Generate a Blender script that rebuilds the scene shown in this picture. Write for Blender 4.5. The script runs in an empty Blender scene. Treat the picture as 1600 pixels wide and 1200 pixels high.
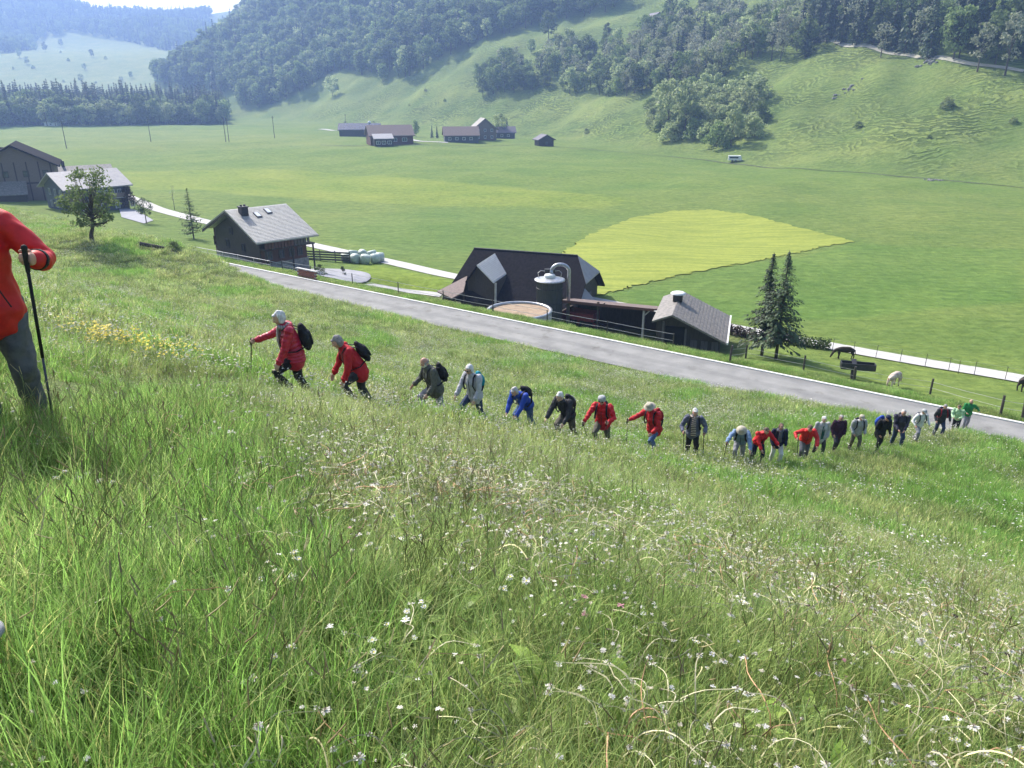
import bpy, bmesh, math, random
import numpy as np
from mathutils import Vector, Matrix, Euler

scene = bpy.context.scene
COL = scene.collection

# ------------------------------------------------------------------ camera, world, sun, exposure
PITCH = math.radians(21.0)
FPX = 1200.0
cam_data = bpy.data.cameras.new('camera')
cam_data.sensor_width = 36.0
cam_data.lens = 36.0 * FPX / 1600.0
cam_data.clip_start = 0.05
cam_data.clip_end = 8000
cam = bpy.data.objects.new('camera', cam_data)
COL.objects.link(cam)
cam.location = (0, 0, 0)
cam.rotation_euler = (math.pi / 2 - PITCH, 0, 0)
scene.camera = cam

SUN_AZ, SUN_EL = math.radians(-38), math.radians(44)
world = bpy.data.worlds.new('World')
scene.world = world
world.use_nodes = True
wn = world.node_tree
wn.nodes.clear()
w_out = wn.nodes.new('ShaderNodeOutputWorld')
w_bg = wn.nodes.new('ShaderNodeBackground')
w_sky = wn.nodes.new('ShaderNodeTexSky')
w_sky.sky_type = 'NISHITA'
w_sky.sun_disc = False
w_sky.sun_elevation = SUN_EL
w_sky.sun_rotation = SUN_AZ
w_sky.air_density = 1.0
w_sky.dust_density = 3.0
w_sky.ozone_density = 1.0
wn.links.new(w_sky.outputs[0], w_bg.inputs['Color'])
w_bg.inputs['Strength'].default_value = 0.15
wn.links.new(w_bg.outputs[0], w_out.inputs['Surface'])

sun_data = bpy.data.lights.new('sun', 'SUN')
sun_data.energy = 3.7
sun_data.angle = math.radians(2.0)
sun_data.color = (1.0, 0.96, 0.88)
sun = bpy.data.objects.new('sun', sun_data)
COL.objects.link(sun)
_sd = Vector((math.sin(SUN_AZ) * math.cos(SUN_EL), math.cos(SUN_AZ) * math.cos(SUN_EL), math.sin(SUN_EL)))
sun.rotation_euler = _sd.to_track_quat('Z', 'Y').to_euler()

scene.view_settings.view_transform = 'Standard'
scene.view_settings.look = 'None'
scene.view_settings.gamma = 1.0
scene.view_settings.use_curve_mapping = False
scene.view_settings.exposure = 0.98
scene.render.engine = 'CYCLES'
cy = scene.cycles
cy.max_bounces = 5
cy.diffuse_bounces = 3
cy.glossy_bounces = 2
cy.transmission_bounces = 4
cy.transparent_max_bounces = 6
cy.volume_bounces = 1
cy.use_denoising = True
cy.use_adaptive_sampling = True
cy.adaptive_threshold = 0.02
cy.caustics_reflective = False
cy.caustics_refractive = False

# ------------------------------------------------------------------ the lie of the land
CP, SPI = math.cos(PITCH), math.sin(PITCH)

def ray(px, py):
    return np.array([px - 800.0, FPX * CP - (py - 600) * SPI, -(py - 600) * CP - FPX * SPI])

def road_su(x, y):
    return (x - 26) * -.582 + (y - 35.7) * -.813, (x - 26) * -.813 + (y - 35.7) * .582

def su_xy(s, u):
    return 26 - .582 * s - .813 * u, 35.7 - .813 * s + .582 * u

PROFILE = [(-2000, -22), (-80, -22), (-30, -20.6), (-20, -19.9), (-11, -18.9), (-5, -17.5), (-1.3, -16.0), (4.9, -16.0), (6, -15.5),
           (8, -14.9), (15, -13.2), (23, -10.9), (30, -7.9), (38, -4.05), (42.3, -1.95), (44.2, -1.6), (50, 1.2), (80, 16), (300, 90)]
_pa, _pb = np.array([a for a, b in PROFILE], float), np.array([b for a, b in PROFILE], float)

_rs = np.random.RandomState(11)
def make_waves(n, lmin, lmax, seed):
    r = np.random.RandomState(seed)
    lam = np.exp(r.uniform(math.log(lmin), math.log(lmax), n))
    ang = r.uniform(0, math.pi * 2, n)
    return np.cos(ang) * 2 * math.pi / lam, np.sin(ang) * 2 * math.pi / lam, r.uniform(0, 6.28, n), lam
W_SMALL, W_MID, W_BIG = make_waves(14, 1.2, 6, 3), make_waves(12, 14, 60, 4), make_waves(12, 60, 300, 5)
def waves(w, x, y, power=1.0):
    kx, ky, ph, lam = w
    out = np.zeros_like(x)
    for i in range(len(kx)):
        out = out + np.sin(kx[i] * x + ky[i] * y + ph[i]) * (lam[i] / lam.max()) ** power
    return out / math.sqrt(len(kx)) * 1.4

def smooth(a, b, x):
    t = np.clip((x - a) / (b - a), 0, 1)
    return t * t * (3 - 2 * t)

FOOT = [(330, -60), (190, 130), (125, 193), (73, 253), (18, 377), (-60, 480), (-174, 614), (-300, 740), (-425, 850), (-470, 1050),
        (-470, 1400), (-300, 2100)]
_poly = np.array(FOOT + [(3000, 2100), (3000, -60)], float)
def inside(poly, x, y):
    res = np.zeros(np.shape(x), bool)
    n = len(poly)
    j = n - 1
    for i in range(n):
        xi, yi, xj, yj = poly[i][0], poly[i][1], poly[j][0], poly[j][1]
        with np.errstate(divide='ignore', invalid='ignore'):
            c = ((yi > y) != (yj > y)) & (x < (xj - xi) * (y - yi) / (yj - yi + 1e-12) + xi)
        res ^= c
        j = i
    return res
def foot_dist(x, y):
    d = np.full(np.shape(x), 1e9)
    for i in range(len(FOOT) - 1):
        ax, ay = FOOT[i]
        bx, by = FOOT[i + 1]
        vx, vy = bx - ax, by - ay
        t = np.clip(((x - ax) * vx + (y - ay) * vy) / (vx * vx + vy * vy), 0, 1)
        d = np.minimum(d, np.hypot(x - ax - t * vx, y - ay - t * vy))
    return np.where(inside(_poly, x, y), d, -d)

def H(x, y):
    """height of the ground"""
    x = np.asarray(x, float)
    y = np.asarray(y, float)
    s, u = road_su(x, y)
    z = np.interp(s, _pa, _pb)
    # soft breaks away from the road
    z2 = (np.interp(s - 1.5, _pa, _pb) + np.interp(s + 1.5, _pa, _pb) + z) / 3
    z = np.where((s > 7) | (s < -3), z2, z)
    # the brow that hides the road on the left, and the yard cut below the road
    z = z + (2.2 * smooth(49, 64, u) + .45 * smooth(24, 50, u) + .75 * (1 - smooth(2, 20, u))) * smooth(3, 8, s) * (1 - smooth(14, 26, s)) * (1 - smooth(130, 200, u)) + .6 * smooth(74, 90, u) * smooth(-12, 0, s) * (1 - smooth(3, 8, s)) * (1 - smooth(130, 200, u))
    z = z - 1.5 * smooth(14, 28, u) * (1 - smooth(56, 63, u)) * smooth(7.0, 11.5, -s) * (1 - smooth(15, 20, -s))
    near = smooth(5.5, 9, s)
    z = z + near * (.05 * waves(W_SMALL, x, y) + .16 * waves(W_MID, x, y) * smooth(4, 14, np.hypot(x, y)))
    far = smooth(26, 60, -s)
    z = z + far * .35 * waves(W_MID, x, y) + smooth(60, 200, -s) * .9 * waves(W_BIG, x, y)
    h = foot_dist(x, y)
    k = np.interp(y, [0, 300, 600, 800, 1100, 1500], [.43, .42, .5, .62, .7, .7])
    hh = np.clip(h, -20, 900)
    hill = np.where(hh > 0, hh * hh / (hh + 14), 0)
    hill = k * np.where(hill > 240, 240 + (hill - 240) * .55, hill)
    hill = hill + smooth(0, 40, h) * (2.6 * waves(W_BIG, x, y) + 1.3 * waves(W_MID, x, y) * smooth(5, 60, h))
    z = z + hill
    # the head of the valley, far away
    z = z + smooth(900, 1500, y) * 85 + smooth(1450, 2200, y) * (105 + 18 * waves(W_BIG, x * .5, y * .5)) * (1 - .0 * x)
    z = z + smooth(-900, -1250, x) * 0
    z = z + np.clip(-x - 1020, 0, 900) * .28 * smooth(1200, 1700, y)
    return np.where(z > 190, 190 + (z - 190) * .22, z)

def ground(px, py, tmin=1.0):
    d = ray(px, py)
    t = np.geomspace(tmin, 3600, 4000) / 1200
    f = d[2] * t - H(d[0] * t, d[1] * t)
    i = int(np.argmax(f < 0))
    if not (f < 0).any():
        return None
    a, b = t[max(i - 1, 0)], t[i]
    for _ in range(12):
        m = (a + b) / 2
        if d[2] * m - float(H(d[0] * m, d[1] * m)) < 0: b = m
        else: a = m
    return Vector((d[0] * b, d[1] * b, float(H(d[0] * b, d[1] * b))))

def gz(x, y): return float(H(x, y))

def project(x, y, z):
    d = y * CP - z * SPI
    return 800 + FPX * x / d, 600 - FPX * (z * CP + y * SPI) / d, d

# ------------------------------------------------------------------ materials
MATS = {}
def new_mat(name):
    m = bpy.data.materials.new(name)
    m.use_nodes = True
    nt = m.node_tree
    b = nt.nodes['Principled BSDF']
    return m, nt, b
def N(nt, typ, **kw):
    n = nt.nodes.new(typ)
    for k, v in kw.items():
        if k in n.inputs: n.inputs[k].default_value = v
        else: setattr(n, k, v)
    return n
def rgba(c): return (c[0], c[1], c[2], 1.0)
def mixrgb(nt, fac, a, b, mode='MIX'):
    n = nt.nodes.new('ShaderNodeMix')
    n.data_type = 'RGBA'
    n.blend_type = mode
    for sock, v in ((n.inputs[0], fac), (n.inputs[6], a), (n.inputs[7], b)):
        if isinstance(v, bpy.types.NodeSocket): nt.links.new(v, sock)
        elif isinstance(v, (int, float)): sock.default_value = v
        else: sock.default_value = rgba(v)
    return n.outputs[2]
def ramp(nt, src, stops):
    r = nt.nodes.new('ShaderNodeValToRGB')
    el = r.color_ramp.elements
    el[0].position, el[0].color = stops[0][0], rgba(stops[0][1])
    el[1].position, el[1].color = stops[-1][0], rgba(stops[-1][1])
    for p, c in stops[1:-1]:
        e = el.new(p)
        e.color = rgba(c)
    nt.links.new(src, r.inputs[0])
    return r.outputs[0]
def noise(nt, scale, detail=4, rough=.6, coord='pos', stretch=None, distortion=0):
    if coord == 'pos':
        src = nt.nodes.new('ShaderNodeNewGeometry').outputs['Position']
    else:
        src = nt.nodes.new('ShaderNodeTexCoord').outputs['Object']
    if stretch:
        mp = nt.nodes.new('ShaderNodeMapping')
        mp.inputs['Scale'].default_value = stretch
        nt.links.new(src, mp.inputs[0])
        src = mp.outputs[0]
    n = nt.nodes.new('ShaderNodeTexNoise')
    n.inputs['Scale'].default_value = scale
    n.inputs['Detail'].default_value = detail
    n.inputs['Roughness'].default_value = rough
    n.inputs['Distortion'].default_value = distortion
    nt.links.new(src, n.inputs['Vector'])
    return n.outputs[0]
def bump(nt, b, h, strength=.3, dist=.05):
    n = nt.nodes.new('ShaderNodeBump')
    n.inputs['Strength'].default_value = strength
    n.inputs['Distance'].default_value = dist
    nt.links.new(h, n.inputs['Height'])
    nt.links.new(n.outputs[0], b.inputs['Normal'])

def mat(name, c, c2=None, rough=.7, scale=6, detail=4, metallic=0, bmp=0, bdist=.02, stretch=None, spec=.3, lo=.35, hi=.65, coord='obj'):
    if name in MATS: return MATS[name]
    m, nt, b = new_mat(name)
    b.inputs['Roughness'].default_value = rough
    b.inputs['Metallic'].default_value = metallic
    b.inputs['Specular IOR Level'].default_value = spec
    c2 = c2 or tuple(v * .7 for v in c)
    nz = noise(nt, scale, detail, .6, coord, stretch)
    nt.links.new(ramp(nt, nz, [(lo, c2), (hi, c)]), b.inputs['Base Color'])
    if bmp: bump(nt, b, nz, bmp, bdist)
    MATS[name] = m
    return m

def leaf_mat(name, dark, light, trans=.35, scale=.8, rough=.6, attr=False, patch=None, patch_scale=.15, vlo=.7, vhi=1.3):
    """diffuse and translucent leaf; colour varies over the plant and from plant to plant"""
    m = bpy.data.materials.new(name)
    m.use_nodes = True
    nt = m.node_tree
    nt.nodes.clear()
    out = nt.nodes.new('ShaderNodeOutputMaterial')
    dif = nt.nodes.new('ShaderNodeBsdfPrincipled')
    dif.inputs['Roughness'].default_value = rough
    dif.inputs['Specular IOR Level'].default_value = .25
    tr = nt.nodes.new('ShaderNodeBsdfTranslucent')
    mx = nt.nodes.new('ShaderNodeMixShader')
    mx.inputs[0].default_value = trans
    nz = noise(nt, scale, 3, .6, 'pos')
    col = ramp(nt, nz, [(.3, dark), (.7, light)])
    oi = nt.nodes.new('ShaderNodeObjectInfo')
    hsv = nt.nodes.new('ShaderNodeHueSaturation')
    mr = nt.nodes.new('ShaderNodeMapRange')
    mr.inputs[3].default_value = vlo
    mr.inputs[4].default_value = vhi
    nt.links.new(oi.outputs['Random'], mr.inputs[0])
    nt.links.new(mr.outputs[0], hsv.inputs['Value'])
    nt.links.new(col, hsv.inputs['Color'])
    c = hsv.outputs[0]
    if attr:
        at = nt.nodes.new('ShaderNodeAttribute')
        at.attribute_name = 'tint'
        c = mixrgb(nt, 1.0, c, at.outputs['Color'], 'MULTIPLY')
    if patch:
        pn = noise(nt, patch_scale, 4, .6, 'pos')
        pr = ramp(nt, pn, [(.40, (0, 0, 0)), (.62, (1, 1, 1))])
        tinted = mixrgb(nt, 1.0, c, patch, 'MULTIPLY')
        c = mixrgb(nt, pr, c, tinted)
    nt.links.new(c, dif.inputs['Base Color'])
    nt.links.new(c, tr.inputs['Color'])
    nt.links.new(dif.outputs[0], mx.inputs[1])
    nt.links.new(tr.outputs[0], mx.inputs[2])
    nt.links.new(mx.outputs[0], out.inputs['Surface'])
    MATS[name] = m
    return m

# ------------------------------------------------------------------ mesh building
class MB:
    def __init__(self):
        self.v, self.f, self.m = [], [], []
    def add(self, vs, fs, mi=0):
        o = len(self.v)
        self.v.extend([tuple(p) for p in vs])
        self.f.extend([tuple(i + o for i in f) for f in fs])
        self.m.extend([mi] * len(fs))
        return self
    def box(self, c, s, rot=None, mi=0):
        hx, hy, hz = s[0] / 2, s[1] / 2, s[2] / 2
        pts = [Vector((x, y, z)) for x in (-hx, hx) for y in (-hy, hy) for z in (-hz, hz)]
        if rot is not None: pts = [rot @ p for p in pts]
        pts = [p + Vector(c) for p in pts]
        return self.add(pts, [(0, 1, 3, 2), (4, 6, 7, 5), (0, 4, 5, 1), (2, 3, 7, 6), (0, 2, 6, 4), (1, 5, 7, 3)], mi)
    def beam(self, a, b, w, h=None, mi=0, up=(0, 0, 1)):
        a, b = Vector(a), Vector(b)
        h = h or w
        d = (b - a).normalized()
        upv = Vector(up)
        if abs(d.dot(upv)) > .95: upv = Vector((1, 0, 0))
        sx = d.cross(upv).normalized()
        sz = sx.cross(d).normalized()
        rot = Matrix((sx, d, sz)).transposed()
        return self.box((a + b) / 2, (w, (b - a).length, h), rot, mi)
    def slab(self, quad, th, mi=0, down=None):
        q = [Vector(p) for p in quad]
        n = (q[1] - q[0]).cross(q[-1] - q[0]).normalized() if down is None else -Vector(down)
        k = len(q)
        low = [p - n * th for p in q]
        fs = [tuple(range(k)), tuple(reversed(range(k, 2 * k)))] + [(i, i + k, (i + 1) % k + k, (i + 1) % k) for i in range(k)]
        return self.add(q + low, fs, mi)
    def tube(self, pts, radii, n=8, mi=0, cap=True, side=None, flat=None):
        """tube through pts; radii may be floats or (r_side, r_other); rounded ends when cap == 'round'"""
        pts = [Vector(p) for p in pts]
        k = len(pts)
        rr = [r if isinstance(r, (tuple, list)) else (r, r) for r in radii]
        if cap == 'round':
            d0 = (pts[0] - pts[1]).normalized()
            d1 = (pts[-1] - pts[-2]).normalized()
            a = (rr[0][0] + rr[0][1]) / 2
            b = (rr[-1][0] + rr[-1][1]) / 2
            pre = [(pts[0] + d0 * a * .95, tuple(q * .3 for q in rr[0])), (pts[0] + d0 * a * .7, tuple(q * .72 for q in rr[0]))]
            post = [(pts[-1] + d1 * b * .7, tuple(q * .72 for q in rr[-1])), (pts[-1] + d1 * b * .95, tuple(q * .3 for q in rr[-1]))]
            pts = [p for p, _ in pre] + pts + [p for p, _ in post]
            rr = [q for _, q in pre] + rr + [q for _, q in post]
            k = len(pts)
        vs = []
        prev = None
        for i in range(k):
            d = (pts[min(i + 1, k - 1)] - pts[max(i - 1, 0)]).normalized()
            if side is not None:
                sx = Vector(side) - d * Vector(side).dot(d)
                if sx.length < 1e-4: sx = prev or Vector((1, 0, 0))
                sx.normalize()
            elif prev is None:
                sx = d.orthogonal().normalized()
            else:
                sx = prev - d * prev.dot(d)
                sx = sx.normalized() if sx.length > 1e-5 else d.orthogonal().normalized()
            prev = sx
            sy = d.cross(sx)
            for j in range(n):
                a = 2 * math.pi * j / n
                vs.append(pts[i] + sx * math.cos(a) * rr[i][0] + sy * math.sin(a) * rr[i][1])
        fs = [(i * n + j, i * n + (j + 1) % n, (i + 1) * n + (j + 1) % n, (i + 1) * n + j) for i in range(k - 1) for j in range(n)]
        if cap:
            fs.append(tuple(reversed(range(n))))
            fs.append(tuple(range((k - 1) * n, k * n)))
        return self.add(vs, fs, mi)
    def ball(self, c, r, axes=None, n=12, m=8, mi=0):
        c = Vector(c)
        r = r if isinstance(r, (tuple, list)) else (r, r, r)
        ax = axes or (Vector((1, 0, 0)), Vector((0, 1, 0)), Vector((0, 0, 1)))
        vs = [c + ax[2] * r[2]]
        for i in range(1, m):
            t = math.pi * i / m
            for j in range(n):
                a = 2 * math.pi * j / n
                vs.append(c + ax[0] * r[0] * math.sin(t) * math.cos(a) + ax[1] * r[1] * math.sin(t) * math.sin(a) + ax[2] * r[2] * math.cos(t))
        vs.append(c - ax[2] * r[2])
        fs = [(0, 1 + j, 1 + (j + 1) % n) for j in range(n)]
        for i in range(m - 2):
            for j in range(n):
                a, b = 1 + i * n + j, 1 + i * n + (j + 1) % n
                fs.append((a, a + n, b + n, b))
        last = len(vs) - 1
        o = 1 + (m - 2) * n
        fs += [(last, o + (j + 1) % n, o + j) for j in range(n)]
        return self.add(vs, fs, mi)
    def lathe(self, prof, c=(0, 0, 0), n=32, mi=0, close=False):
        c = Vector(c)
        vs = [c + Vector((r * math.cos(2 * math.pi * j / n), r * math.sin(2 * math.pi * j / n), z)) for r, z in prof for j in range(n)]
        k = len(prof)
        fs = [(i * n + j, i * n + (j + 1) % n, (i + 1) * n + (j + 1) % n, (i + 1) * n + j) for i in range(k - 1) for j in range(n)]
        if close:
            fs.append(tuple(reversed(range(n))))
            fs.append(tuple(range((k - 1) * n, k * n)))
        return self.add(vs, fs, mi)
    def mesh(self, name):
        me = bpy.data.meshes.new(name)
        me.from_pydata(self.v, [], self.f)
        if any(self.m):
            me.polygons.foreach_set('material_index', self.m)
        me.update()
        return me

def put(name, mb, mats, parent=None, smooth_shade=False, fix=True):
    me = mb.mesh(name) if isinstance(mb, MB) else mb
    if fix and isinstance(mb, MB):
        bm = bmesh.new()
        bm.from_mesh(me)
        bmesh.ops.recalc_face_normals(bm, faces=bm.faces)
        bm.to_mesh(me)
        bm.free()
    for m in (mats if isinstance(mats, (list, tuple)) else [mats]):
        me.materials.append(m)
    if smooth_shade:
        me.polygons.foreach_set('use_smooth', [True] * len(me.polygons))
    o = bpy.data.objects.new(name, me)
    COL.objects.link(o)
    if parent is not None: o.parent = parent
    return o

def tag(o, label=None, cat=None, group=None, kind=None):
    if label: o['label'] = label
    if cat: o['category'] = cat
    if group: o['group'] = group
    if kind: o['kind'] = kind
    return o

def thing(name, label, cat, loc=(0, 0, 0), rz=0.0, group=None):
    o = bpy.data.objects.new(name, None)
    o.empty_display_size = .2
    COL.objects.link(o)
    o.location = loc
    o.rotation_euler = (0, 0, rz)
    return tag(o, label, cat, group)

def dup(root, loc, rz=0.0, scale=1.0, label=None, group=None):
    r = root.copy()
    COL.objects.link(r)
    r.location = loc
    r.rotation_euler = (0, 0, rz)
    r.scale = (scale,) * 3 if not isinstance(scale, tuple) else scale
    if label: r['label'] = label
    if group: r['group'] = group
    for ch in list(root.children):
        c = ch.copy()
        COL.objects.link(c)
        c.parent = r
        for g in list(ch.children):
            d = g.copy()
            COL.objects.link(d)
            d.parent = c
    return r

def structure(name, mb, mats, smooth_shade=False):
    return tag(put(name, mb, mats, None, smooth_shade), kind='structure')

# ------------------------------------------------------------------ ground sheet
def tris_grid(xs, ys, zs):
    nr, nc = xs.shape
    v = np.stack([xs, ys, zs], -1).reshape(-1, 3)
    i = np.arange(nr - 1)[:, None] * nc + np.arange(nc - 1)[None, :]
    f = np.stack([i, i + 1, i + nc + 1, i + nc], -1).reshape(-1, 4)
    return v, f
def mesh_np(name, v, f, cols=None, attrs=None, smooth_shade=True):
    me = bpy.data.meshes.new(name)
    me.vertices.add(len(v))
    me.vertices.foreach_set('co', np.asarray(v, np.float32).ravel())
    n = f.shape[1]
    me.loops.add(len(f) * n)
    me.loops.foreach_set('vertex_index', np.asarray(f, np.int32).ravel())
    me.polygons.add(len(f))
    me.polygons.foreach_set('loop_start', np.arange(0, len(f) * n, n, dtype=np.int32))
    if smooth_shade:
        me.polygons.foreach_set('use_smooth', np.ones(len(f), bool))
    me.update(calc_edges=True)
    if cols is not None:
        a = me.color_attributes.new('tint', 'FLOAT_COLOR', 'POINT')
        c = np.concatenate([cols, np.ones((len(cols), 1))], 1).astype(np.float32)
        a.data.foreach_set('color', c.ravel())
    for k, val in (attrs or {}).items():
        a = me.attributes.new(k, 'FLOAT', 'POINT')
        a.data.foreach_set('value', np.asarray(val, np.float32))
    return me

# fields: outlines walked on the ground itself
def outline(pxs):
    return np.array([[p.x, p.y] for p in (ground(a, b) for a, b in pxs)])
def soft_inside(poly, x, y, width):
    ins = inside(poly, x, y)
    d = np.full(np.shape(x), 1e9)
    for i in range(len(poly)):
        ax, ay = poly[i]
        bx, by = poly[(i + 1) % len(poly)]
        vx, vy = bx - ax, by - ay
        t = np.clip(((x - ax) * vx + (y - ay) * vy) / (vx * vx + vy * vy + 1e-9), 0, 1)
        d = np.minimum(d, np.hypot(x - ax - t * vx, y - ay - t * vy))
    return smooth(-width, width, np.where(ins, d, -d))

ang = np.radians(np.concatenate([np.linspace(-62, 62, 470), np.linspace(62, 298, 90)[1:]]))
rad = np.concatenate([[0.05], .35 * 1.0158 ** np.arange(0, 580)])
rad = rad[rad < 2650]
A, R = np.meshgrid(ang, rad)
X, Y = np.sin(A) * R, np.cos(A) * R
Z = H(X, Y)
tv, tf = tris_grid(X, Y, Z)
tx, ty, tz = tv[:, 0], tv[:, 1], tv[:, 2]
ts, tu = road_su(tx, ty)
th = foot_dist(tx, ty)

def lerp(c0, c1, w): return c0 * (1 - w[:, None]) + np.array(c1)[None, :] * w[:, None]
col = np.tile(np.array([.150, .225, .050]), (len(tv), 1))                     # valley pasture
P_pale = outline([(170, 268), (500, 268), (760, 290), (1000, 312), (940, 326), (700, 322), (420, 306), (200, 292)])
P_pale2 = outline([(0, 205), (340, 203), (540, 215), (560, 230), (200, 232), (0, 232)])
P_lush = outline([(930, 462), (1100, 424), (1330, 382), (1600, 390), (1600, 470), (1300, 500), (1145, 500)])
P_mid = outline([(505, 345), (700, 325), (980, 338), (870, 390), (740, 395), (600, 400), (500, 372)])
P_lawn = outline([(540, 425), (575, 410), (720, 440), (690, 458), (575, 440)])
col = lerp(col, (.215, .285, .050), soft_inside(P_pale, tx, ty, 2.5) * .9)
col = lerp(col, (.19, .25, .07), soft_inside(P_pale2, tx, ty, 8) * .6)
col = lerp(col, (.105, .215, .038), soft_inside(P_lush, tx, ty, 1.2) * .8)
col = lerp(col, (.125, .215, .05), soft_inside(P_mid, tx, ty, 3) * .7)
w = waves(W_BIG, tx + 300, ty) * .5 + .5
col = lerp(col, (.17, .22, .065), np.clip(w, 0, 1) * .35)
col = lerp(col, (.27, .32, .10), smooth(850, 1000, ty) * .8)
hillw = smooth(-4, 10, th) * (1 - smooth(850, 1000, ty))
col = lerp(col, (.155, .215, .060), hillw * .85)
wh = np.clip(waves(W_MID, tx, ty) * .6 + .4, 0, 1)
col = lerp(col, (.22, .29, .075), hillw * wh * .6)
verge = smooth(9, 1, -ts) * (ts < 0)
col = lerp(col, (.16, .23, .045), verge * .8)
yard = smooth(16, 26, tu) * (1 - smooth(52, 58, tu)) * smooth(2.5, 5, -ts) * (1 - smooth(20, 23, -ts))
col = lerp(col, (.16, .15, .10), yard * .6)
near = smooth(4.5, 7, ts)
col = lerp(col, (.135, .175, .065), near * .85)
lawn = soft_inside(P_lawn, tx, ty, .5)
col = lerp(col, (.20, .28, .045), lawn)

m, nt, b = new_mat('pasture_ground')
b.inputs['Roughness'].default_value = .95
b.inputs['Specular IOR Level'].default_value = .1
at = N(nt, 'ShaderNodeAttribute', attribute_name='tint')
n1 = noise(nt, .9, 7, .7)
n2 = noise(nt, .05, 5, .6)
n3 = noise(nt, .35, 6, .7, 'pos', (.7, 4.0, 1), .6)
c = mixrgb(nt, 1.0, at.outputs['Color'], ramp(nt, n1, [(.25, (.56, .58, .56)), (.75, (1.2, 1.12, 1.25))]), 'MULTIPLY')
c = mixrgb(nt, 1.0, c, ramp(nt, n2, [(.3, (.78, .88, .80)), (.7, (1.2, 1.1, 1.12))]), 'MULTIPLY')
c = mixrgb(nt, .8, c, ramp(nt, n3, [(.32, (.66, .74, .7)), (.52, (1.02, 1.02, 1.0)), (.75, (1.28, 1.18, 1.0))]), 'MULTIPLY')
# trodden cattle terraces on the far slope: thin darker treads that follow the contour
hm = N(nt, 'ShaderNodeAttribute', attribute_name='hillside')
geo = nt.nodes.new('ShaderNodeNewGeometry')
sep = nt.nodes.new('ShaderNodeSeparateXYZ')
nt.links.new(geo.outputs['Position'], sep.inputs[0])
dn = noise(nt, .035, 5, .58)
ma = N(nt, 'ShaderNodeMath', operation='MULTIPLY_ADD')
nt.links.new(dn, ma.inputs[0])
ma.inputs[1].default_value = 19
nt.links.new(sep.outputs['Z'], ma.inputs[2])
mm = N(nt, 'ShaderNodeMath', operation='MULTIPLY')
nt.links.new(ma.outputs[0], mm.inputs[0])
mm.inputs[1].default_value = 5.2
sn = N(nt, 'ShaderNodeMath', operation='SINE')
nt.links.new(mm.outputs[0], sn.inputs[0])
tn = noise(nt, .03, 6, .65)
tmask = ramp(nt, tn, [(.40, (0, 0, 0)), (.60, (1, 1, 1))])
tr_ = ramp(nt, sn.outputs[0], [(0.0, (.52, .56, .54)), (.5, (1, 1, 1)), (1, (1.08, 1.08, 1.04))])
tm = nt.nodes.new('ShaderNodeMath')
tm.operation = 'MULTIPLY'
nt.links.new(hm.outputs['Fac'], tm.inputs[0])
nt.links.new(tmask, tm.inputs[1])
c = mixrgb(nt, tm.outputs[0], c, mixrgb(nt, 1.0, c, tr_, 'MULTIPLY'))
nt.links.new(c, b.inputs['Base Color'])
hs = nt.nodes.new('ShaderNodeMath')
hs.operation = 'MULTIPLY'
nt.links.new(sn.outputs[0], hs.inputs[0])
nt.links.new(tm.outputs[0], hs.inputs[1])
ad = N(nt, 'ShaderNodeMath', operation='MULTIPLY_ADD')
nt.links.new(hs.outputs[0], ad.inputs[0])
ad.inputs[1].default_value = .5
nt.links.new(n1, ad.inputs[2])
bump(nt, b, ad.outputs[0], .9, .35)
G_MAT = m
me = mesh_np('ground', tv, tf, col, {'hillside': smooth(-2, 14, th) * (1 - smooth(500, 700, ty))})
tag(put('ground', me, G_MAT), kind='structure')

# ------------------------------------------------------------------ fields and roads laid on the ground
def ribbon(name, pts, width, material, off=.06, step=1.2, cross=3, thick=0, wobble=0.0):
    pts = [Vector((p[0], p[1])) for p in pts]
    dense = []
    for a, b2 in zip(pts[:-1], pts[1:]):
        n = max(1, int((b2 - a).length / step))
        dense += [a.lerp(b2, i / n) for i in range(n)]
    dense.append(pts[-1])
    for _ in range(6):
        dense = [dense[0]] + [(dense[i - 1] + dense[i] * 2 + dense[i + 1]) / 4 for i in range(1, len(dense) - 1)] + [dense[-1]]
    V, Fc = [], []
    rnd = random.Random(len(dense))
    for i, p in enumerate(dense):
        d = (dense[min(i + 1, len(dense) - 1)] - dense[max(i - 1, 0)]).normalized()
        nrm = Vector((-d.y, d.x))
        w_ = width * (1 + wobble * (rnd.random() - .5))
        for j in range(cross + 1):
            q = p + nrm * w_ * (j / cross - .5)
            V.append((q.x, q.y, gz(q.x, q.y) + off))
    for i in range(len(dense) - 1):
        for j in range(cross):
            a = i * (cross + 1) + j
            Fc.append((a, a + 1, a + cross + 2, a + cross + 1))
    mb = MB()
    mb.add(V, Fc)
    if thick:
        mb2 = MB()
        k = cross + 1
        top = V
        low = [(x, y, z - thick) for x, y, z in V]
        F2 = list(Fc)
        nV = len(V)
        for i in range(len(dense) - 1):
            a, b3 = i * k, i * k + cross
            F2.append((a, a + k, a + k + nV, a + nV))
            F2.append((b3, b3 + nV, b3 + k + nV, b3 + k))
        mb2.add(top + low, F2)
        mb = mb2
    return structure(name, mb, material, True if not thick else False)

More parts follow.
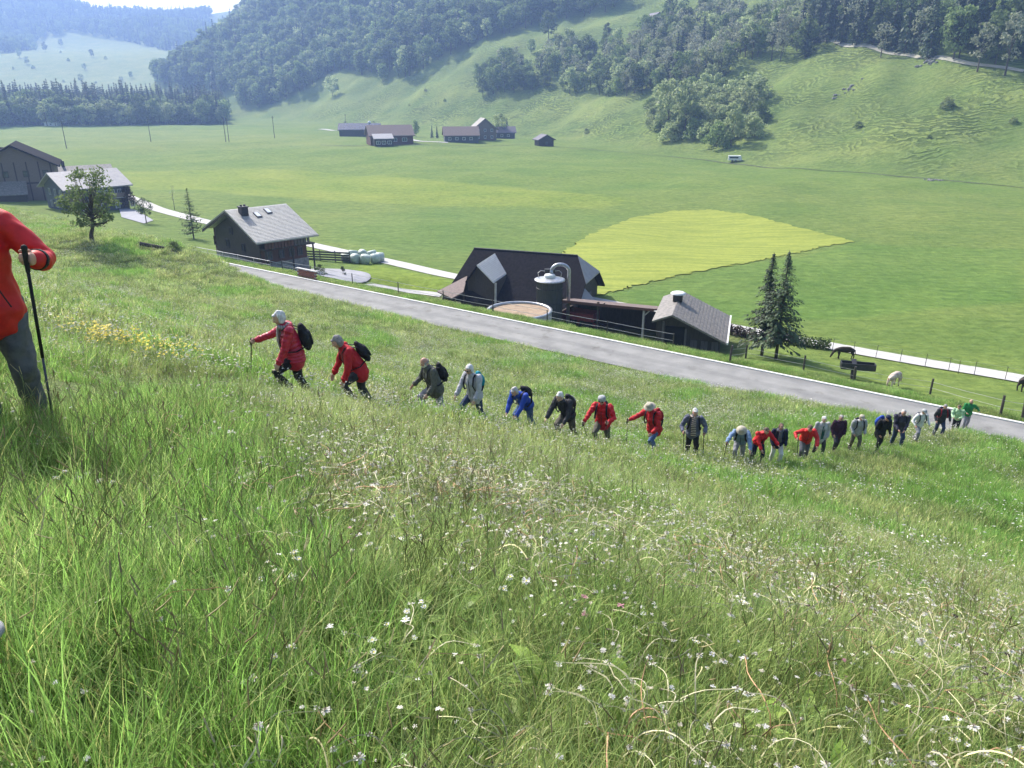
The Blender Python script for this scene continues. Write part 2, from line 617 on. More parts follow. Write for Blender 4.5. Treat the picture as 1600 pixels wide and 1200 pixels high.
def coons(name, left, right, nu, nv, material, off):
    """field between two walked edges (each a list of world points)"""
    def samp(line, n):
        line = [Vector(p) for p in line]
        L = [0]
        for a, b2 in zip(line[:-1], line[1:]): L.append(L[-1] + (b2 - a).length)
        out = []
        for i in range(n + 1):
            t = L[-1] * i / n
            k = max(j for j in range(len(line)) if L[j] <= t + 1e-6)
            k = min(k, len(line) - 2)
            out.append(line[k].lerp(line[k + 1], (t - L[k]) / max(L[k + 1] - L[k], 1e-6)))
        return out
    a, b2 = samp(left, nu), samp(right, nu)
    V, Fc = [], []
    for i in range(nu + 1):
        for j in range(nv + 1):
            q = a[i].lerp(b2[i], j / nv)
            if j in (0, nv):
                q = q + Vector((math.sin(i * 2.7) * .22 + math.sin(i * .9) * .25, math.cos(i * 3.1) * .35 + math.sin(i * 1.3) * .3))
            V.append((q.x, q.y, gz(q.x, q.y) + off))
    for i in range(nu):
        for j in range(nv):
            k = i * (nv + 1) + j
            Fc.append((k, k + 1, k + nv + 2, k + nv + 1))
    mb = MB()
    mb.add(V, Fc)
    return structure(name, mb, material, True)

m, nt, b = new_mat('mown_grass')
b.inputs['Roughness'].default_value = .95
b.inputs['Specular IOR Level'].default_value = .1
n1 = noise(nt, 1.6, 6, .7)
wv = noise(nt, .22, 4, .6, 'pos', (.5, 4, 1))
c = ramp(nt, n1, [(.3, (.20, .24, .048)), (.7, (.29, .325, .075))])
c = mixrgb(nt, .8, c, ramp(nt, wv, [(.38, (.74, .80, .75)), (.6, (1.14, 1.1, 1.0))]), 'MULTIPLY')
nt.links.new(c, b.inputs['Base Color'])
bump(nt, b, n1, .5, .15)
MOWN = m
def wl(pxs): return [Vector((p.x, p.y)) for p in (ground(a, b) for a, b in pxs)]
coons('mown_field', wl([(872, 400), (920, 368), (985, 341), (1050, 330), (1112, 328), (1165, 335), (1225, 350), (1280, 364), (1332, 377)]),
      wl([(900, 470), (945, 459), (1000, 445), (1060, 431), (1110, 421), (1170, 411), (1230, 398), (1285, 386), (1334, 378)]), 110, 40, MOWN, .09)

ASPH = mat('road_asphalt', (.27, .265, .25), (.20, .197, .188), .9, .7, 9, bmp=.25, bdist=.02, coord='pos')
LANE = mat('lane_gravel', (.52, .50, .47), (.42, .41, .39), .95, 2.0, 6, bmp=.3, bdist=.03, coord='pos')
KERB = mat('kerb_concrete', (.72, .71, .68), (.55, .54, .51), .85, 5, 5, coord='pos')
TRACK = mat('worn_track', (.10, .11, .06), (.06, .08, .035), .95, 1.5, 5, coord='pos')
DIRT = mat('pale_dirt_track', (.42, .40, .33), (.30, .30, .22), .95, .6, 5, coord='pos')
PAVED = mat('paved_yard', (.34, .335, .36), (.27, .27, .29), .9, 1.2, 6, bmp=.2, bdist=.02, coord='pos')

nt = ASPH.node_tree
b = nt.nodes['Principled BSDF']
old = b.inputs['Base Color'].links[0].from_socket
geo = nt.nodes.new('ShaderNodeNewGeometry')
dt = N(nt, 'ShaderNodeVectorMath', operation='DOT_PRODUCT')
nt.links.new(geo.outputs['Position'], dt.inputs[0])
dt.inputs[1].default_value = (-.582, -.813, 0)
wob = noise(nt, .25, 3, .5)
off = N(nt, 'ShaderNodeMath', operation='MULTIPLY_ADD')
nt.links.new(wob, off.inputs[0])
off.inputs[1].default_value = .5
nt.links.new(dt.outputs['Value'], off.inputs[2])
sc_ = N(nt, 'ShaderNodeMath', operation='MULTIPLY')
nt.links.new(off.outputs[0], sc_.inputs[0])
sc_.inputs[1].default_value = 3.7
sn_ = N(nt, 'ShaderNodeMath', operation='SINE')
nt.links.new(sc_.outputs[0], sn_.inputs[0])
worn = mixrgb(nt, .8, old, ramp(nt, sn_.outputs[0], [(0.0, (1, 1, 1)), (.75, (.84, .84, .85))]), 'MULTIPLY')
spots = noise(nt, .9, 5, .7)
nt.links.new(mixrgb(nt, 1.0, worn, ramp(nt, spots, [(.30, (.72, .70, .66)), (.42, (1, 1, 1)), (.7, (1.0, 1.0, 1.0))]), 'MULTIPLY'), b.inputs['Base Color'])
ribbon('road', [su_xy(1.95, u) for u in range(-50, 80, 2)], 4.1, ASPH, .05, 1.0, 4)
ribbon('road_edge_kerb', [su_xy(-.22, u) for u in range(-50, 74, 2)], .20, KERB, .11, 1.0, 1, thick=.12)
ribbon('valley_lane', wl([(1720, 618), (1600, 592), (1500, 577), (1400, 560), (1300, 542), (1190, 521), (1135, 511)]) +
       wl([(930, 470), (700, 431), (620, 412), (500, 386), (440, 372), (330, 349), (290, 339), (245, 327), (190, 305), (120, 285)]),
       2.7, LANE, .07, 1.2, 2)
ribbon('yard_path', wl([(690, 462), (640, 453), (600, 447), (570, 443), (520, 440)]), .8, LANE, .07, .8, 1)
ribbon('hill_track', wl([(1600, 112), (1540, 104), (1480, 95), (1420, 86), (1380, 80), (1330, 74), (1265, 62)]), 2.4, DIRT, .25, 3, 2)
ribbon('valley_track', wl([(1600, 294), (1500, 284), (1400, 275), (1250, 264), (1160, 257), (1080, 248), (1000, 240), (900, 232), (860, 229)]), .9, TRACK, .12, 3, 1)
ribbon('valley_track', wl([(830, 226), (700, 227), (600, 228), (500, 227)]), 1.1, TRACK, .14, 3, 1)
ribbon('farm_lane', wl([(700, 223), (660, 222), (640, 218), (560, 206), (500, 202)]), 3.2, LANE, .15, 3, 2)

# round paved forecourt
cc = ground(520, 429)
e1 = ground(573, 441)
rr = (Vector((e1.x, e1.y)) - Vector((cc.x, cc.y))).length
mb = MB()
V = [(cc.x, cc.y, gz(cc.x, cc.y) + .12)]
Fc = []
nr_, na_ = 10, 48
for i in range(1, nr_ + 1):
    for j in range(na_):
        a = 2 * math.pi * j / na_
        x_, y_ = cc.x + math.cos(a) * rr * i / nr_, cc.y + math.sin(a) * rr * i / nr_
        V.append((x_, y_, gz(x_, y_) + .12))
for j in range(na_): Fc.append((0, 1 + j, 1 + (j + 1) % na_))
for i in range(nr_ - 1):
    for j in range(na_):
        a, b2 = 1 + i * na_ + j, 1 + i * na_ + (j + 1) % na_
        Fc.append((a, a + na_, b2 + na_, b2))
mb.add(V, Fc)
structure('paved_yard', mb, PAVED)
yp = ground(212, 338)
mb = MB()
mb.add([(p.x, p.y, gz(p.x, p.y) + .1) for p in (ground(185, 322), ground(215, 330), ground(240, 345), ground(225, 350), ground(190, 340))], [(0, 1, 2, 3, 4)])
structure('paved_yard', mb, PAVED)

# ------------------------------------------------------------------ haze
hb = MB()
TOP_, LOW_ = float(tz.max()) + 32, float(tz.min()) - 1.0
hb.box((0, 0, (TOP_ + LOW_) / 2), (5400, 5400, TOP_ - LOW_))
hz, hnt, _b = new_mat('valley_haze')
hnt.nodes.clear()
ho = hnt.nodes.new('ShaderNodeOutputMaterial')
hv = hnt.nodes.new('ShaderNodeVolumePrincipled')
hv.inputs['Color'].default_value = (.29, .43, .80, 1)
hv.inputs['Density'].default_value = .00045
hv.inputs['Anisotropy'].default_value = .35
hnt.links.new(hv.outputs[0], ho.inputs['Volume'])
tag(put('haze', hb, hz), kind='stuff')

# ------------------------------------------------------------------ tree meshes
BARK = mat('bark', (.13, .10, .075), (.06, .05, .04), .95, 8, 5, bmp=.4, coord='pos')
L_DEC = leaf_mat('broadleaf', (.095, .145, .047), (.23, .30, .115), .45, .3, vlo=.55, vhi=1.5)
L_DEC2 = leaf_mat('broadleaf_pale', (.24, .30, .13), (.42, .48, .24), .45, .35)
L_BARE = leaf_mat('twigs_budding', (.22, .24, .15), (.38, .40, .27), .35, .35)
L_SPR = leaf_mat('spruce_needles', (.030, .055, .028), (.085, .125, .06), .2, .5)
L_NEAR = leaf_mat('fruit_tree_leaf', (.045, .075, .024), (.13, .18, .06), .4, 1.2)
L_RED = leaf_mat('dark_red_leaf', (.05, .03, .025), (.09, .06, .045), .3, 1.2)

def leaf_quads(cen, size, rs, aspect=.6, flat=.0, mi=1, curl=True):
    """many small leaf faces, one kite each, random facing; returns numpy verts and faces"""
    n = len(cen)
    d = rs.normal(size=(n, 3))
    d[:, 2] *= (1 - flat)
    d /= np.linalg.norm(d, axis=1)[:, None] + 1e-9
    e = rs.normal(size=(n, 3))
    e -= (e * d).sum(1)[:, None] * d
    e /= np.linalg.norm(e, axis=1)[:, None] + 1e-9
    s = (size * rs.uniform(.6, 1.35, n))[:, None]
    v = np.stack([cen - d * s * .5, cen + e * s * .5 * aspect, cen + d * s * .5, cen - e * s * .5 * aspect], 1)
    return v.reshape(-1, 3)

def crown_points(rs, h, r, z0, nblob, per, blob, shape='oval', shell=.75):
    cs = []
    for _ in range(nblob):
        t = rs.uniform(0, 1)
        zz = z0 + (h - z0) * (.06 + .9 * t)
        if shape == 'oval': rad_ = r * math.sin(math.pi * min(.96, .12 + .82 * t)) ** .6
        elif shape == 'cone': rad_ = r * (1 - t) ** .8 + .1 * r
        elif shape == 'bush': rad_ = r * math.sqrt(max(.05, 1 - t * t))
        else: rad_ = r
        a = rs.uniform(0, 6.283)
        q = rad_ * rs.uniform(.35, 1) ** .6
        cs.append((math.cos(a) * q, math.sin(a) * q, zz))
    cs = np.array(cs)
    p = []
    for c in cs:
        d = rs.normal(size=(per, 3))
        d /= np.linalg.norm(d, axis=1)[:, None]
        rr_ = blob * rs.uniform(.75, 1.25) * rs.uniform(shell * .4, 1, per)[:, None] ** .5
        p.append(c + d * rr_ * np.array([1, 1, .75]))
    return np.concatenate(p), cs

def crown_mesh(name, v, material):
    f = np.arange(len(v)).reshape(-1, 4)
    me = mesh_np(name, v, f, smooth_shade=False)
    me.materials.append(material)
    return me

def limbs_mb(rs, h, z0, r0, targets, n=6, lean=(0, 0)):
    mb = MB()
    top = Vector((lean[0], lean[1], h * .8))
    pts = [Vector((0, 0, -.3)), Vector((lean[0] * .1, lean[1] * .1, z0 * .5)), Vector((lean[0] * .4, lean[1] * .4, z0)), Vector((lean[0] * .7, lean[1] * .7, (z0 + h * .8) / 2)), top]
    mb.tube(pts, [r0 * 1.25, r0, r0 * .85, r0 * .5, r0 * .12], n)
    for c in targets:
        c = Vector(c)
        t = min(.9, max(.1, (c.z - z0) / (h - z0) * .8))
        base = Vector((lean[0] * .5, lean[1] * .5, z0 + (h * .8 - z0) * t * .6))
        mid = base.lerp(c, .5) + Vector((0, 0, -.04 * h))
        mb.tube([base, mid, c], [r0 * .38 * (1 - t * .5), r0 * .22, r0 * .07], 5)
    return mb

def broad_tree_single(name, seed, h, r, z0, leafm, nblob=26, per=34, leaf=.9, blob=None, shape='oval', bark=True):
    """a far tree as one mesh: trunk, limbs and leaf clumps"""
    rs = np.random.RandomState(seed)
    p, cs = crown_points(rs, h, r * .8, z0, nblob, per, blob or r * .34, shape)
    lv = leaf_quads(p, leaf, rs, .8)
    mb = limbs_mb(rs, h, max(z0, .5), h * .016, cs[:8], 5)
    tv_ = np.array([tuple(q) for q in mb.v])
    faces = [f for f in mb.f] + [tuple(range(len(tv_) + 4 * i, len(tv_) + 4 * i + 4)) for i in range(len(lv) // 4)]
    me = bpy.data.meshes.new(name)
    me.from_pydata([tuple(q) for q in tv_] + [tuple(q) for q in lv], [], faces)
    me.materials.append(BARK)
    me.materials.append(leafm)
    me.polygons.foreach_set('material_index', [0] * len(mb.f) + [1] * (len(lv) // 4))
    me.update()
    return me

def spruce_parts(seed, h, r, z0, levels, per_level, cards, size, gap=.0, droop=.35):
    rs = np.random.RandomState(seed)
    mb = MB()
    mb.tube([(0, 0, -.3), (0, 0, h * .3), (0, 0, h * .7), (0, 0, h)], [h * .016, h * .013, h * .007, h * .002], 6)
    cen, dirs = [], []
    for i in range(levels):
        t = i / (levels - 1)
        z = z0 + (h * .985 - z0) * t
        L = (r * (1 - t) ** .85 + .05 * r) * rs.uniform(.8, 1.12)
        for k in range(per_level):
            a = rs.uniform(0, 6.283)
            l = L * rs.uniform(.6, 1.1)
            if gap and rs.uniform() < gap: continue
            end = Vector((math.cos(a) * l, math.sin(a) * l, z - droop * l + .15 * l))
            if size < .4: mb.tube([(0, 0, z), (math.cos(a) * l * .5, math.sin(a) * l * .5, z - droop * l * .35), tuple(end)], [.03 * (1 - t) + .008, .02 * (1 - t) + .005, .004], 4)
            for q in range(cards):
                s = (q + rs.uniform(0, 1)) / cards
                s = .12 + .88 * s
                zz = z - droop * l * s * 1.15 + .25 * l * s * s
                off = rs.normal(0, .10 * l * (1.05 - s) + size * .15)
                cen.append((math.cos(a) * l * s - math.sin(a) * off, math.sin(a) * l * s + math.cos(a) * off, zz - rs.uniform(0, size * .5)))
                dirs.append((math.cos(a + rs.normal(0, .5)), math.sin(a + rs.normal(0, .5)), -.5 - rs.uniform(0, .6)))
    cen, d = np.array(cen), np.array(dirs)
    d /= np.linalg.norm(d, axis=1)[:, None]
    e = np.stack([-d[:, 1], d[:, 0], rs.normal(0, .3, len(d))], 1)
    e /= np.linalg.norm(e, axis=1)[:, None]
    s = (size * rs.uniform(.6, 1.3, len(cen)) * np.clip(1.25 - cen[:, 2] / h, .35, 1))[:, None]
    v = np.stack([cen - d * s * .4, cen + e * s * .3, cen + d * s * .6, cen - e * s * .3], 1).reshape(-1, 3)
    return mb, v

def spruce_single(name, seed, h, r, z0, levels, per_level, cards, size, leafm=None):
    mb, v = spruce_parts(seed, h, r, z0, levels, per_level, cards, size)
    k = len(mb.v)
    me = bpy.data.meshes.new(name)
    me.from_pydata([tuple(q) for q in mb.v] + [tuple(q) for q in v], [], mb.f + [tuple(range(k + 4 * i, k + 4 * i + 4)) for i in range(len(v) // 4)])
    me.materials.append(BARK)
    me.materials.append(leafm or L_SPR)
    me.polygons.foreach_set('material_index', [0] * len(mb.f) + [1] * (len(v) // 4))
    me.update()
    return me

# far kinds (unit height about 18 m)
far_dec = [broad_tree_single('broad_tree', 20 + i, [18, 20, 16, 19, 17, 15][i], [6.0, 6.6, 6.2, 5.4, 7.0, 5.6][i], 3, L_DEC, 34, 30, 1.15) for i in range(6)]
far_pale = [broad_tree_single('pale_tree', 40 + i, [18, 15, 17][i], [5.6, 5.8, 5.0][i], 2.6, L_DEC2, 30, 30, 1.1) for i in range(3)]
far_bare = [broad_tree_single('bare_tree', 50 + i, [18, 17, 19][i], [4.6, 5.2, 4.2][i], 4, L_BARE, 26, 16, .9) for i in range(3)]
far_bush = [broad_tree_single('round_bush', 60 + i, [6, 7, 5.5][i], [4.2, 4.6, 4.4][i], .2, L_DEC if i == 2 else L_DEC2, 26, 34, .7, 1.3, 'bush') for i in range(3)]
far_spr = [spruce_single('spruce', 70 + i, [24, 21, 26, 19][i], [3.8, 3.6, 4.2, 3.2][i], 2, 17, 8, 5, 1.7) for i in range(4)]

# ------------------------------------------------------------------ scattering (instances of clumps that nobody could count)
SRC = bpy.data.collections.new('clump_sources')
def source(me, name):
    o = bpy.data.objects.new(name, me)
    SRC.objects.link(o)
    return o

def scatter(name, label, pts, scl, rots, kinds, sources):
    """one object: the mesh of points carries attributes, geometry nodes put a source clump on every point"""
    me = bpy.data.meshes.new(name)
    n = len(pts)
    me.vertices.add(n)
    me.vertices.foreach_set('co', np.asarray(pts, np.float32).ravel())
    a = me.attributes.new('scl', 'FLOAT', 'POINT'); a.data.foreach_set('value', np.asarray(scl, np.float32))
    a = me.attributes.new('rot', 'FLOAT_VECTOR', 'POINT'); a.data.foreach_set('vector', np.asarray(rots, np.float32).ravel())
    a = me.attributes.new('kind_of', 'INT', 'POINT'); a.data.foreach_set('value', np.asarray(kinds, np.int32))
    o = bpy.data.objects.new(name, me)
    COL.objects.link(o)
    ng = bpy.data.node_groups.new(name + '_nodes', 'GeometryNodeTree')
    ng.interface.new_socket('Geometry', in_out='INPUT', socket_type='NodeSocketGeometry')
    ng.interface.new_socket('Geometry', in_out='OUTPUT', socket_type='NodeSocketGeometry')
    gi, go = ng.nodes.new('NodeGroupInput'), ng.nodes.new('NodeGroupOutput')
    join = ng.nodes.new('GeometryNodeJoinGeometry')
    def named(t, nm):
        q = ng.nodes.new('GeometryNodeInputNamedAttribute')
        q.data_type = t
        q.inputs[0].default_value = nm
        return q.outputs['Attribute']
    sc, rt, kd = named('FLOAT', 'scl'), named('FLOAT_VECTOR', 'rot'), named('INT', 'kind_of')
    e2r = ng.nodes.new('FunctionNodeEulerToRotation')
    ng.links.new(rt, e2r.inputs[0])
    for k, src in enumerate(sources):
        cmpn = ng.nodes.new('FunctionNodeCompare')
        cmpn.data_type = 'INT'
        cmpn.operation = 'EQUAL'
        ng.links.new(kd, cmpn.inputs[2])
        cmpn.inputs[3].default_value = k
        oi = ng.nodes.new('GeometryNodeObjectInfo')
        oi.inputs['Object'].default_value = src
        oi.inputs['As Instance'].default_value = True
        ip = ng.nodes.new('GeometryNodeInstanceOnPoints')
        ng.links.new(gi.outputs[0], ip.inputs['Points'])
        ng.links.new(cmpn.outputs[0], ip.inputs['Selection'])
        ng.links.new(oi.outputs['Geometry'], ip.inputs['Instance'])
        ng.links.new(e2r.outputs[0], ip.inputs['Rotation'])
        ng.links.new(sc, ip.inputs['Scale'])
        ng.links.new(ip.outputs[0], join.inputs[0])
    ng.links.new(join.outputs[0], go.inputs[0])
    md = o.modifiers.new('scatter', 'NODES')
    md.node_group = ng
    return tag(o, label, kind='stuff')

# ------------------------------------------------------------------ the woods
S_far = {k: [source(m_, k) for m_ in ms] for k, ms in (('dec', far_dec), ('pale', far_pale), ('bare', far_bare), ('bush', far_bush), ('spr', far_spr))}
def wood(poly_px, spacing, seed, xr, yr, jitter=.45):
    """tree feet inside a patch of slope: a jittered grid over the ground, kept where the patch lies"""
    rs = np.random.RandomState(seed)
    gx, gy = np.meshgrid(np.arange(xr[0], xr[1], spacing), np.arange(yr[0], yr[1], spacing))
    gx = gx.ravel() + rs.uniform(-jitter, jitter, gx.size) * spacing
    gy = gy.ravel() + rs.uniform(-jitter, jitter, gy.size) * spacing
    z = H(gx, gy)
    px, py, d = project(gx, gy, z)
    ok = inside(np.array(poly_px, float), px, py) & (d > 5)
    return gx[ok], gy[ok], z[ok], px[ok], py[ok], d[ok]

trees = []        # (x, y, z, kind, variant, scale, screen height, which wood)
def plant(pts, kinds, weights, name, seed, smin=.75, smax=1.15, hmap=None):
    rs = np.random.RandomState(seed)
    hs = {'dec': 18, 'pale': 17, 'bare': 18, 'bush': 6, 'spr': 23}
    for x, y, z, px, py, d in zip(*pts):
        k = kinds[rs.choice(len(kinds), p=weights)]
        s = rs.uniform(smin, smax)
        trees.append((x, y, z, k, rs.randint(len(S_far[k])), s, hs[k] * s * FPX / d, name, rs.uniform(0, 6.28)))

W1 = [(180, 96), (225, 112), (250, 136), (335, 142), (380, 168), (430, 163), (480, 142), (503, 120), (545, 112), (600, 128), (640, 124), (690, 98), (740, 72), (800, 50), (850, 36), (960, 20), (990, -60), (300, -60), (200, 50)]
plant(wood(W1, 8.0, 1, (-480, 140), (330, 1150)), ['dec', 'spr', 'pale'], [.78, .08, .14], 'wood', 1, .75, 1.3)
W2 = [(738, 152), (835, 150), (832, 118), (800, 104), (750, 122)]
plant(wood(W2, 6.0, 2, (-60, 120), (300, 560)), ['dec', 'bare'], [.8, .2], 'copse', 2, .5, .8)
W3a = [(832, 142), (905, 150), (990, 152), (1030, 128), (1060, 118), (1000, 90), (930, 82), (850, 96)]
plant(wood(W3a, 6.2, 3, (-20, 220), (250, 560)), ['dec', 'bare', 'pale'], [.4, .25, .35], 'hedge', 3, .45, .85)
W3b = [(980, 150), (1060, 142), (1150, 118), (1185, 100), (1262, 96), (1262, 45), (1180, 42), (1100, 40), (1040, 52), (1010, 62), (985, 95)]
plant(wood(W3b, 6.2, 4, (0, 260), (230, 560)), ['bare', 'dec', 'pale', 'spr'], [.48, .20, .25, .07], 'hedge', 4, .6, 1.0)
W4 = [(1018, 205), (1050, 226), (1120, 232), (1183, 228), (1188, 150), (1150, 138), (1100, 134), (1060, 150), (1015, 158)]
plant(wood(W4, 6.2, 5, (30, 160), (180, 380)), ['bush', 'pale'], [.95, .05], 'thicket', 5, .8, 1.45)
W5 = [(1268, 66), (1330, 78), (1380, 88), (1440, 94), (1510, 100), (1620, 108), (1700, 108), (1700, -80), (1268, -80)]
plant(wood(W5, 6.4, 6, (80, 420), (180, 560)), ['spr', 'dec', 'bare'], [.72, .2, .08], 'spruce_wood', 6, .8, 1.15)
W6 = [(-80, 196), (352, 194), (352, 181), (200, 178), (-80, 179)]
plant(wood(W6, 5.6, 7, (-520, -140), (470, 720)), ['spr', 'dec'], [.62, .38], 'valley_wood', 7, .8, 1.1)
W6b = [(-80, 198), (355, 195), (355, 193.5), (-80, 195.5)]
plant(wood(W6b, 6.0, 17, (-520, -140), (470, 720)), ['pale', 'dec'], [.5, .5], 'valley_wood', 17, .6, .95)
# behind the far pastures: wooded ridge and strips
W7 = [(-40, 62), (60, 64), (110, 50), (180, 62), (260, 80), (330, 60), (330, 10), (-40, 0)]
plant(wood(W7, 13, 8, (-1500, -350), (1000, 2250)), ['dec', 'spr'], [.6, .4], 'ridge', 8, .9, 1.3)
W9 = [(0, 128), (0, 84), (90, 72), (175, 84), (185, 120), (120, 130)]
plant(wood(W9, 62, 10, (-1500, -350), (800, 2000), .5), ['dec', 'bush', 'pale'], [.4, .4, .2], 'ridge', 10, .5, .9)
W8 = [(0, 84), (50, 78), (60, 66), (0, 60)]
plant(wood(W8, 10, 9, (-1500, -500), (900, 2200)), ['dec'], [1.], 'ridge', 9, .9, 1.3)

# single trees and bushes that stand apart, each at its foot in the picture
for a, b2, k, v, s in [(890, 92, 'pale', 0, .95), (857, 62, 'dec', 0, 1.0), (830, 84, 'dec', 4, .5), (965, 100, 'pale', 1, .95), (948, 62, 'dec', 3, .5), (1055, 46, 'dec', 0, 1.2), (1046, 42, 'dec', 3, 1.0), (520, 150, 'pale', 1, 1.0),
                       (385, 164, 'dec', 1, 1.1), (405, 168, 'dec', 4, 1.1), (1108, 142, 'pale', 2, .65), (1376, 90, 'bare', 1, .75), (1527, 112, 'bare', 0, .85), (1570, 118, 'bare', 2, 1.0), (1440, 92, 'pale', 1, .3),
                       (780, 216, 'pale', 0, .62), (792, 214, 'spr', 3, .5), (650, 214, 'dec', 3, .42), (700, 215, 'dec', 5, .38), (585, 207, 'pale', 2, .36), (675, 216, 'spr', 3, .32), (683, 216, 'spr', 3, .30), (540, 204, 'bare', 2, .3), (330, 190, 'spr', 1, .9), (342, 192, 'pale', 2, .8), (190, 128, 'pale', 1, .5), (205, 122, 'dec', 2, .55)]:
    g = ground(a, b2)
    d = g.y * CP - g.z * SPI
    trees.append((g.x, g.y, g.z, k, v, s, 1e4, 'single', (a * 7) % 6))

tree_label = {
    'wood': ('broad crowned tree of the hazy wood on the far valley side', 'trees of the big hazy wood on the far slope'),
    'copse': ('small tree of the copse on the slope above the far farms', 'trees of the copse above the far farms'),
    'hedge': ('thin crowned tree of the belt of trees across the far slope', 'trees of the belt across the far slope'),
    'thicket': ('rounded tree of the thicket at the foot of the far slope', 'bushes and trees of the thicket at the foot of the far slope'),
    'spruce_wood': ('dark tree of the wood above the pale hill track', 'trees of the wood above the hill track'),
    'valley_wood': ('tree of the dark wood standing on the flat valley floor', 'trees of the dark wood on the valley floor'),
}
meshes = {'dec': far_dec, 'pale': far_pale, 'bare': far_bare, 'bush': far_bush, 'spr': far_spr}
tname = {'dec': 'broadleaf_tree', 'pale': 'broadleaf_tree', 'bare': 'broadleaf_tree', 'bush': 'bush', 'spr': 'spruce_tree'}
single_labels = {}
cands = sorted([t for t in trees if t[7] not in ('ridge', 'single')], key=lambda t: -t[6])
# only the fronts of the woods show: score by closeness to the lower edge (nearest of its direction)
quota = {'broadleaf_tree': 262, 'spruce_tree': 120, 'bush': 120}
chosen, used = [], {}
for t in cands:
    n_ = tname[t[3]]
    if used.get(n_, 0) < quota[n_]:
        used[n_] = used.get(n_, 0) + 1
        chosen.append(t)
cs_ = set(id(t) for t in chosen)
span = {}
for t in chosen:
    pp = project(t[0], t[1], t[2])[0]
    a, b2 = span.get(t[7], (1e9, -1e9))
    span[t[7]] = (min(a, pp), max(b2, pp))
kind_word = {'dec': 'green', 'pale': 'pale green', 'bare': 'greyish budding', 'bush': 'round', 'spr': 'pointed dark spruce'}
for t in chosen:
    x, y, z, k, v, s, sh, wn_, rz_ = t
    o = bpy.data.objects.new(tname[k], meshes[k][v])
    COL.objects.link(o)
    o.location = (x, y, z)
    o.rotation_euler = (0, 0, rz_)
    o.scale = (s, s, s)
    lb, gr = tree_label[wn_]
    lb = lb.replace('tree of', kind_word[k] + (' bush of' if k == 'bush' else ' tree of'), 1).replace('broad crowned ', '').replace('thin crowned ', '').replace('rounded ', '').replace('small ', '').replace('dark pointed', 'pointed')
    lo_, hi_ = span[wn_]
    pp = project(x, y, z)[0]
    third = ('left', 'middle', 'right')[min(2, int(3 * (pp - lo_) / max(1, hi_ - lo_)))]
    lb += ', ' + third + ' third'
    tag(o, lb, 'bush' if k == 'bush' else 'tree', kind_word[k] + ' ' + gr + ', ' + third + ' third')
rest = [t for t in trees if t[7] != 'single' and id(t) not in cs_]
srcs, base = [], {}
for k in ('dec', 'pale', 'bare', 'bush', 'spr'):
    base[k] = len(srcs)
    srcs += S_far[k]
scatter('forest', 'hazy mixed woods filling the far slopes behind the first trees', [(t[0], t[1], t[2]) for t in rest], [t[5] for t in rest],
        [(0, 0, t[8]) for t in rest], [base[t[3]] + t[4] for t in rest], srcs)
slabels = ['tall pale tree standing alone above the copse on the far slope', 'bushy tree below the wood edge near the top of the picture', 'low dark tree left of the tall pale tree', 'pale tree in the belt left of the hillside hut',
           'small round tree right of the tall pale tree', 'large tree beside the hut high on the slope', 'upright tree just left of the large one by the hut', 'pale rounded tree in the gap of the big wood',
           'tree at the lower left tip of the big wood', 'spreading tree beside the lower tip of the big wood', 'pale pointed tree on top of the thicket', 'bare leaning tree below the dark spruce wood',
           'bare tree beside the pale hill track', 'bare tall tree right of the hill track tree', 'tiny pale shrub tree at the spruce wood edge', 'pale round tree at the end of the far farm',
           'dark spruce behind the pale tree of the far farm', 'small round tree right of the largest far barn', 'small round tree behind the long far farmhouse', 'small pale tree behind the far barns', 'small pointed conifer between the two far farms', 'slim pointed conifer right beside its twin between far farms', 'thin bare tree left of the far barn',
           'spruce at the right end of the dark valley wood', 'pale tree at the end of the dark valley wood', 'pale shrub tree left below the big wood', 'dark shrub tree left below the big wood']
for t, lb in zip([t for t in trees if t[7] == 'single'], slabels):
    x, y, z, k, v, s, sh, wn_, rz_ = t
    o = bpy.data.objects.new(tname[k], meshes[k][v])
    COL.objects.link(o)
    o.location = (x, y, z)
    o.rotation_euler = (0, 0, rz_)
    o.scale = (s, s, s)
    tag(o, lb, 'tree')
for (a, b2, v, s, lb) in [(1480, 168, 0, .62, 'dark bush on the open slope right of the thicket'), (1341, 200, 2, .42, 'round dark bush in the middle of the ribbed slope'), (1583, 192, 0, .36, 'bush at the right edge of the slope'),
                          (1452, 216, 2, .2, 'tiny dark bush below the others on the slope'), (917, 208, 1, .38, 'low bush left of the thicket above the valley track'), (665, 142, 0, .3, 'small bush on the slope above the far farms'),
                          (695, 158, 2, .3, 'second small bush on the slope above the far farms'), (640, 165, 0, .22, 'tiny bush on the slope straight above the far barn'), (150, 130, 0, .5, 'bush on the far pasture above the valley wood'),
                          (272, 392, 2, .16, 'low dark bush beside the log by the chalet')]:
    g = ground(a, b2)
    o = bpy.data.objects.new('bush', far_bush[v])
    COL.objects.link(o)
    o.location = g
    o.scale = (s, s, s * .8)
    tag(o, lb, 'bush', 'bushes scattered over the slopes')

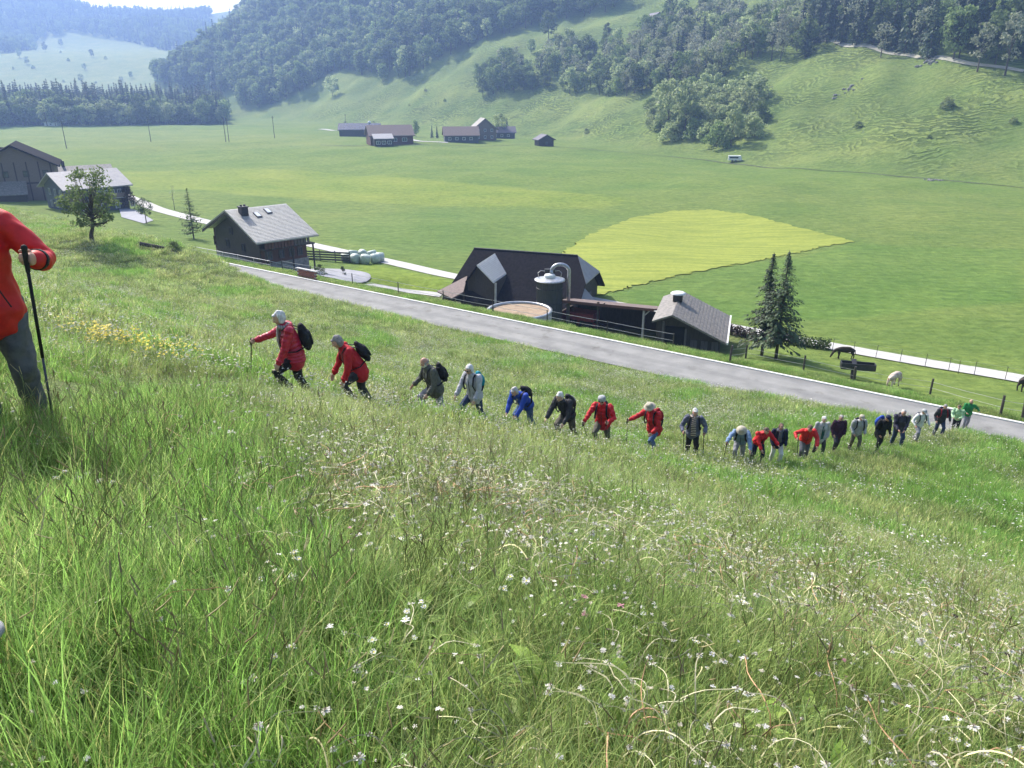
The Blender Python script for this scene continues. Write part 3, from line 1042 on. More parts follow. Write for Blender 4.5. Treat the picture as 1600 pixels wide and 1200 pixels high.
# ------------------------------------------------------------------ nearer trees: trunk and crown as parts
def near_tree(name, label, foot, h, r, z0, seed, leafm, nblob, per, leaf, shape='oval', r0=.14, lean=(0, 0), blob=None, group=None, rz=0):
    rs = np.random.RandomState(seed)
    t = thing(name, label, 'tree', foot, rz, group)
    p, cs = crown_points(rs, h, r * .85, z0, nblob, per, blob or r * .3, shape, .5)
    p[:, 0] += lean[0] * (p[:, 2] / h)
    p[:, 1] += lean[1] * (p[:, 2] / h)
    o = bpy.data.objects.new('crown', crown_mesh('crown', leaf_quads(p, leaf, rs, .55), leafm))
    COL.objects.link(o)
    o.parent = t
    cs[:, 0] += lean[0] * .7
    put('trunk', limbs_mb(rs, h, z0, r0, cs[::2], 8, lean), BARK, t, True)
    return t
L_FRUIT = leaf_mat('fruit_tree_leaf_pale', (.07, .11, .035), (.19, .25, .09), .45, 1.2)
near_tree('fruit_tree', 'dark green leaning fruit tree on the brow left of the chalet', ground(143, 377), 5.5, 2.25, 1.1, 15, L_FRUIT, 85, 40, .20, 'oval', .15, (.8, 0), .46)
near_tree('young_fruit_tree', 'small thin tree on the lawn right of the dark shrub', ground(229, 349), 3.9, 1.5, 1.3, 6, L_NEAR, 34, 26, .22, 'oval', .08, (0, 0), .42)
near_tree('red_leaved_shrub', 'dark reddish conical shrub beside the paved yard of the left house', ground(203, 327), 4.2, 1.7, .3, 7, L_RED, 50, 50, .24, 'cone', .09)
near_tree('lawn_shrub', 'round green shrub behind the big leaning tree', ground(183, 316), 2.6, 1.6, .2, 8, L_NEAR, 30, 40, .22, 'bush', .07)
def spruce_tree(label, foot, h, r, z0, seed, leafm, levels=34, per=6, cards=14, size=.30, gap=.12, droop=.35, name='spruce_tree', group=None):
    t = thing(name, label, 'tree', foot, 0, group)
    mb, v = spruce_parts(seed, h, r, z0, levels, per, cards, size, gap, droop)
    put('trunk', mb, BARK, t, True)
    o = bpy.data.objects.new('crown', crown_mesh('crown', v, leafm))
    COL.objects.link(o)
    o.parent = t
    return t
L_LARCH = leaf_mat('larch_needles', (.06, .10, .035), (.13, .18, .06), .35, 1.0)
spruce_tree('light green young larch behind the chalet roof on the left', ground(303, 373), 7.0, 2.3, .9, 3, L_LARCH, 26, 6, 10, .30, .1, .1, 'larch_tree')
spruce_tree('left one of the two dark spruces by the pasture fence', ground(1190, 556), 8.1, 1.9, 1.7, 4, L_SPR, 30, 8, 14, .34, .10, .42, group='pair of spruces by the fence')
spruce_tree('right one of the two dark spruces by the pasture fence', ground(1212, 561), 8.3, 2.5, 1.5, 9, L_SPR, 30, 8, 15, .34, .12, .42, group='pair of spruces by the fence')
near_tree('sapling', 'thin bare sapling left of the larch', ground(273, 328), 4.6, .5, 1.5, 12, L_BARE, 10, 10, .15, 'oval', .05)

# ------------------------------------------------------------------ buildings
WOOD_DARK = mat('dark_weathered_boards', (.085, .070, .060), (.045, .038, .034), .85, 5, 5, bmp=.5, stretch=(9, 9, .5))
WOOD_RED = mat('reddish_boards', (.17, .085, .065), (.10, .055, .045), .8, 5, 5, bmp=.4, stretch=(9, 9, .5))
WOOD_GREY = mat('grey_boards', (.15, .135, .13), (.09, .085, .08), .85, 5, 5, bmp=.5, stretch=(9, 9, .5))
WALL_BLUE = mat('grey_shingle_wall', (.115, .125, .15), (.08, .09, .11), .85, 6, 5, bmp=.3)
WALL_BROWN = mat('brown_wall', (.24, .185, .16), (.15, .12, .11), .85, 5, 5, stretch=(6, 6, .6))
STONE = mat('stone_base', (.34, .33, .31), (.18, .175, .17), .9, 4, 6, bmp=.5)
ROOF_SHINGLE = mat('weathered_grey_shingles', (.46, .45, .42), (.20, .195, .18), .5, 3.0, 6, bmp=.5, bdist=.05, stretch=(.8, 7, 1), spec=.6, lo=.3, hi=.7)
ROOF_DARK = mat('dark_fibre_roof', (.024, .022, .025), (.015, .014, .016), .95, 1.5, 5, bmp=.3, stretch=(3, 3, .6), spec=.04)
ROOF_TILE = mat('brown_grey_tiles', (.25, .225, .20), (.13, .12, .11), .65, 3.5, 6, bmp=.5, bdist=.04, spec=.5)
ROOF_LIGHT = mat('pale_ribbed_roof', (.72, .71, .68), (.52, .51, .49), .5, 4, 5, spec=.5)
ROOF_SMOOTH = mat('smooth_grey_roof', (.29, .28, .29), (.23, .22, .23), .55, 2.0, 5, bmp=.2, spec=.6)
ROOF_RED = mat('reddish_tile_roof', (.20, .145, .13), (.13, .10, .09), .75, 5, 5, bmp=.4)
METAL = mat('galvanised_metal', (.50, .51, .53), (.34, .35, .37), .35, 5, 4, metallic=.7, spec=.5)
METAL_D = mat('dark_metal', (.06, .06, .065), (.04, .04, .045), .5, 5, 4, metallic=.3)
SILO = mat('grey_green_silo_boards', (.10, .105, .09), (.055, .06, .05), .8, 6, 5, stretch=(8, 8, .4))
WHITE = mat('white_paint', (.78, .78, .76), (.68, .68, .66), .5, 5, 3)
GLASS = mat('window_glass', (.10, .12, .15), (.05, .06, .08), .08, 2, 2, spec=.8)
GLASS_L = mat('skylight_glass', (.62, .66, .70), (.55, .6, .65), .12, 2, 2, spec=1.0)
SHADE_IN = mat('interior_shade_paint', (.018, .018, .018), (.012, .012, .012), .95, 3, 2)  # near-black paint standing in for the shade inside openings
SLURRY = mat('dried_crust', (.40, .30, .20), (.24, .17, .12), .9, 1.4, 7, bmp=.5, bdist=.1, stretch=(1, 2.5, 1))
CONC = mat('concrete', (.52, .51, .49), (.40, .39, .37), .85, 4, 6, bmp=.2)
BRICKM = mat('brick_red', (.30, .12, .08), (.20, .09, .06), .9, 4, 4)
POST = mat('fence_post_wood', (.10, .085, .07), (.05, .045, .04), .9, 8, 4)
WIRE = mat('wire', (.50, .50, .48), (.4, .4, .4), .5, 4, 2, metallic=.3)

def gable_roof(parent, x0, x1, y0, y1, ze, zr, xr=None, th=.18, m=ROOF_SHINGLE, name='roof', zeb=None):
    """ridge runs along y at x = xr; eaves at x0 and x1"""
    xr = (x0 + x1) / 2 if xr is None else xr
    zeb = ze if zeb is None else zeb
    mb = MB()
    mb.slab([(x0, y0, ze), (xr - .003, y0, zr), (xr - .003, y1, zr), (x0, y1, ze)], th, down=(0, 0, -1))
    mb.slab([(xr + .003, y0, zr), (x1, y0, zeb), (x1, y1, zeb), (xr + .003, y1, zr)], th, down=(0, 0, -1))
    return put(name, mb, m, parent)
def gable_walls(parent, x0, x1, y0, y1, z0, zw, zr, m, xr=None, zwb=None, name='wall'):
    xr = (x0 + x1) / 2 if xr is None else xr
    zwb = zw if zwb is None else zwb
    sec = [(x0, z0), (x1, z0), (x1, zwb), (xr, zr), (x0, zw)]
    mb = MB()
    mb.add([(x, y0, z) for x, z in sec] + [(x, y1, z) for x, z in sec],
           [(0, 1, 2, 3, 4), (9, 8, 7, 6, 5), (0, 5, 6, 1), (1, 6, 7, 2), (2, 7, 8, 3), (3, 8, 9, 4), (4, 9, 5, 0)])
    return put(name, mb, m, parent)
def window(parent, c, nrm, w=.9, h=1.1, fm=WHITE, gm=GLASS, bars=1, shutter=None, name='window'):
    """a window standing proud of the wall: frame with a pane set back in it"""
    c = Vector(c)
    n = Vector(nrm).normalized()
    sx = Vector((0, 0, 1)).cross(n).normalized()
    up = Vector((0, 0, 1))
    R3 = Matrix((sx, n, up)).transposed()
    f = MB()
    t = .09
    for s in (-1, 1):
        f.box(c + sx * s * (w / 2 - t / 2) + n * .05, (t, .12, h), R3)
        f.box(c + up * s * (h / 2 - t / 2) + n * .05, (w - 2 * t, .12, t), R3)
    for i in range(bars):
        f.box(c + sx * ((i + 1) / (bars + 1) - .5) * w + n * .04, (.05, .08, h - 2 * t), R3)
    fo = put(name, f, fm, parent)
    p = MB()
    p.box(c + n * .02, (w - 2 * t, .03, h - 2 * t), R3)
    put('pane', p, gm, fo)
    if shutter is not None:
        for s in (-1, 1):
            q = MB()
            q.box(c + sx * s * (w / 2 + .24) + n * .03, (.42, .05, h), R3)
            put('shutter', q, shutter, fo)
    return fo
def plane_at(o, name, quad, th, m, parent): 
    mb = MB()
    mb.slab(quad, th, down=(0, 0, -1))
    return put(name, mb, m, parent)

# --- chalet: ridge along local y (pointing away to the right), gable end towards the camera at local y = 0
rz = math.radians(44 - 90)
near_c = Vector((-26.4, 79.2))
e1 = Vector((math.cos(math.radians(44)), math.sin(math.radians(44))))
e2 = Vector((-e1.y, e1.x))
org = near_c + e2 * 6.6
cz = -18.3
ch = thing('chalet', 'dark wooden chalet with grey shingle roof, chimney and railing beside the road', 'house', (org.x, org.y, cz), rz)
x0, x1 = -6.6, 6.6
LR = 7.3
gable_roof(ch, x0, x1, 0, LR, 3.45, 6.15, m=ROOF_SHINGLE, th=.16)
gable_walls(ch, -5.3, 5.3, .9, LR - .9, .9, 3.55, 5.65, WOOD_DARK)
mb = MB(); mb.box((0, LR / 2, .0), (10.8, LR - 1.6, 1.9)); put('stone_base', mb, STONE, ch)
mb = MB()
for s_ in (-1, 1):
    mb.slab([(s_ * 6.62, -.03, 3.22), (s_ * 6.62, .02, 3.22), (0, .02, 5.93), (0, -.03, 5.93)], .26, down=(0, 0, -1))
put('bargeboard', mb, WOOD_DARK, ch)
# long side facing the camera right: red lower boards, windows, balcony
mb = MB(); mb.box((5.36, LR / 2, 1.75), (.10, LR - 2.0, 1.6)); put('cladding', mb, WOOD_RED, ch)
for yy in (1.9, 3.3, 4.5, 5.5): window(ch, (5.42, yy, 1.75), (1, 0, 0), .62, .95, WOOD_GREY, GLASS, 1)
mb = MB()
mb.box((5.85, LR / 2 + .2, 2.55), (1.0, LR - 1.2, .12))
put('balcony_floor', mb, WOOD_DARK, ch)
for yy in [1.2 + .38 * i for i in range(14)]:
    mb = MB(); mb.box((6.3, yy, 2.98), (.05, .30, .74)); put('balcony_board', mb, WOOD_RED if yy < 4.4 else WOOD_GREY, ch)
mb = MB(); mb.box((6.3, LR / 2 + .2, 3.40), (.10, LR - 1.2, .07)); put('balcony_rail', mb, WOOD_DARK, ch)
for yy in (1.1, 4.2, 6.7):
    mb = MB(); mb.beam((6.22, yy, -.9), (6.22, yy, 2.5), .14); put('balcony_post', mb, WOOD_DARK, ch)
# far (left) side gallery
mb = MB(); mb.box((-5.8, LR / 2, 1.5), (.9, LR - 2, .12)); mb.box((-6.2, LR / 2, 2.0), (.06, LR - 2, .9)); put('gallery', mb, WOOD_DARK, ch)
mb = MB()
for yy in (1.2, LR - 1.2): mb.beam((-6.15, yy, 0), (-6.15, yy, 3.4), .13)
put('gallery_post', mb, WOOD_RED, ch)
window(ch, (-1.0, .88, 3.7), (0, -1, 0), .7, .8, WOOD_DARK, GLASS, 1)
window(ch, (1.6, .88, 2.2), (0, -1, 0), .7, .9, WOOD_DARK, GLASS, 1)
window(ch, (-2.2, .88, 2.2), (0, -1, 0), .7, .9, WOOD_DARK, GLASS, 1)
def roof_z(x): return 6.15 - abs(x) * 2.7 / 6.6
mb = MB(); mb.box((1.2, 1.55, roof_z(1.2) + .2), (.85, .75, 1.2)); mb.box((1.2, 1.55, roof_z(1.2) + .82), (1.0, .9, .1)); c_ = put('chimney', mb, METAL_D, ch)
mb = MB()
for dy in (-.2, .2): mb.tube([(1.2, 1.55 + dy, roof_z(1.2) + .8), (1.2, 1.55 + dy, roof_z(1.2) + 1.05)], [.13, .13], 10)
put('chimney_pot', mb, METAL_D, c_)
for (xx, yy) in ((1.7, 2.9), (1.2, 4.4)):
    a = math.atan2(2.7, 6.6)
    R3 = Matrix.Rotation(a, 3, 'Y')
    f = MB(); f.box((xx, yy, roof_z(xx) + .08), (1.0, .62, .10), R3)
    fo = put('skylight', f, METAL_D, ch)
    g = MB(); g.box((xx + .01, yy, roof_z(xx) + .14), (.84, .46, .03), R3); put('pane', g, GLASS_L, fo)
mb = MB()
for i in range(26):   # shingle courses: low steps across the roof
    for s_ in (1, -1):
        xx = s_ * (.25 + i * .245)
        mb.box((xx, LR / 2, roof_z(xx) + .012), (.20, LR - .04, .03), Matrix.Rotation(s_ * math.atan2(2.7, 6.6), 3, 'Y') @ Matrix.Rotation(math.radians(-3 * s_), 3, 'Y'))
tag(put('shingle_courses', mb, ROOF_SHINGLE, ch), kind='stuff')

# --- big dark roofed barn
rzb = math.atan2(-.34, .94)          # local x runs along the ridge
lb = Vector((-3.9, 78.6))
bz = -20.6
bn = thing('barn', 'large barn with a huge near black roof and pale dormer, behind the silo', 'barn', (lb.x, lb.y, bz), rzb)
RL, hw, ze, zr = 12.6, 5.5, 1.3, 5.35
sl = (zr - ze) / hw
hip = 2.1
mb = MB()
# front slope with clipped right corner (half hip), back slope, hip triangle
mb.slab([(-1.2, -hw, ze), (RL, -hw, ze), (RL, -hw * .50, ze + sl * hw * .50), (RL - 1.6, 0, zr), (0, 0, zr)], .16, down=(0, 0, -1))
mb.slab([(0, .004, zr), (RL - 1.6, .004, zr), (RL, hw * .5, ze + sl * hw * .5), (RL, hw, ze), (-.6, hw, ze)], .16, down=(0, 0, -1))
put('roof', mb, ROOF_DARK, bn)
mb = MB(); mb.slab([(RL - 1.58, -.01, zr + .02), (RL + .05, -hw * .5, ze + sl * hw * .5 + .02), (RL + .05, hw * .5, ze + sl * hw * .5 + .02)], .12, down=(0, 0, -1))
put('half_hip', mb, ROOF_SMOOTH, bn)
mb = MB()
sec = [(-hw + .5, -1.5), (hw - .5, -1.5), (hw - .5, ze + .2), (hw * .45, ze + sl * hw * .45), (-hw * .45, ze + sl * hw * .45), (-hw + .5, ze + .2)]
mb.add([(.6, y_, z_) for y_, z_ in sec] + [(RL - .7, y_, z_) for y_, z_ in sec], [(0, 1, 2, 3, 4, 5), (11, 10, 9, 8, 7, 6)] + [(i, i + 6, (i + 1) % 6 + 6, (i + 1) % 6) for i in range(6)])
put('wall', mb, WOOD_DARK, bn)
mb = MB(); mb.box((RL - .68, 1.2, .2), (.1, 2.2, 2.4)); put('barn_door', mb, WOOD_GREY, bn)
mb = MB(); mb.tube([(0, 0, zr + .02), (RL - 1.6, 0, zr + .02)], [.09, .09], 8); put('ridge_cap', mb, METAL_D, bn)
# small lean roof on the right gable
mb = MB(); mb.slab([(RL - .5, -3.2, 2.2), (RL + 1.1, -3.4, .7), (RL + 1.1, -1.2, .9), (RL - .5, -1.0, 2.4)], .08, down=(0, 0, -1)); put('gable_canopy', mb, ROOF_SMOOTH, bn)
# dormer: gable faces the camera and slightly left; pale right slope
def bl(px, py, y): 
    """point on the sight line of a pixel at forward distance y, in barn coordinates"""
    d = ray(px, py); t = y / d[1]
    w_ = Vector((d[0] * t, y, d[2] * t)) - Vector((lb.x, lb.y, bz))
    return Matrix.Rotation(-rzb, 3, 'Z') @ w_
da = bl(745, 414, 73.2); db = bl(773, 396, 76.6); dc = bl(791, 427, 74.6); dd = bl(771, 441, 71.8)
mb = MB(); mb.slab([da, db, dc, dd], .12, down=(0, 0, -1))
do_ = put('dormer_roof', mb, ROOF_LIGHT, bn)
mb = MB()
for i in range(13):
    t = (i + .5) / 13
    a_, b_ = da.lerp(dd, t), db.lerp(dc, t)
    mb.beam(a_ + Vector((0, 0, .03)), b_ + Vector((0, 0, .03)), .05, .05)
tag(put('roof_ribs', mb, CONC, do_), kind='stuff')
ll = bl(727, 440, 73.6)
mb = MB(); mb.slab([ll, ll + (db - da) * .8, db - Vector((0, 0, .02)), da - Vector((0, 0, .02))], .12, down=(0, 0, -1)); put('dormer_side_roof', mb, ROOF_DARK, bn)
mb = MB()
o1 = da + (db - da) * .12 - Vector((0, 0, .14)); o2 = dd + (dc - dd) * .12 - Vector((0, 0, .1)); o3 = ll + (db - da) * .12 - Vector((0, 0, .1))
mb.add([o3, o1, o2, (o2.x, o2.y, 0), (o3.x, o3.y, 0)], [(0, 1, 2, 3, 4)])
vv = [(p[0] + .25, p[1] + 2.5, p[2]) for p in mb.v[:5]]
mb.add(vv, [(4, 3, 2, 1, 0)]); mb.f += [(i, i + 5, (i + 1) % 5 + 5, (i + 1) % 5) for i in range(5)]; mb.m += [0] * 5
put('dormer_gable', mb, WOOD_DARK, bn)
mb = MB(); mb.beam(dd + Vector((.15, .2, -.1)), (dd.x + .1, dd.y + .2, .2), .16); put('dormer_post', mb, CONC, bn)
# low roof on the left with reddish tiles
q1, q2, q3, q4 = bl(683, 455, 74), bl(730, 431, 75.5), bl(724, 456, 72.4), bl(706, 466, 72)
mb = MB(); mb.slab([q1, q2, q3, q4], .12, down=(0, 0, -1)); put('side_roof', mb, ROOF_RED, bn)
mb = MB(); mb.beam(q4 + Vector((.2, .3, -.1)), (q4.x + .2, q4.y + .3, -1.5), .15); mb.beam(q3 + Vector((-.2, .6, -.1)), (q3.x - .2, q3.y + .6, -1.5), .15); put('side_post', mb, WOOD_DARK, bn)

# --- silo with lid, dome and filling pipe
def at_y(px, py, y):
    d = ray(px, py); t = y / d[1]
    return Vector((d[0] * t, y, d[2] * t))
p = at_y(859, 436, 66.5)
zb = gz(p.x, p.y) - .2
so = thing('silo', 'round grey boarded silo with metal lid and curved filling pipe', 'silo', (p.x, p.y, zb))
hs_ = p.z - zb
mb = MB(); mb.lathe([(1.12, 0), (1.12, hs_ - .1)], n=40, close=True); put('silo_body', mb, SILO, so)
mb = MB()
for i in range(40):
    a = 2 * math.pi * i / 40
    mb.box((math.cos(a) * 1.135, math.sin(a) * 1.135, (hs_ - .2) / 2), (.05, .03, hs_ - .25), Matrix.Rotation(a, 3, 'Z'))
tag(put('battens', mb, SILO, so), kind='stuff')
for z_ in (.35, .6, .85): 
    mb = MB(); mb.lathe([(1.16, hs_ * z_ - .03), (1.19, hs_ * z_), (1.16, hs_ * z_ + .03)], n=40); put('hoop', mb, METAL_D, so)
mb = MB(); mb.lathe([(.02, hs_ + .22), (.5, hs_ + .16), (1.2, hs_ + .02), (1.36, hs_ - .02), (1.36, hs_ - .12), (1.2, hs_ - .14)], n=40); put('lid', mb, METAL, so, True)
mb = MB(); mb.lathe([(.50, hs_ + .12), (.50, hs_ + .32), (.40, hs_ + .44), (.02, hs_ + .50)], n=24); put('hatch_dome', mb, WHITE, so, True)
mb = MB()
arc = [(.15, 0, hs_ + .5)] + [(.15 + .78 * (1 - math.cos(a)), .3, hs_ + .62 + .62 * math.sin(a)) for a in [math.pi * i / 10 for i in range(11)]] + [(1.71, .3, hs_ - .6), (1.71, .3, .6)]
mb.tube(arc, [.16] * len(arc), 12); put('filling_pipe', mb, METAL, so, True)
for s_ in (-1, 1):
    mb = MB(); pts_ = [(s_ * .95, 0, hs_ + .05), (s_ * 1.05, 0, hs_ + .55), (s_ * .8, 0, hs_ + .75), (s_ * .45, 0, hs_ + .72)]; mb.tube(pts_, [.03] * 4, 6); put('handrail', mb, METAL, so)
mb = MB(); mb.box((0, .5, hs_ + .62), (.9, .35, .34)); put('blower_housing', mb, METAL_D, so)

# --- round slurry tank
p = at_y(812, 484, 62.2)
tk = thing('slurry_tank', 'round open concrete tank with brown crusted surface below the road', 'tank', (p.x, p.y, p.z))
mb = MB(); mb.lathe([(2.68, -2.5), (2.68, 0), (2.52, 0), (2.52, -.3)], n=56); put('tank_wall', mb, CONC, tk, False)
mb = MB(); mb.lathe([(2.74, -.09), (2.74, .03), (2.62, .05), (2.50, .03), (2.50, -.09)], n=56); put('rim', mb, METAL, tk, True)
mb = MB(); mb.lathe([(0.01, -.10), (.9, -.13), (1.8, -.11), (2.5, -.14)], n=56); put('crust', mb, SLURRY, tk)

# --- open machine shed
sa, sb_ = at_y(865, 468, 66.6), at_y(1022, 483, 62.0)
d_ = (sb_ - sa); d_.z = 0
rzs = math.atan2(d_.y, d_.x); LS = d_.length
sh = thing('machine_shed', 'long open sided shed with flat reddish edged roof between silo and stable', 'shed', (sa.x, sa.y, -20.4), rzs)
zt0, zt1 = sa.z + 20.4, sb_.z + 20.4
mb = MB(); mb.slab([(0, 0, zt0), (LS, 0, zt1), (LS, 4.6, zt1 - .95), (0, 4.6, zt0 - .95)], .14, down=(0, 0, -1)); put('roof', mb, ROOF_RED, sh)
mb = MB(); mb.slab([(0, -.04, zt0 + .03), (LS, -.04, zt1 + .03), (LS, -.005, zt1 + .03), (0, -.005, zt0 + .03)], .24, down=(0, 0, -1)); put('fascia', mb, WOOD_RED, sh)
mb = MB(); mb.box((LS / 2, 4.4, .5), (LS, .15, 2.6)); put('back_wall', mb, WOOD_DARK, sh)
mb = MB(); mb.box((.1, 2.3, .4), (.15, 3.9, 2.2)); put('end_wall', mb, WOOD_DARK, sh)
for i, xx in enumerate((.3, LS * .45, LS - .95)):
    mb = MB(); mb.beam((xx, .25, -.4), (xx, .25, zt1 - .12), .17); mb.beam((xx, .25, zt1 - .8), (xx + .6, .25, zt1 - .15), .1); put('post', mb, CONC if i == 2 else WOOD_DARK, sh)
REDP = mat('faded_red_paint', (.28, .05, .05), (.18, .04, .04), .5, 4, 3)
wg = thing('farm_trailer', 'dull red farm trailer standing in the dark open shed', 'trailer', tuple(sa.lerp(sb_, .30) + Vector((.3, 1.9, 0)))[:2] + (-20.5,), rzs)
mb = MB(); mb.box((0, 0, 1.15), (2.6, 1.5, .12)); [mb.box((0, s_ * .74, 1.5), (2.6, .05, .6)) for s_ in (-1, 1)]; [mb.box((s_ * 1.29, 0, 1.5), (.05, 1.43, .6)) for s_ in (-1, 1)]
put('bed', mb, REDP, wg)
for sx_ in (-.8, .8):
    for sy_ in (-.8, .8):
        mb = MB(); mb.tube([(sx_, sy_ - .1, .42), (sx_, sy_ + .1, .42)], [.42, .42], 18); w0 = put('wheel', mb, METAL_D, wg)
        mb = MB(); mb.tube([(sx_, sy_ - .11, .42), (sx_, sy_ + .11, .42)], [.2, .2], 12); put('rim', mb, REDP, w0)
mb = MB(); mb.beam((1.3, 0, 1.0), (2.4, 0, .55), .1); put('drawbar', mb, METAL_D, wg)

# --- stable with grey brown roof
rf_, rbk = Vector((12.3, 57.0, -16.2)), Vector((14.6, 64.7, -16.1))
rzt = math.atan2(.957, .288) - math.pi / 2
st = thing('stable', 'low stable with wide mottled grey brown roof and roof vent', 'barn', (12.3, 57.0, -19.9), rzt)
gable_roof(st, -1.5, 4.3, 0, 8.0, 3.1, 3.7, xr=0, th=.14, m=ROOF_TILE, zeb=1.75)
mb = MB()
sec = [(-1.2, -.8), (3.7, -.8), (3.7, 1.85), (0, 3.5), (-1.2, 3.0)]
mb.add([(x_, .9, z_) for x_, z_ in sec] + [(x_, 7.5, z_) for x_, z_ in sec], [(0, 1, 2, 3, 4), (9, 8, 7, 6, 5)] + [(i, i + 5, (i + 1) % 5 + 5, (i + 1) % 5) for i in range(5)])
put('wall', mb, WOOD_DARK, st)
mb = MB(); mb.box((.25, .86, 1.0), (1.5, .06, 3.1)); put('doorway_shade', mb, SHADE_IN, st)  # flat dark panel: shade of the open doorway painted on the wall
for xx in (-.65, 1.1):
    mb = MB(); mb.beam((xx, .55, -.6), (xx, .55, 3.0 - max(0, xx) * .44), .15); put('post', mb, WOOD_GREY, st)
for i in range(9):
    xx = 1.35 + i * .27
    mb = MB(); mb.box((xx, .86, .45), (.24, .05, 2.2)); put('board', mb, WOOD_GREY if i % 3 else WOOD_DARK, st)
mb = MB(); mb.slab([(4.24, -.02, 1.86), (4.36, -.02, 1.84), (4.36, 8.02, 1.84), (4.24, 8.02, 1.86)], .16, down=(0, 0, -1)); put('gutter', mb, WHITE, st)
mb = MB(); mb.box((0, 4.6, 3.95), (.75, .75, .6)); vt = put('roof_vent', mb, METAL_D, st)
mb = MB(); mb.lathe([(.62, .0), (.62, .07), (.45, .16), (.02, .2)], (0, 4.6, 4.24), n=20); put('vent_cap', mb, WHITE, vt, True)
mb = MB()
for i in range(16):
    xx = .15 + i * .26
    mb.box((xx, 4, 3.7 - xx * 1.95 / 4.3 + .015), (.2, 7.96, .03), Matrix.Rotation(math.atan2(1.95, 4.3) + math.radians(3), 3, 'Y') @ Matrix.Identity(3))
tag(put('tile_courses', mb, ROOF_TILE, st), kind='stuff')

# --- left hamlet
def local_house(name, label, cat, px, py, rzdeg, zoff=0, base=None):
    g = base or ground(px, py)
    return thing(name, label, cat, (g.x, g.y, g.z + zoff), math.radians(rzdeg)), g
gc = ground(110, 331)
hb_ = thing('farmhouse', 'slate grey farmhouse with smooth pale grey roof behind the fruit tree', 'house', (gc.x, gc.y, gc.z - .6), math.radians(51 - 90))
gw, Lh = 9.0, 11.3
# near corner of the walls at local (0, 0); gable end runs to negative x, long side along y
gable_roof(hb_, -gw - .9, .9, -.9, Lh, 4.35, 7.0, m=ROOF_SMOOTH, th=.2)
gable_walls(hb_, -gw, 0, 0, Lh - .9, -1, 4.75, 6.65, WALL_BLUE)
for zz in (1.5, 3.6):
    for xx in (-6.9, -4.6, -2.3): window(hb_, (xx, -.01, zz), (0, -1, 0), .75, 1.15, mat('pale_window_frame', (.45, .46, .48), (.38, .39, .40), .6), GLASS, 1, MATS.get('grey_shingle_wall'))
mb = MB(); mb.box((.02, 1.5, 1.6), (.06, 2.6, 5.2)); put('plaster_panel', mb, WALL_BROWN, hb_)
for yy in (4.2, 5.4, 6.6, 7.8, 9.0): window(hb_, (.01, yy, 3.2), (1, 0, 0), .7, 1.0, WHITE, GLASS, 1)
mb = MB(); mb.box((.55, 6.4, 2.3), (1.1, 6.4, .14)); put('balcony_floor', mb, CONC, hb_)
mb = MB(); mb.box((1.08, 6.4, 2.75), (.05, 6.4, .8)); put('balcony_panel', mb, WALL_BROWN, hb_)
for yy in (2.6, 5.4, 8.3, 11): window(hb_, (.01, yy, .9), (1, 0, 0), .8, 1.1, WHITE, GLASS, 1)
mb = MB(); mb.box((-4.5, .2, -.3), (9.2, .5, 1.0)); put('stone_base', mb, STONE, hb_)
# second wing behind with a chimney
ga = ground(60, 303)
wgm = at_y(70, 262, 152)
bg = thing('big_farm_barn', 'broad brown farm barn with wide dark roof at the left edge', 'barn', (at_y(24, 300, 158).x + 1.6, 158, gz(at_y(24, 300, 158).x, 158) - .5), math.radians(27))
zapex = at_y(24, 227, 150).z - bg.location.z
zeav = at_y(96, 262, 150).z - bg.location.z
gable_roof(bg, -7.4, 7.6, -8, 7, zeav, zapex, m=ROOF_DARK, th=.3)
gable_walls(bg, -6.6, 6.6, -6.8, 6, -1.5, zeav + .2, zapex - .5, WALL_BROWN)
mb = MB()
for i in range(7):
    mb.box((-6 + i * 2, -6.83, zeav * .5 + .3), (.2, .08, zeav + 1.0))
tag(put('timber_posts', mb, WOOD_DARK, bg), kind='stuff')
mb = MB(); mb.box((0, -6.86, zeav * .55), (13.1, .1, .3)); put('timber_beam', mb, WOOD_DARK, bg)
for xx in (-5, -1.7, 1.7, 5): window(bg, (xx, -6.82, zeav * .8), (0, -1, 0), 1.0, 1.2, WOOD_DARK, GLASS, 1)
mb = MB(); mb.slab([(-9, -6.9, zeav * .62), (1.5, -6.9, zeav * .62), (1.5, -9.6, zeav * .30), (-9, -9.6, zeav * .30)], .15, down=(0, 0, -1)); put('lean_to_roof', mb, ROOF_TILE, bg)
mb = MB(); mb.box((-3.8, -8.2, .1), (10, 2.4, zeav * .55)); put('lean_to_wall', mb, WOOD_DARK, bg)
lf = at_y(-30, 250, 168)
bl2 = thing('long_farm_roof', 'long dark roofed farm building cut off by the left edge', 'barn', (lf.x - 4, 172, gz(lf.x, 172) - .5), math.radians(80))
gable_roof(bl2, -8, 8, -14, 12, 5.2, 9.6, m=ROOF_DARK, th=.3)
gable_walls(bl2, -7, 7, -13, 11, -2, 5.4, 9.1, WALL_BROWN)
window(bl2, (6.98, 0, 3), (1, 0, 0), 1, 1.2, WOOD_DARK, GLASS, 1)
hc = at_y(128, 268, 172)
h3 = thing('brown_roofed_house', 'house with brown roof and small chimney just showing behind the grey roof', 'house', (hc.x - 1, 176, gz(hc.x, 176) - .4), math.radians(-52))
gable_roof(h3, -4.5, 4.5, -6, 5, 3.4, 5.9, m=ROOF_TILE, th=.25)
gable_walls(h3, -3.8, 3.8, -5.3, 4.3, -1, 3.6, 5.5, WALL_BROWN)
mb = MB(); mb.box((0, -4.5, 6.3), (.6, .6, 1.4)); put('chimney', mb, METAL_D, h3)
window(h3, (3.82, 0, 2.2), (1, 0, 0), 1, 1.1, WHITE, GLASS, 1)

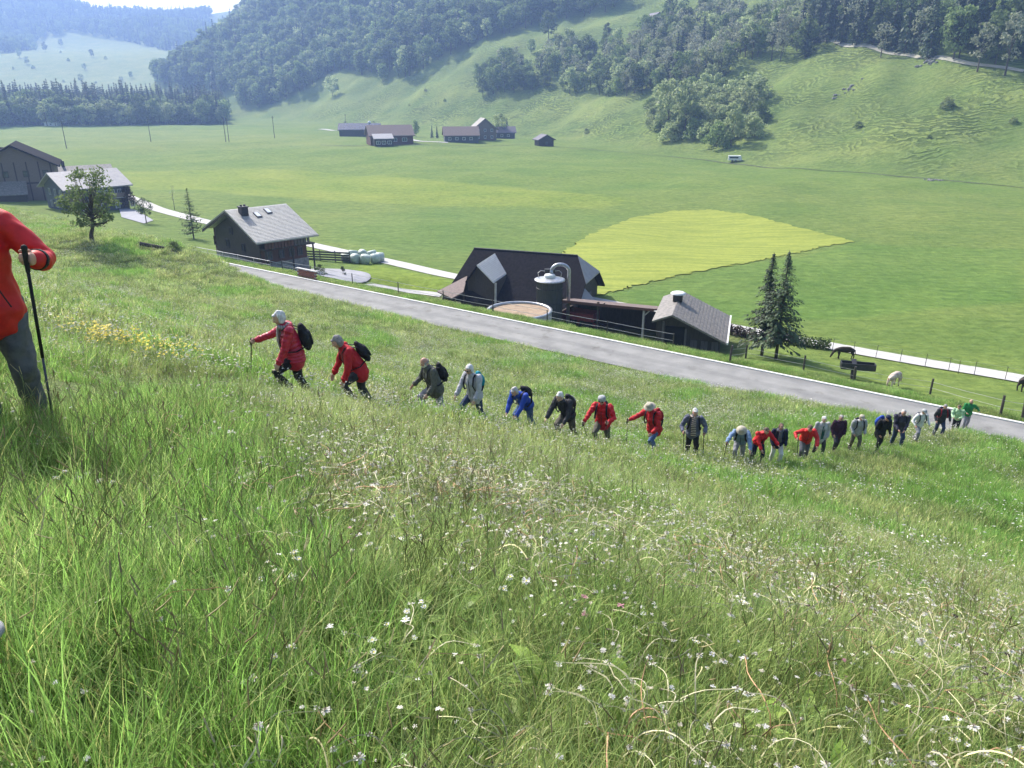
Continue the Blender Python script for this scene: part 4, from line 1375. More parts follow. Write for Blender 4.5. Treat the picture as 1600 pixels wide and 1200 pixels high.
# --- far farms across the valley floor
def far_house(name, label, cat, px, py, rzdeg, W_, L_, hwall, hr, wm, rm, wins=(), wf=WHITE, over=.7):
    g = ground(px, py)
    t = thing(name, label, cat, (g.x, g.y, g.z - .3), math.radians(rzdeg))
    gable_roof(t, -W_ / 2 - over, W_ / 2 + over, -L_ / 2 - over, L_ / 2 + over, hwall, hr, m=rm, th=.3)
    gable_walls(t, -W_ / 2, W_ / 2, -L_ / 2, L_ / 2, -1, hwall + .2, hr - .35, wm)
    for (x_, y_, z_, nx, ny, w_, h_) in wins: window(t, (x_, y_, z_), (nx, ny, 0), w_, h_, wf, GLASS, 1)
    return t
HZ_BLUE = mat('bluish_roof', (.13, .12, .15), (.10, .09, .12), .7, 2, 4)
PV = mat('solar_panel', (.03, .04, .09), (.02, .03, .06), .15, 2, 2, spec=.9)
fb = far_house('far_barn', 'far barn with purplish brown roof, largest of the far farms', 'barn', 609, 224, 108, 12, 17, 3.6, 7.4, WOOD_RED, ROOF_RED, [(-6.02, y_, 2.0, -1, 0, 2.0, 1.4) for y_ in (-5, -1)])
mb = MB(); mb.slab([(-11, 0, 2.8), (-6.3, 0, 4.4), (-6.3, 8, 4.4), (-11, 8, 2.8)], .2, down=(0, 0, -1)); put('annex_roof', mb, ROOF_SMOOTH, fb)
mb = MB(); mb.box((-8.4, 4, .8), (4.6, 7.4, 3.2)); put('annex_wall', mb, WOOD_DARK, fb)
for y_ in (1.8, 4, 6.2): window(fb, (-10.72, y_, 1.3), (-1, 0, 0), 1.6, 1.3, WHITE, GLASS, 1)
pvb = far_house('solar_barn', 'long far barn with blue panel roof at the left end of the farms', 'barn', 563, 212, 96, 10, 20, 3.4, 6.4, WOOD_DARK, HZ_BLUE)
mb = MB(); mb.slab([(-5.6, -10, 3.55), (-.4, -10, 6.42), (-.4, 10, 6.42), (-5.6, 10, 3.55)], .1, down=(0, 0, -1)); put('solar_array', mb, PV, pvb)
mb = MB(); mb.lathe([(.02, 1.2), (.6, 1.0), (.9, .4), (.9, 0)], (0, -5, 6.3), n=14); put('roof_dome', mb, WHITE, pvb, True)
far_house('far_farmhouse', 'far farmhouse with long purplish roof left of the gabled house', 'house', 720, 221, 98, 10, 14, 3.0, 6.4, WALL_BLUE, ROOF_RED, [(-5.02, y_, 1.7, -1, 0, 1.3, 1.1) for y_ in (-4, -1, 2, 5)])
far_house('gabled_house', 'far pale gabled house with rows of windows beside the pale round tree', 'house', 755, 218, 12, 10, 10, 4.8, 9.4, WALL_BROWN, ROOF_TILE, [(x_, -5.02, z_, 0, -1, 1.0, 1.2) for x_ in (-3, 0, 3) for z_ in (1.6, 4.4)])
far_house('low_house', 'low far house tucked behind the pale round tree', 'house', 783, 216, 96, 8, 12, 3.0, 5.6, WALL_BLUE, HZ_BLUE, [(-4.02, y_, 1.7, -1, 0, 1.2, 1.1) for y_ in (-3, 0, 3)])
far_house('field_hut', 'small dark wooden hut alone on the valley floor right of the farms', 'hut', 850, 228, 20, 6.2, 5.0, 2.8, 4.8, WOOD_DARK, HZ_BLUE, [(0, -2.52, 1.5, 0, -1, 1.0, 1.0)], WOOD_GREY)
far_house('hillside_house', 'farmhouse with pale purplish roof high on the far slope', 'house', 1022, 42, 20, 11, 10, 3.5, 8.0, WALL_BLUE, HZ_BLUE, [(x_, -5.02, 2.2, 0, -1, 1.2, 1.2) for x_ in (-3, 0, 3)])
far_house('wood_cabin', 'tiny pale cabin at the foot of the dark valley wood', 'hut', 83, 196, 0, 8, 5, 2.0, 3.4, WHITE, METAL, [(0, -2.52, 1.1, 0, -1, 1.2, .8)])

# parked livestock trailer on the far slope foot
g = ground(1147, 253)
tr0 = thing('livestock_trailer', 'small white trailer parked by the track below the thicket', 'trailer', g, math.radians(-12))
mb = MB(); mb.box((0, 0, 1.3), (4.0, 1.9, 1.5)); mb.box((2.15, 0, 1.1), (.3, 1.7, 1.0)); put('box_body', mb, WHITE, tr0)
mb = MB(); mb.box((-.2, -.96, 1.45), (2.8, .04, .45)); put('opening_shade', mb, SHADE_IN, tr0)  # dark plate on the solid box, painted as the shade within
for sx_ in (-.6, .4):
    for sy_ in (-.85, .85):
        mb = MB(); mb.tube([(sx_, sy_ - .1, .36), (sx_, sy_ + .1, .36)], [.36, .36], 16); put('wheel', mb, METAL_D, tr0)
mb = MB(); mb.beam((2.2, 0, .6), (3.5, 0, .5), .1); put('drawbar', mb, METAL_D, tr0)

# --- fences -------------------------------------------------------
def wire_fence(label, pts, hpost=1.0, rp=.06, wires=(.5, .9), wr=.012, lean=0.0, group=None, name='wire_fence', cut=None):
    g0 = pts[0]
    f = thing(name, label, 'fence', (g0.x, g0.y, g0.z), 0, group)
    L0 = Vector(g0)
    first = None
    rnd = random.Random(len(pts) * 7)
    for i, p_ in enumerate(pts):
        q = Vector(p_) - L0
        lx, ly = (rnd.random() - .5) * lean, (rnd.random() - .5) * lean
        mb = MB()
        mb.tube([(0, 0, -.3), (lx * .5, ly * .5, hpost * .6), (lx, ly, hpost)], [rp, rp, rp * .9], 7)
        o = put('post', mb, POST, f)
        o.location = q
    for wz in wires:
        mb = MB()
        for a, b2 in zip(pts[:-1], pts[1:]):
            a_, b_ = Vector(a) - L0 + Vector((0, 0, wz)), Vector(b2) - L0 + Vector((0, 0, wz))
            m_ = a_.lerp(b_, .5) - Vector((0, 0, .03))
            mb.tube([a_, m_, b_], [wr] * 3, 4)
        put('wire', mb, WIRE, f)
    return f
wire_fence('pasture fence of stout dark posts along the right part of the road', [ground(a, b2) for a, b2 in ((1140, 566), (1165, 560), (1255, 579), (1333, 597), (1453, 616), (1563, 649), (1597, 655), (1650, 668))], 1.1, .07, (.45, .85), .011, .14)
wire_fence('single wire fence between the road verge and the farmyard', [Vector((x_, y_, gz(x_, y_))) for x_, y_ in [su_xy(-1.7, u_) for u_ in (20, 25, 30, 35, 40, 45, 50.5, 56, 60)]], 1.05, .045, (.55, 1.0), .016, .05)
wire_fence('thin rod fence in front of the pale valley lane', [ground(a, b2) for a, b2 in ((1300, 549), (1333, 553), (1368, 559), (1406, 566), (1445, 573), (1482, 579), (1497, 584), (1522, 586), (1570, 594), (1620, 602))], 1.05, .022, (.35, .7, 1.0), .006, .08)
# metal tube railing by the chalet
def railing(label, pts, h=.75):
    g0 = pts[0]
    f = thing('railing', label, 'railing', g0)
    for p_ in pts:
        mb = MB(); q = Vector(p_) - Vector(g0); mb.tube([q - Vector((0, 0, .3)), q + Vector((0, 0, h))], [.025] * 2, 6); put('post', mb, METAL, f)
    for hz_ in (h, h * .5):
        mb = MB(); P_ = [Vector(p_) - Vector(g0) + Vector((0, 0, hz_)) for p_ in pts]; mb.tube(P_, [.03 if hz_ == h else .016] * len(P_), 6); put('rail', mb, METAL, f)
    return f
def on(s, u): 
    x_, y_ = su_xy(s, u); return Vector((x_, y_, gz(x_, y_)))
railing('pale tube railing along the road in front of the chalet', [on(-1.5, u_) for u_ in (74, 71.5, 69, 66.5, 64, 61.5)])
railing('short tube railing turning away from the road at the end of the chalet', [on(-1.5, 61.5), on(-3.6, 60.3), on(-5.8, 59.0)])

# --- brick garden wall, every brick a piece
p0, p1 = ground(466, 432), ground(490, 437)
wl_ = thing('brick_wall', 'low red brick retaining wall at the corner of the round forecourt', 'wall', (p0.x, p0.y, p0.z - .15), math.atan2(p1.y - p0.y, p1.x - p0.x))
mb = MB(); mb.box((0, 0, 0), (.36, .18, .13)); bme = mb.mesh('brick'); bme.materials.append(BRICKM)
mb = MB(); mb.box((1.2, 0, .42), (2.4, .13, .84)); put('mortar_core', mb, CONC, wl_)
for r_ in range(6):
    for i in range(6):
        o = bpy.data.objects.new('brick', bme); COL.objects.link(o); o.parent = wl_
        o.location = (.2 + i * .4 + (.2 if r_ % 2 else 0), 0, .07 + r_ * .145)
mb = MB(); mb.box((1.3, 0, .95), (2.8, .3, .08)); put('coping', mb, CONC, wl_)

# --- pale wrapped bales by the lane
BALE = mat('pale_green_wrap', (.50, .56, .50), (.36, .42, .37), .45, 3, 4, bmp=.3, bdist=.05)
bp = [(541, 409), (556, 411), (571, 412), (586, 411), (552, 404.5), (567, 404), (582, 405), (594, 409)]
bm0 = MB(); bm0.lathe([(.02, -.52), (.48, -.52), (.60, -.42), (.64, 0), (.60, .42), (.48, .52), (.02, .52)], n=20)
bme = bm0.mesh('wrapped_bale'); bme.materials.append(BALE); bme.polygons.foreach_set('use_smooth', [True] * len(bme.polygons))
bl_lab = ['leftmost pale wrapped bale of the front row by the lane', 'second pale bale from the left in the front row by the lane', 'third pale bale from the left in the front row by the lane', 'fourth pale bale of the front row, right of the middle',
          'left pale bale of the back row by the lane', 'middle pale bale of the back row by the lane', 'right pale bale of the back row by the lane', 'rightmost pale bale lying apart at the end of the heap']
for i, (a, b2) in enumerate(bp):
    g = ground(a, b2)
    o = bpy.data.objects.new('wrapped_bale', bme); COL.objects.link(o)
    o.location = g + Vector((0, 0, .55)); o.rotation_euler = (math.radians(88 if i % 2 else 12), 0, i * .7)
    o.scale = (1, 1, 1.05)
    tag(o, bl_lab[i], 'bale', 'wrapped bales beside the valley lane')

# --- lumber and garden planks right of the chalet
g = ground(512, 408)
lp = thing('plank_fence', 'low weathered plank fence behind the round forecourt', 'fence', g, math.radians(-12))
for r_ in range(4):
    mb = MB(); mb.box((0, 0, .2 + r_ * .3), (6.0, .05, .2)); put('plank', mb, WOOD_GREY, lp)
for xx in (-2.9, -1, 1, 2.9):
    mb = MB(); mb.box((xx, .07, .6), (.1, .08, 1.4)); put('post', mb, WOOD_DARK, lp)
near_tree('garden_shrub', 'small rounded green shrub on the corner of the round forecourt', ground(500, 434), 1.3, .8, .1, 31, L_NEAR, 16, 26, .16, 'bush', .03)
near_tree('potted_shrub', 'tiny dark shrub standing in the middle of the round forecourt', ground(536, 430), 1.0, .4, .1, 32, L_SPR, 10, 24, .13, 'cone', .03)
# log on the brow and a marker stick
g, g2 = ground(219, 387), ground(258, 394)
mb = MB(); mb.tube([(0, 0, 0), tuple(g2 - g)], [.16, .14], 10)
o = put('log', mb, WOOD_DARK); o.location = g + Vector((0, 0, .32)); tag(o, 'dark squared log lying on the brow left of the chalet', 'log')
# hedge by the spruces and dry garden rows
def hedge(label, a, b2, wd, hh, seed, lm=L_NEAR, lf_=.22, name='hedge'):
    L_ = (Vector(b2) - Vector(a)).length
    rs = np.random.RandomState(seed)
    n = int(900 * L_ * wd * hh / 2)
    p_ = np.stack([rs.uniform(0, L_, n), rs.normal(0, wd * .35, n), rs.uniform(0.05, hh, n) * rs.uniform(.7, 1.1, n)], 1)
    t = bpy.data.objects.new(name, crown_mesh('hedge_leaves', leaf_quads(p_, lf_, rs, .6), lm)); COL.objects.link(t)
    t.location = a; d = Vector(b2) - Vector(a)
    t.rotation_euler = (0, -math.asin(max(-1, min(1, d.z / L_))), math.atan2(d.y, d.x))
    return tag(t, label, 'hedge')
hedge('clipped dark hedge along the lane right of the spruces', ground(1232, 537), ground(1296, 547), .8, .85, 3)
hedge('dark reddish hedge between stable and spruces', ground(1137, 520), ground(1180, 530), .7, .8, 4, L_RED)

# --- utility poles
for (a, b2, hh, lb_) in [(104, 232, 10.5, 'wooden pole nearest the left farm on the valley floor'), (236, 222, 9.5, 'pale wooden pole below the middle of the dark valley wood'), (353, 222, 10, 'left pole of the close pair below the right end of the valley wood'),
                         (358, 222, 9.5, 'right pole of the close pair below the right end of the valley wood'), (429, 216, 9.5, 'wooden pole standing alone right of the pole pair'), (541, 204, 9, 'pole at the left end of the far farms')]:
    g = ground(a, b2)
    t = thing('utility_pole', lb_, 'pole', g, 0, 'wooden poles on the valley floor')
    mb = MB(); mb.tube([(0, 0, -.5), (0, 0, hh)], [.16, .11], 8); put('shaft', mb, WOOD_GREY, t)
    mb = MB(); mb.beam((-.7, 0, hh - .5), (.7, 0, hh - .5), .1); put('crossarm', mb, WOOD_GREY, t)
    for xx in (-.6, .6): mb = MB(); mb.tube([(xx, 0, hh - .45), (xx, 0, hh - .2)], [.05, .04], 6); put('insulator', mb, WHITE, t)
g = ground(825, 497 - 2)
# --- trough and sign in the pasture
g = ground(1337, 592)
t = thing('water_trough', 'dark grey trough on a short leg in the pasture by the road', 'trough', g, math.radians(-14))
mb = MB()
mb.box((0, 0, .75), (2.2, .60, .06)); [mb.box((0, s_ * .29, .96), (2.2, .05, .42)) for s_ in (-1, 1)]; [mb.box((s_ * 1.08, 0, .96), (.05, .53, .42)) for s_ in (-1, 1)]
put('basin', mb, METAL_D, t)
mb = MB(); mb.box((-.2, 0, .35), (.32, .3, .8)); put('leg', mb, WOOD_DARK, t)
mb = MB(); mb.beam((-.25, -.38, .95), (-.25, .38, 1.3), .3, .05); put('float_cover', mb, METAL_D, t)

# --- animals: one continuous skinned body each
def skin_mesh(name, verts, edges, radii, root=0, sub=2, vox=None):
    me = bpy.data.meshes.new(name)
    me.from_pydata([tuple(v_) for v_ in verts], edges, [])
    o = bpy.data.objects.new(name, me)
    COL.objects.link(o)
    sk = o.modifiers.new('skin', 'SKIN')
    for i, r_ in enumerate(radii):
        sv = me.skin_vertices[0].data[i]
        sv.radius = r_ if isinstance(r_, tuple) else (r_, r_)
        sv.use_root = (i == root)
    sb = o.modifiers.new('sub', 'SUBSURF'); sb.levels = sub; sb.render_levels = sub
    dg = bpy.context.evaluated_depsgraph_get()
    dg.update()
    out = bpy.data.meshes.new_from_object(o.evaluated_get(dg))
    bpy.data.objects.remove(o)
    bpy.data.meshes.remove(me)
    out.polygons.foreach_set('use_smooth', [True] * len(out.polygons))
    return out
def grazing_animal(name, label, foot, rz_, s, coat, coat2, head_down=True):
    hz_ = .22 if head_down else 1.25
    V_ = [(0, 0, .98), (.45, 0, .96), (.72, 0, .98), (-.42, 0, .97), (-.68, 0, .98),                    # trunk: mid, chest, shoulder, loin, rump
          (.98, 0, .92 if head_down else 1.15), (1.18, 0, .62 if head_down else 1.3), (1.30, 0, hz_ + .12), (1.40, 0, hz_ - .10 if head_down else 1.15),   # neck, poll, head, muzzle
          (.62, .16, .66), (.64, .17, .36), (.62, .17, .06), (.62, -.16, .66), (.58, -.17, .36), (.60, -.17, .06),
          (-.60, .17, .66), (-.74, .18, .42), (-.68, .18, .06), (-.56, -.17, .66), (-.70, -.18, .42), (-.62, -.18, .06),
          (-.84, 0, .92), (-.90, 0, .50)]
    E_ = [(0, 1), (1, 2), (0, 3), (3, 4), (2, 5), (5, 6), (6, 7), (7, 8), (2, 9), (9, 10), (10, 11), (2, 12), (12, 13), (13, 14), (4, 15), (15, 16), (16, 17), (4, 18), (18, 19), (19, 20), (4, 21), (21, 22)]
    R_ = [(.27, .31), (.26, .31), .23, (.26, .28), .22, .16, .11, .10, .06, .11, .055, .045, .11, .055, .045, .13, .06, .045, .13, .06, .045, .035, .03]
    t = thing(name, label, name.split('_')[-1], foot, rz_)
    t.scale = (s, s, s)
    me_ = skin_mesh('body', V_, E_, R_)
    put('body', me_, coat, t)
    for s_ in (-1, 1):
        mb = MB(); mb.ball((1.16, s_ * .12, hz_ + .36 if head_down else 1.42), (.04, .09, .05), n=8, m=6); put('ear', mb, coat2, t, True)
    mb = MB()
    for (x_, y_) in ((.62, .17), (.60, -.17), (-.68, .18), (-.62, -.18)): mb.tube([(x_, y_, -.02), (x_, y_, .07)], [.06, .05], 8)
    put('hoof', mb, METAL_D, t)
    return t
CO_PALE = mat('cream_pink_coat', (.62, .50, .42), (.50, .36, .30), .8, 2.5, 3, lo=.45, hi=.5)
CO_DARK = mat('dark_brown_coat', (.05, .038, .030), (.03, .024, .02), .8, 2.5, 3)
grazing_animal('pale_calf', 'cream and pink calf grazing near the road beside the trough', ground(1395, 604), math.radians(40), .82, CO_PALE, CO_PALE)
grazing_animal('brown_calf', 'dark brown calf standing by the lane right of the hedge', ground(1320, 561), math.radians(172), .80, CO_DARK, CO_DARK)
grazing_animal('dark_cow', 'dark cow cut off by the right edge below the valley lane', ground(1603, 611), math.radians(15), .9, CO_DARK, CO_DARK)
# stone heaps in the fields
rs = np.random.RandomState(5)
ROCK = mat('field_stone', (.30, .29, .27), (.16, .15, .14), .9, 3, 5, bmp=.4, coord='pos')
for (a, b2, n, sp, lb_) in [(1455, 282, 14, 1.2, 'heap of stones and brush at the foot of the ribbed slope'), (1320, 142, 16, 1.6, 'scatter of grey boulders on the bright knoll of the slope'), (1450, 98, 14, 2.0, 'rocky outcrop below the pale hill track')]:
    g = ground(a, b2)
    hp = thing('stone_heap', lb_, 'stones', g)
    for i in range(n):
        mb = MB(); r_ = rs.uniform(.25, .7) * sp / 1.3; mb.ball((0, 0, 0), (r_, r_ * rs.uniform(.6, 1), r_ * .6), n=7, m=5)
        mb.v = [tuple(np.array(v_) * rs.uniform(.8, 1.15)) for v_ in mb.v]
        o = put('stone', mb, ROCK, hp)
        x_, y_ = rs.normal(0, sp * 1.2), rs.normal(0, sp * .8)
        o.location = (x_, y_, gz(g.x + x_, g.y + y_) - g.z + .05)

# ------------------------------------------------------------------ the meadow
def blades_mesh(name, seed, n, R_, hmin, hmax, w, lean, segs=3, tint=None, mat_=None, curve=.5, spread=.5):
    """n grass blades: each a bent tapering strip"""
    rs = np.random.RandomState(seed)
    r = R_ * np.sqrt(rs.uniform(0, 1, n)); a = rs.uniform(0, 6.283, n)
    bx, by = r * np.cos(a), r * np.sin(a)
    hh = rs.uniform(hmin, hmax, n)
    d = a + rs.normal(0, 1.2, n)
    ln = np.abs(rs.normal(lean, lean * .6, n))
    ww = w * rs.uniform(.6, 1.4, n)
    fa = rs.uniform(0, 6.283, n)
    sx, sy = np.cos(fa), np.sin(fa)
    V, F4 = [], []
    cols = []
    base_t = rs.uniform(.45, 1.35, n)[:, None] * (tint(rs, n) if tint else np.ones((n, 3)))
    rows = []
    for k in range(segs + 1):
        t = k / segs
        off = ln * hh * (t ** (1 + curve)) 
        z = hh * (t - curve * .35 * ln * t * t)
        wd = ww * (1 - t) ** .7 if k < segs else ww * .06
        cx, cy = bx + np.cos(d) * off, by + np.sin(d) * off
        rows.append(np.stack([cx - sx * wd, cy - sy * wd, z], 1))
        rows.append(np.stack([cx + sx * wd, cy + sy * wd, z], 1))
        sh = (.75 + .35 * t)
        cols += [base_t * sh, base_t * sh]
    v = np.stack(rows, 1).reshape(-1, 3)
    c = np.clip(np.stack(cols, 1).reshape(-1, 3), 0, 3)
    k2 = 2 * (segs + 1)
    i = np.arange(n)[:, None] * k2 + np.arange(segs)[None, :] * 2
    f = np.stack([i, i + 1, i + 3, i + 2], -1).reshape(-1, 4)
    me = mesh_np(name, v, f, c, smooth_shade=False)
    me.materials.append(mat_)
    return me

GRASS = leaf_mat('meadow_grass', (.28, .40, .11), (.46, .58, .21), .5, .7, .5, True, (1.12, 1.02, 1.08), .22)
STRAW = leaf_mat('pale_stems', (.55, .53, .36), (.74, .72, .54), .2, 3.0, .5, True)
HEADS = leaf_mat('white_heads', (.62, .60, .55), (.80, .78, .74), .3, 9, .8, True)
LEAFY = leaf_mat('broad_leaves', (.20, .31, .055), (.34, .46, .10), .45, 2.0, .45, True)
YEL = leaf_mat('yellow_petals', (.75, .58, .02), (.85, .70, .04), .3, 5, .5, True)
PINK = leaf_mat('pink_petals', (.45, .20, .24), (.60, .32, .36), .3, 5, .6, True)

def t_green(rs, n):
    c = np.ones((n, 3))
    m_ = rs.uniform(0, 1, n)
    c[m_ > .88] = (1.7, 1.3, 1.7)          # dry straw blades
    c[m_ < .14] = (.55, .72, .6)
    return c
def t_lush(rs, n):
    c = np.ones((n, 3)) * (.72, .95, .66)
    c[rs.uniform(0, 1, n) < .12] = (.5, .68, .5)
    c[rs.uniform(0, 1, n) > .93] = (1.6, 1.3, 1.4)
    return c
def t_stalk(rs, n):
    c = np.ones((n, 3)) * (.8, .72, .8)
    c[rs.uniform(0, 1, n) > .6] = (1.5, 1.1, 1.3)
    return c

class Soup:
    """quads and tris with a tint each, for flowers and stems"""
    def __init__(self): self.v, self.f, self.c, self.m = [], [], [], []
    def poly(self, pts, col, mi=0):
        o = len(self.v); self.v += [tuple(p) for p in pts]; self.c += [col] * len(pts); self.f.append(tuple(range(o, o + len(pts)))); self.m.append(mi)
    def stem(self, pts, w, col, mi=0):
        pts = [Vector(p) for p in pts]
        o = len(self.v)
        for i, p in enumerate(pts):
            d = (pts[min(i + 1, len(pts) - 1)] - pts[max(i - 1, 0)]).normalized()
            a = d.orthogonal().normalized(); b2 = d.cross(a)
            ww = w * (1 - .35 * i / len(pts))
            for q in (0, 2.094, 4.189): self.v.append(tuple(p + a * math.cos(q) * ww + b2 * math.sin(q) * ww)); self.c.append(col)
        for i in range(len(pts) - 1):
            for j in range(3):
                self.f.append((o + i * 3 + j, o + i * 3 + (j + 1) % 3, o + i * 3 + 3 + (j + 1) % 3, o + i * 3 + 3 + j)); self.m.append(mi)
    def mesh(self, name, mats):
        me = bpy.data.meshes.new(name)
        me.from_pydata(self.v, [], self.f)
        a = me.color_attributes.new('tint', 'FLOAT_COLOR', 'POINT')
        a.data.foreach_set('color', np.array([(c[0], c[1], c[2], 1) for c in self.c], np.float32).ravel())
        me.polygons.foreach_set('material_index', self.m)
        for m_ in mats: me.materials.append(m_)
        me.update()
        return me
def ragged_head(sp, c, r, rnd, n=13, mi=1, flat=.5, col=(1, 1, 1), w=.16):
    c = Vector(c)
    for i in range(n):
        a = 6.283 * i / n + rnd.uniform(-.2, .2)
        d = Vector((math.cos(a), math.sin(a), rnd.uniform(-.3, flat))).normalized()
        s = Vector((-math.sin(a), math.cos(a), 0)) * r * w
        k = rnd.uniform(.8, 1.25)
        e = c + d * r * k
        sh = rnd.uniform(.75, 1.1)
        sp.poly([c - s * .5, e - s, e + d * r * .15, e + s, c + s * .5], tuple(q * sh for q in col), mi)
def stem_clump(name, seed, nst, R_, lmin, lmax, w=.0022, head='ragged', heads=.5, droop=1.0):
    """spent dandelion stems: pale hollow stems that have fallen in long curves"""
    rnd = random.Random(seed)
    sp = Soup()
    for _ in range(nst):
        a0 = rnd.uniform(0, 6.283); r = R_ * math.sqrt(rnd.random())
        p = Vector((r * math.cos(a0), r * math.sin(a0), 0))
        L = rnd.uniform(lmin, lmax)
        a = rnd.uniform(0, 6.283); el = rnd.uniform(.7, 1.5)
        pts = [p.copy()]
        turn, dr = rnd.uniform(-.3, .3), rnd.uniform(.14, .5) * droop
        for i in range(8):
            d = Vector((math.cos(a) * math.cos(el), math.sin(a) * math.cos(el), math.sin(el)))
            p = p + d * L / 8
            p.z = max(p.z, .05 + rnd.uniform(0, .03))
            pts.append(p.copy())
            a += turn; el = max(-.25, el - dr * rnd.uniform(.6, 1.4))
        g = rnd.uniform(.75, 1.15)
        col = (g, g * .96, g * rnd.uniform(.75, 1)) if rnd.random() > .2 else (g * 1.0, g * .62, g * .5)
        sp.stem(pts, w * rnd.uniform(.8, 1.3), col)
        if rnd.random() < heads:
            if head == 'ragged':
                ragged_head(sp, pts[-1], rnd.uniform(.009, .016), rnd, 11, 1, rnd.uniform(-.4, .5), (.92, .91, .88), .2)
                ragged_head(sp, pts[-1] + Vector((0, 0, .003)), .006, rnd, 6, 1, 1.5, (.30, .26, .2), .4)
        elif rnd.random() < .6:
            ragged_head(sp, pts[-1], .009, rnd, 7, 1, .2, (.10, .08, .07), .35)
    return sp.mesh(name, [STRAW, HEADS])
def flower_clump(name, seed, n, R_, h0, h1, r, pm, col, petals=12, centre=(1.1, .9, .1)):
    rnd = random.Random(seed)
    sp = Soup()
    for _ in range(n):
        a0 = rnd.uniform(0, 6.283); rr_ = R_ * math.sqrt(rnd.random()); hh = rnd.uniform(h0, h1)
        x_, y_ = rr_ * math.cos(a0), rr_ * math.sin(a0)
        top = Vector((x_ + rnd.uniform(-.05, .05), y_ + rnd.uniform(-.05, .05), hh))
        sp.stem([(x_, y_, 0), (x_, y_, hh * .5), top], .0016, (.45, .6, .3))
        ragged_head(sp, top, r * rnd.uniform(.7, 1.2), rnd, petals, 1, .5, col, .24)
        sp.poly([top + Vector((math.cos(q) * r * .3, math.sin(q) * r * .3, .002)) for q in (0, 1.57, 3.14, 4.71)], centre, 1)
    return sp.mesh(name, [STRAW, pm])
def leaf_rosette(name, seed, n, L0, L1):
    rnd = random.Random(seed)
    sp = Soup()
    for _ in range(n):
        a = rnd.uniform(0, 6.283); L = rnd.uniform(L0, L1); el = rnd.uniform(.5, 1.2)
        w = L * rnd.uniform(.12, .2); s = Vector((-math.sin(a), math.cos(a), 0))
        o_ = Vector((rnd.uniform(-.05, .05), rnd.uniform(-.05, .05), 0)); prev = None
        for i in range(5):
            t = i / 4
            d = Vector((math.cos(a) * math.cos(el), math.sin(a) * math.cos(el), math.sin(el)))
            p = o_ + d * 0 if i == 0 else p + d * L / 4
            el -= .28
            ww = w * math.sin(math.pi * (.12 + .85 * t)) * (1 if i % 2 else .75)
            row = (p - s * ww, p + Vector((0, 0, -.15 * ww)), p + s * ww)
            if prev:
                g = rnd.uniform(.8, 1.2)
                sp.poly([prev[0], prev[1], row[1], row[0]], (g, g, g))
                sp.poly([prev[1], prev[2], row[2], row[1]], (g * .9, g * .95, g * .9))
            prev = row
    return sp.mesh(name, [LEAFY])

def stalk_clump(name, seed, n, R_, h0, h1):
    """upright flowering grass stalks with narrow brown seed heads"""
    rnd = random.Random(seed); sp = Soup()
    for _ in range(n):
        a0 = rnd.uniform(0, 6.283); rr_ = R_ * math.sqrt(rnd.random()); hh = rnd.uniform(h0, h1)
        x_, y_ = rr_ * math.cos(a0), rr_ * math.sin(a0)
        lx, ly = rnd.gauss(0, .06), rnd.gauss(0, .06)
        sp.stem([(x_, y_, 0), (x_ + lx * .3, y_ + ly * .3, hh * .5), (x_ + lx, y_ + ly, hh)], .0013, (.38, .46, .22))
        c_ = (.38, .30, .22) if rnd.random() < .6 else (.62, .56, .40)
        sp.stem([(x_ + lx, y_ + ly, hh), (x_ + lx * 1.15, y_ + ly * 1.15, hh + .018), (x_ + lx * 1.3, y_ + ly * 1.3, hh + .04)], .0024, c_)
    return sp.mesh(name, [STRAW])

def seg(k): return k
near_src = [
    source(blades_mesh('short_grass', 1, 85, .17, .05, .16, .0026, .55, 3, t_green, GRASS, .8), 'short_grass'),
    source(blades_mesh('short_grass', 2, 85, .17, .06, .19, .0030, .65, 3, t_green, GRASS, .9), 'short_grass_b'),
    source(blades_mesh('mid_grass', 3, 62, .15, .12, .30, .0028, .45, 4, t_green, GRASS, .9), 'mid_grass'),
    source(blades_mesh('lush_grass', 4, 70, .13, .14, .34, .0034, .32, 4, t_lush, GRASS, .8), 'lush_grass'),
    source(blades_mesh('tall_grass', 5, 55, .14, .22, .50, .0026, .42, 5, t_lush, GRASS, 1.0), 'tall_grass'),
]
stem_src = [source(stem_clump('spent_stems', 20 + i, [7, 6, 8, 5][i], .14, .12, .32, .0026, heads=[.6, .85, .5, .7][i]), 'spent_stems%d' % i) for i in range(4)]
flower_src = [
    source(flower_clump('white_flowers', 31, 6, .14, .12, .26, .011, HEADS, (1.15, 1.15, 1.15)), 'white_flowers'),
    source(flower_clump('white_flowers', 32, 3, .12, .10, .24, .016, HEADS, (1.1, 1.1, 1.1), 15), 'white_flowers_b'),
    source(flower_clump('buttercups', 33, 9, .2, .24, .44, .021, YEL, (1, 1, 1), 6), 'buttercups'),
    source(flower_clump('pink_clover', 34, 3, .12, .14, .26, .013, PINK, (1, 1, 1), 12, (.9, .8, .8)), 'pink_clover'),
    source(leaf_rosette('leaf_rosette', 35, 13, .10, .20), 'leaf_rosette'),
    source(leaf_rosette('leaf_rosette', 36, 12, .12, .22), 'leaf_rosette_b'),
    source(stalk_clump('seed_stalks', 37, 12, .18, .28, .50), 'seed_stalks'),
]
far_src = [
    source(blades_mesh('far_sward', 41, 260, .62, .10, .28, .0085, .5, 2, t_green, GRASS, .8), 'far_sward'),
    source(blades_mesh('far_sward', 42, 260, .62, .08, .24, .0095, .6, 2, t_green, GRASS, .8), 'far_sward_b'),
    source(blades_mesh('far_sward', 43, 260, .62, .12, .32, .0080, .4, 2, t_lush, GRASS, .8), 'far_sward_c'),
]
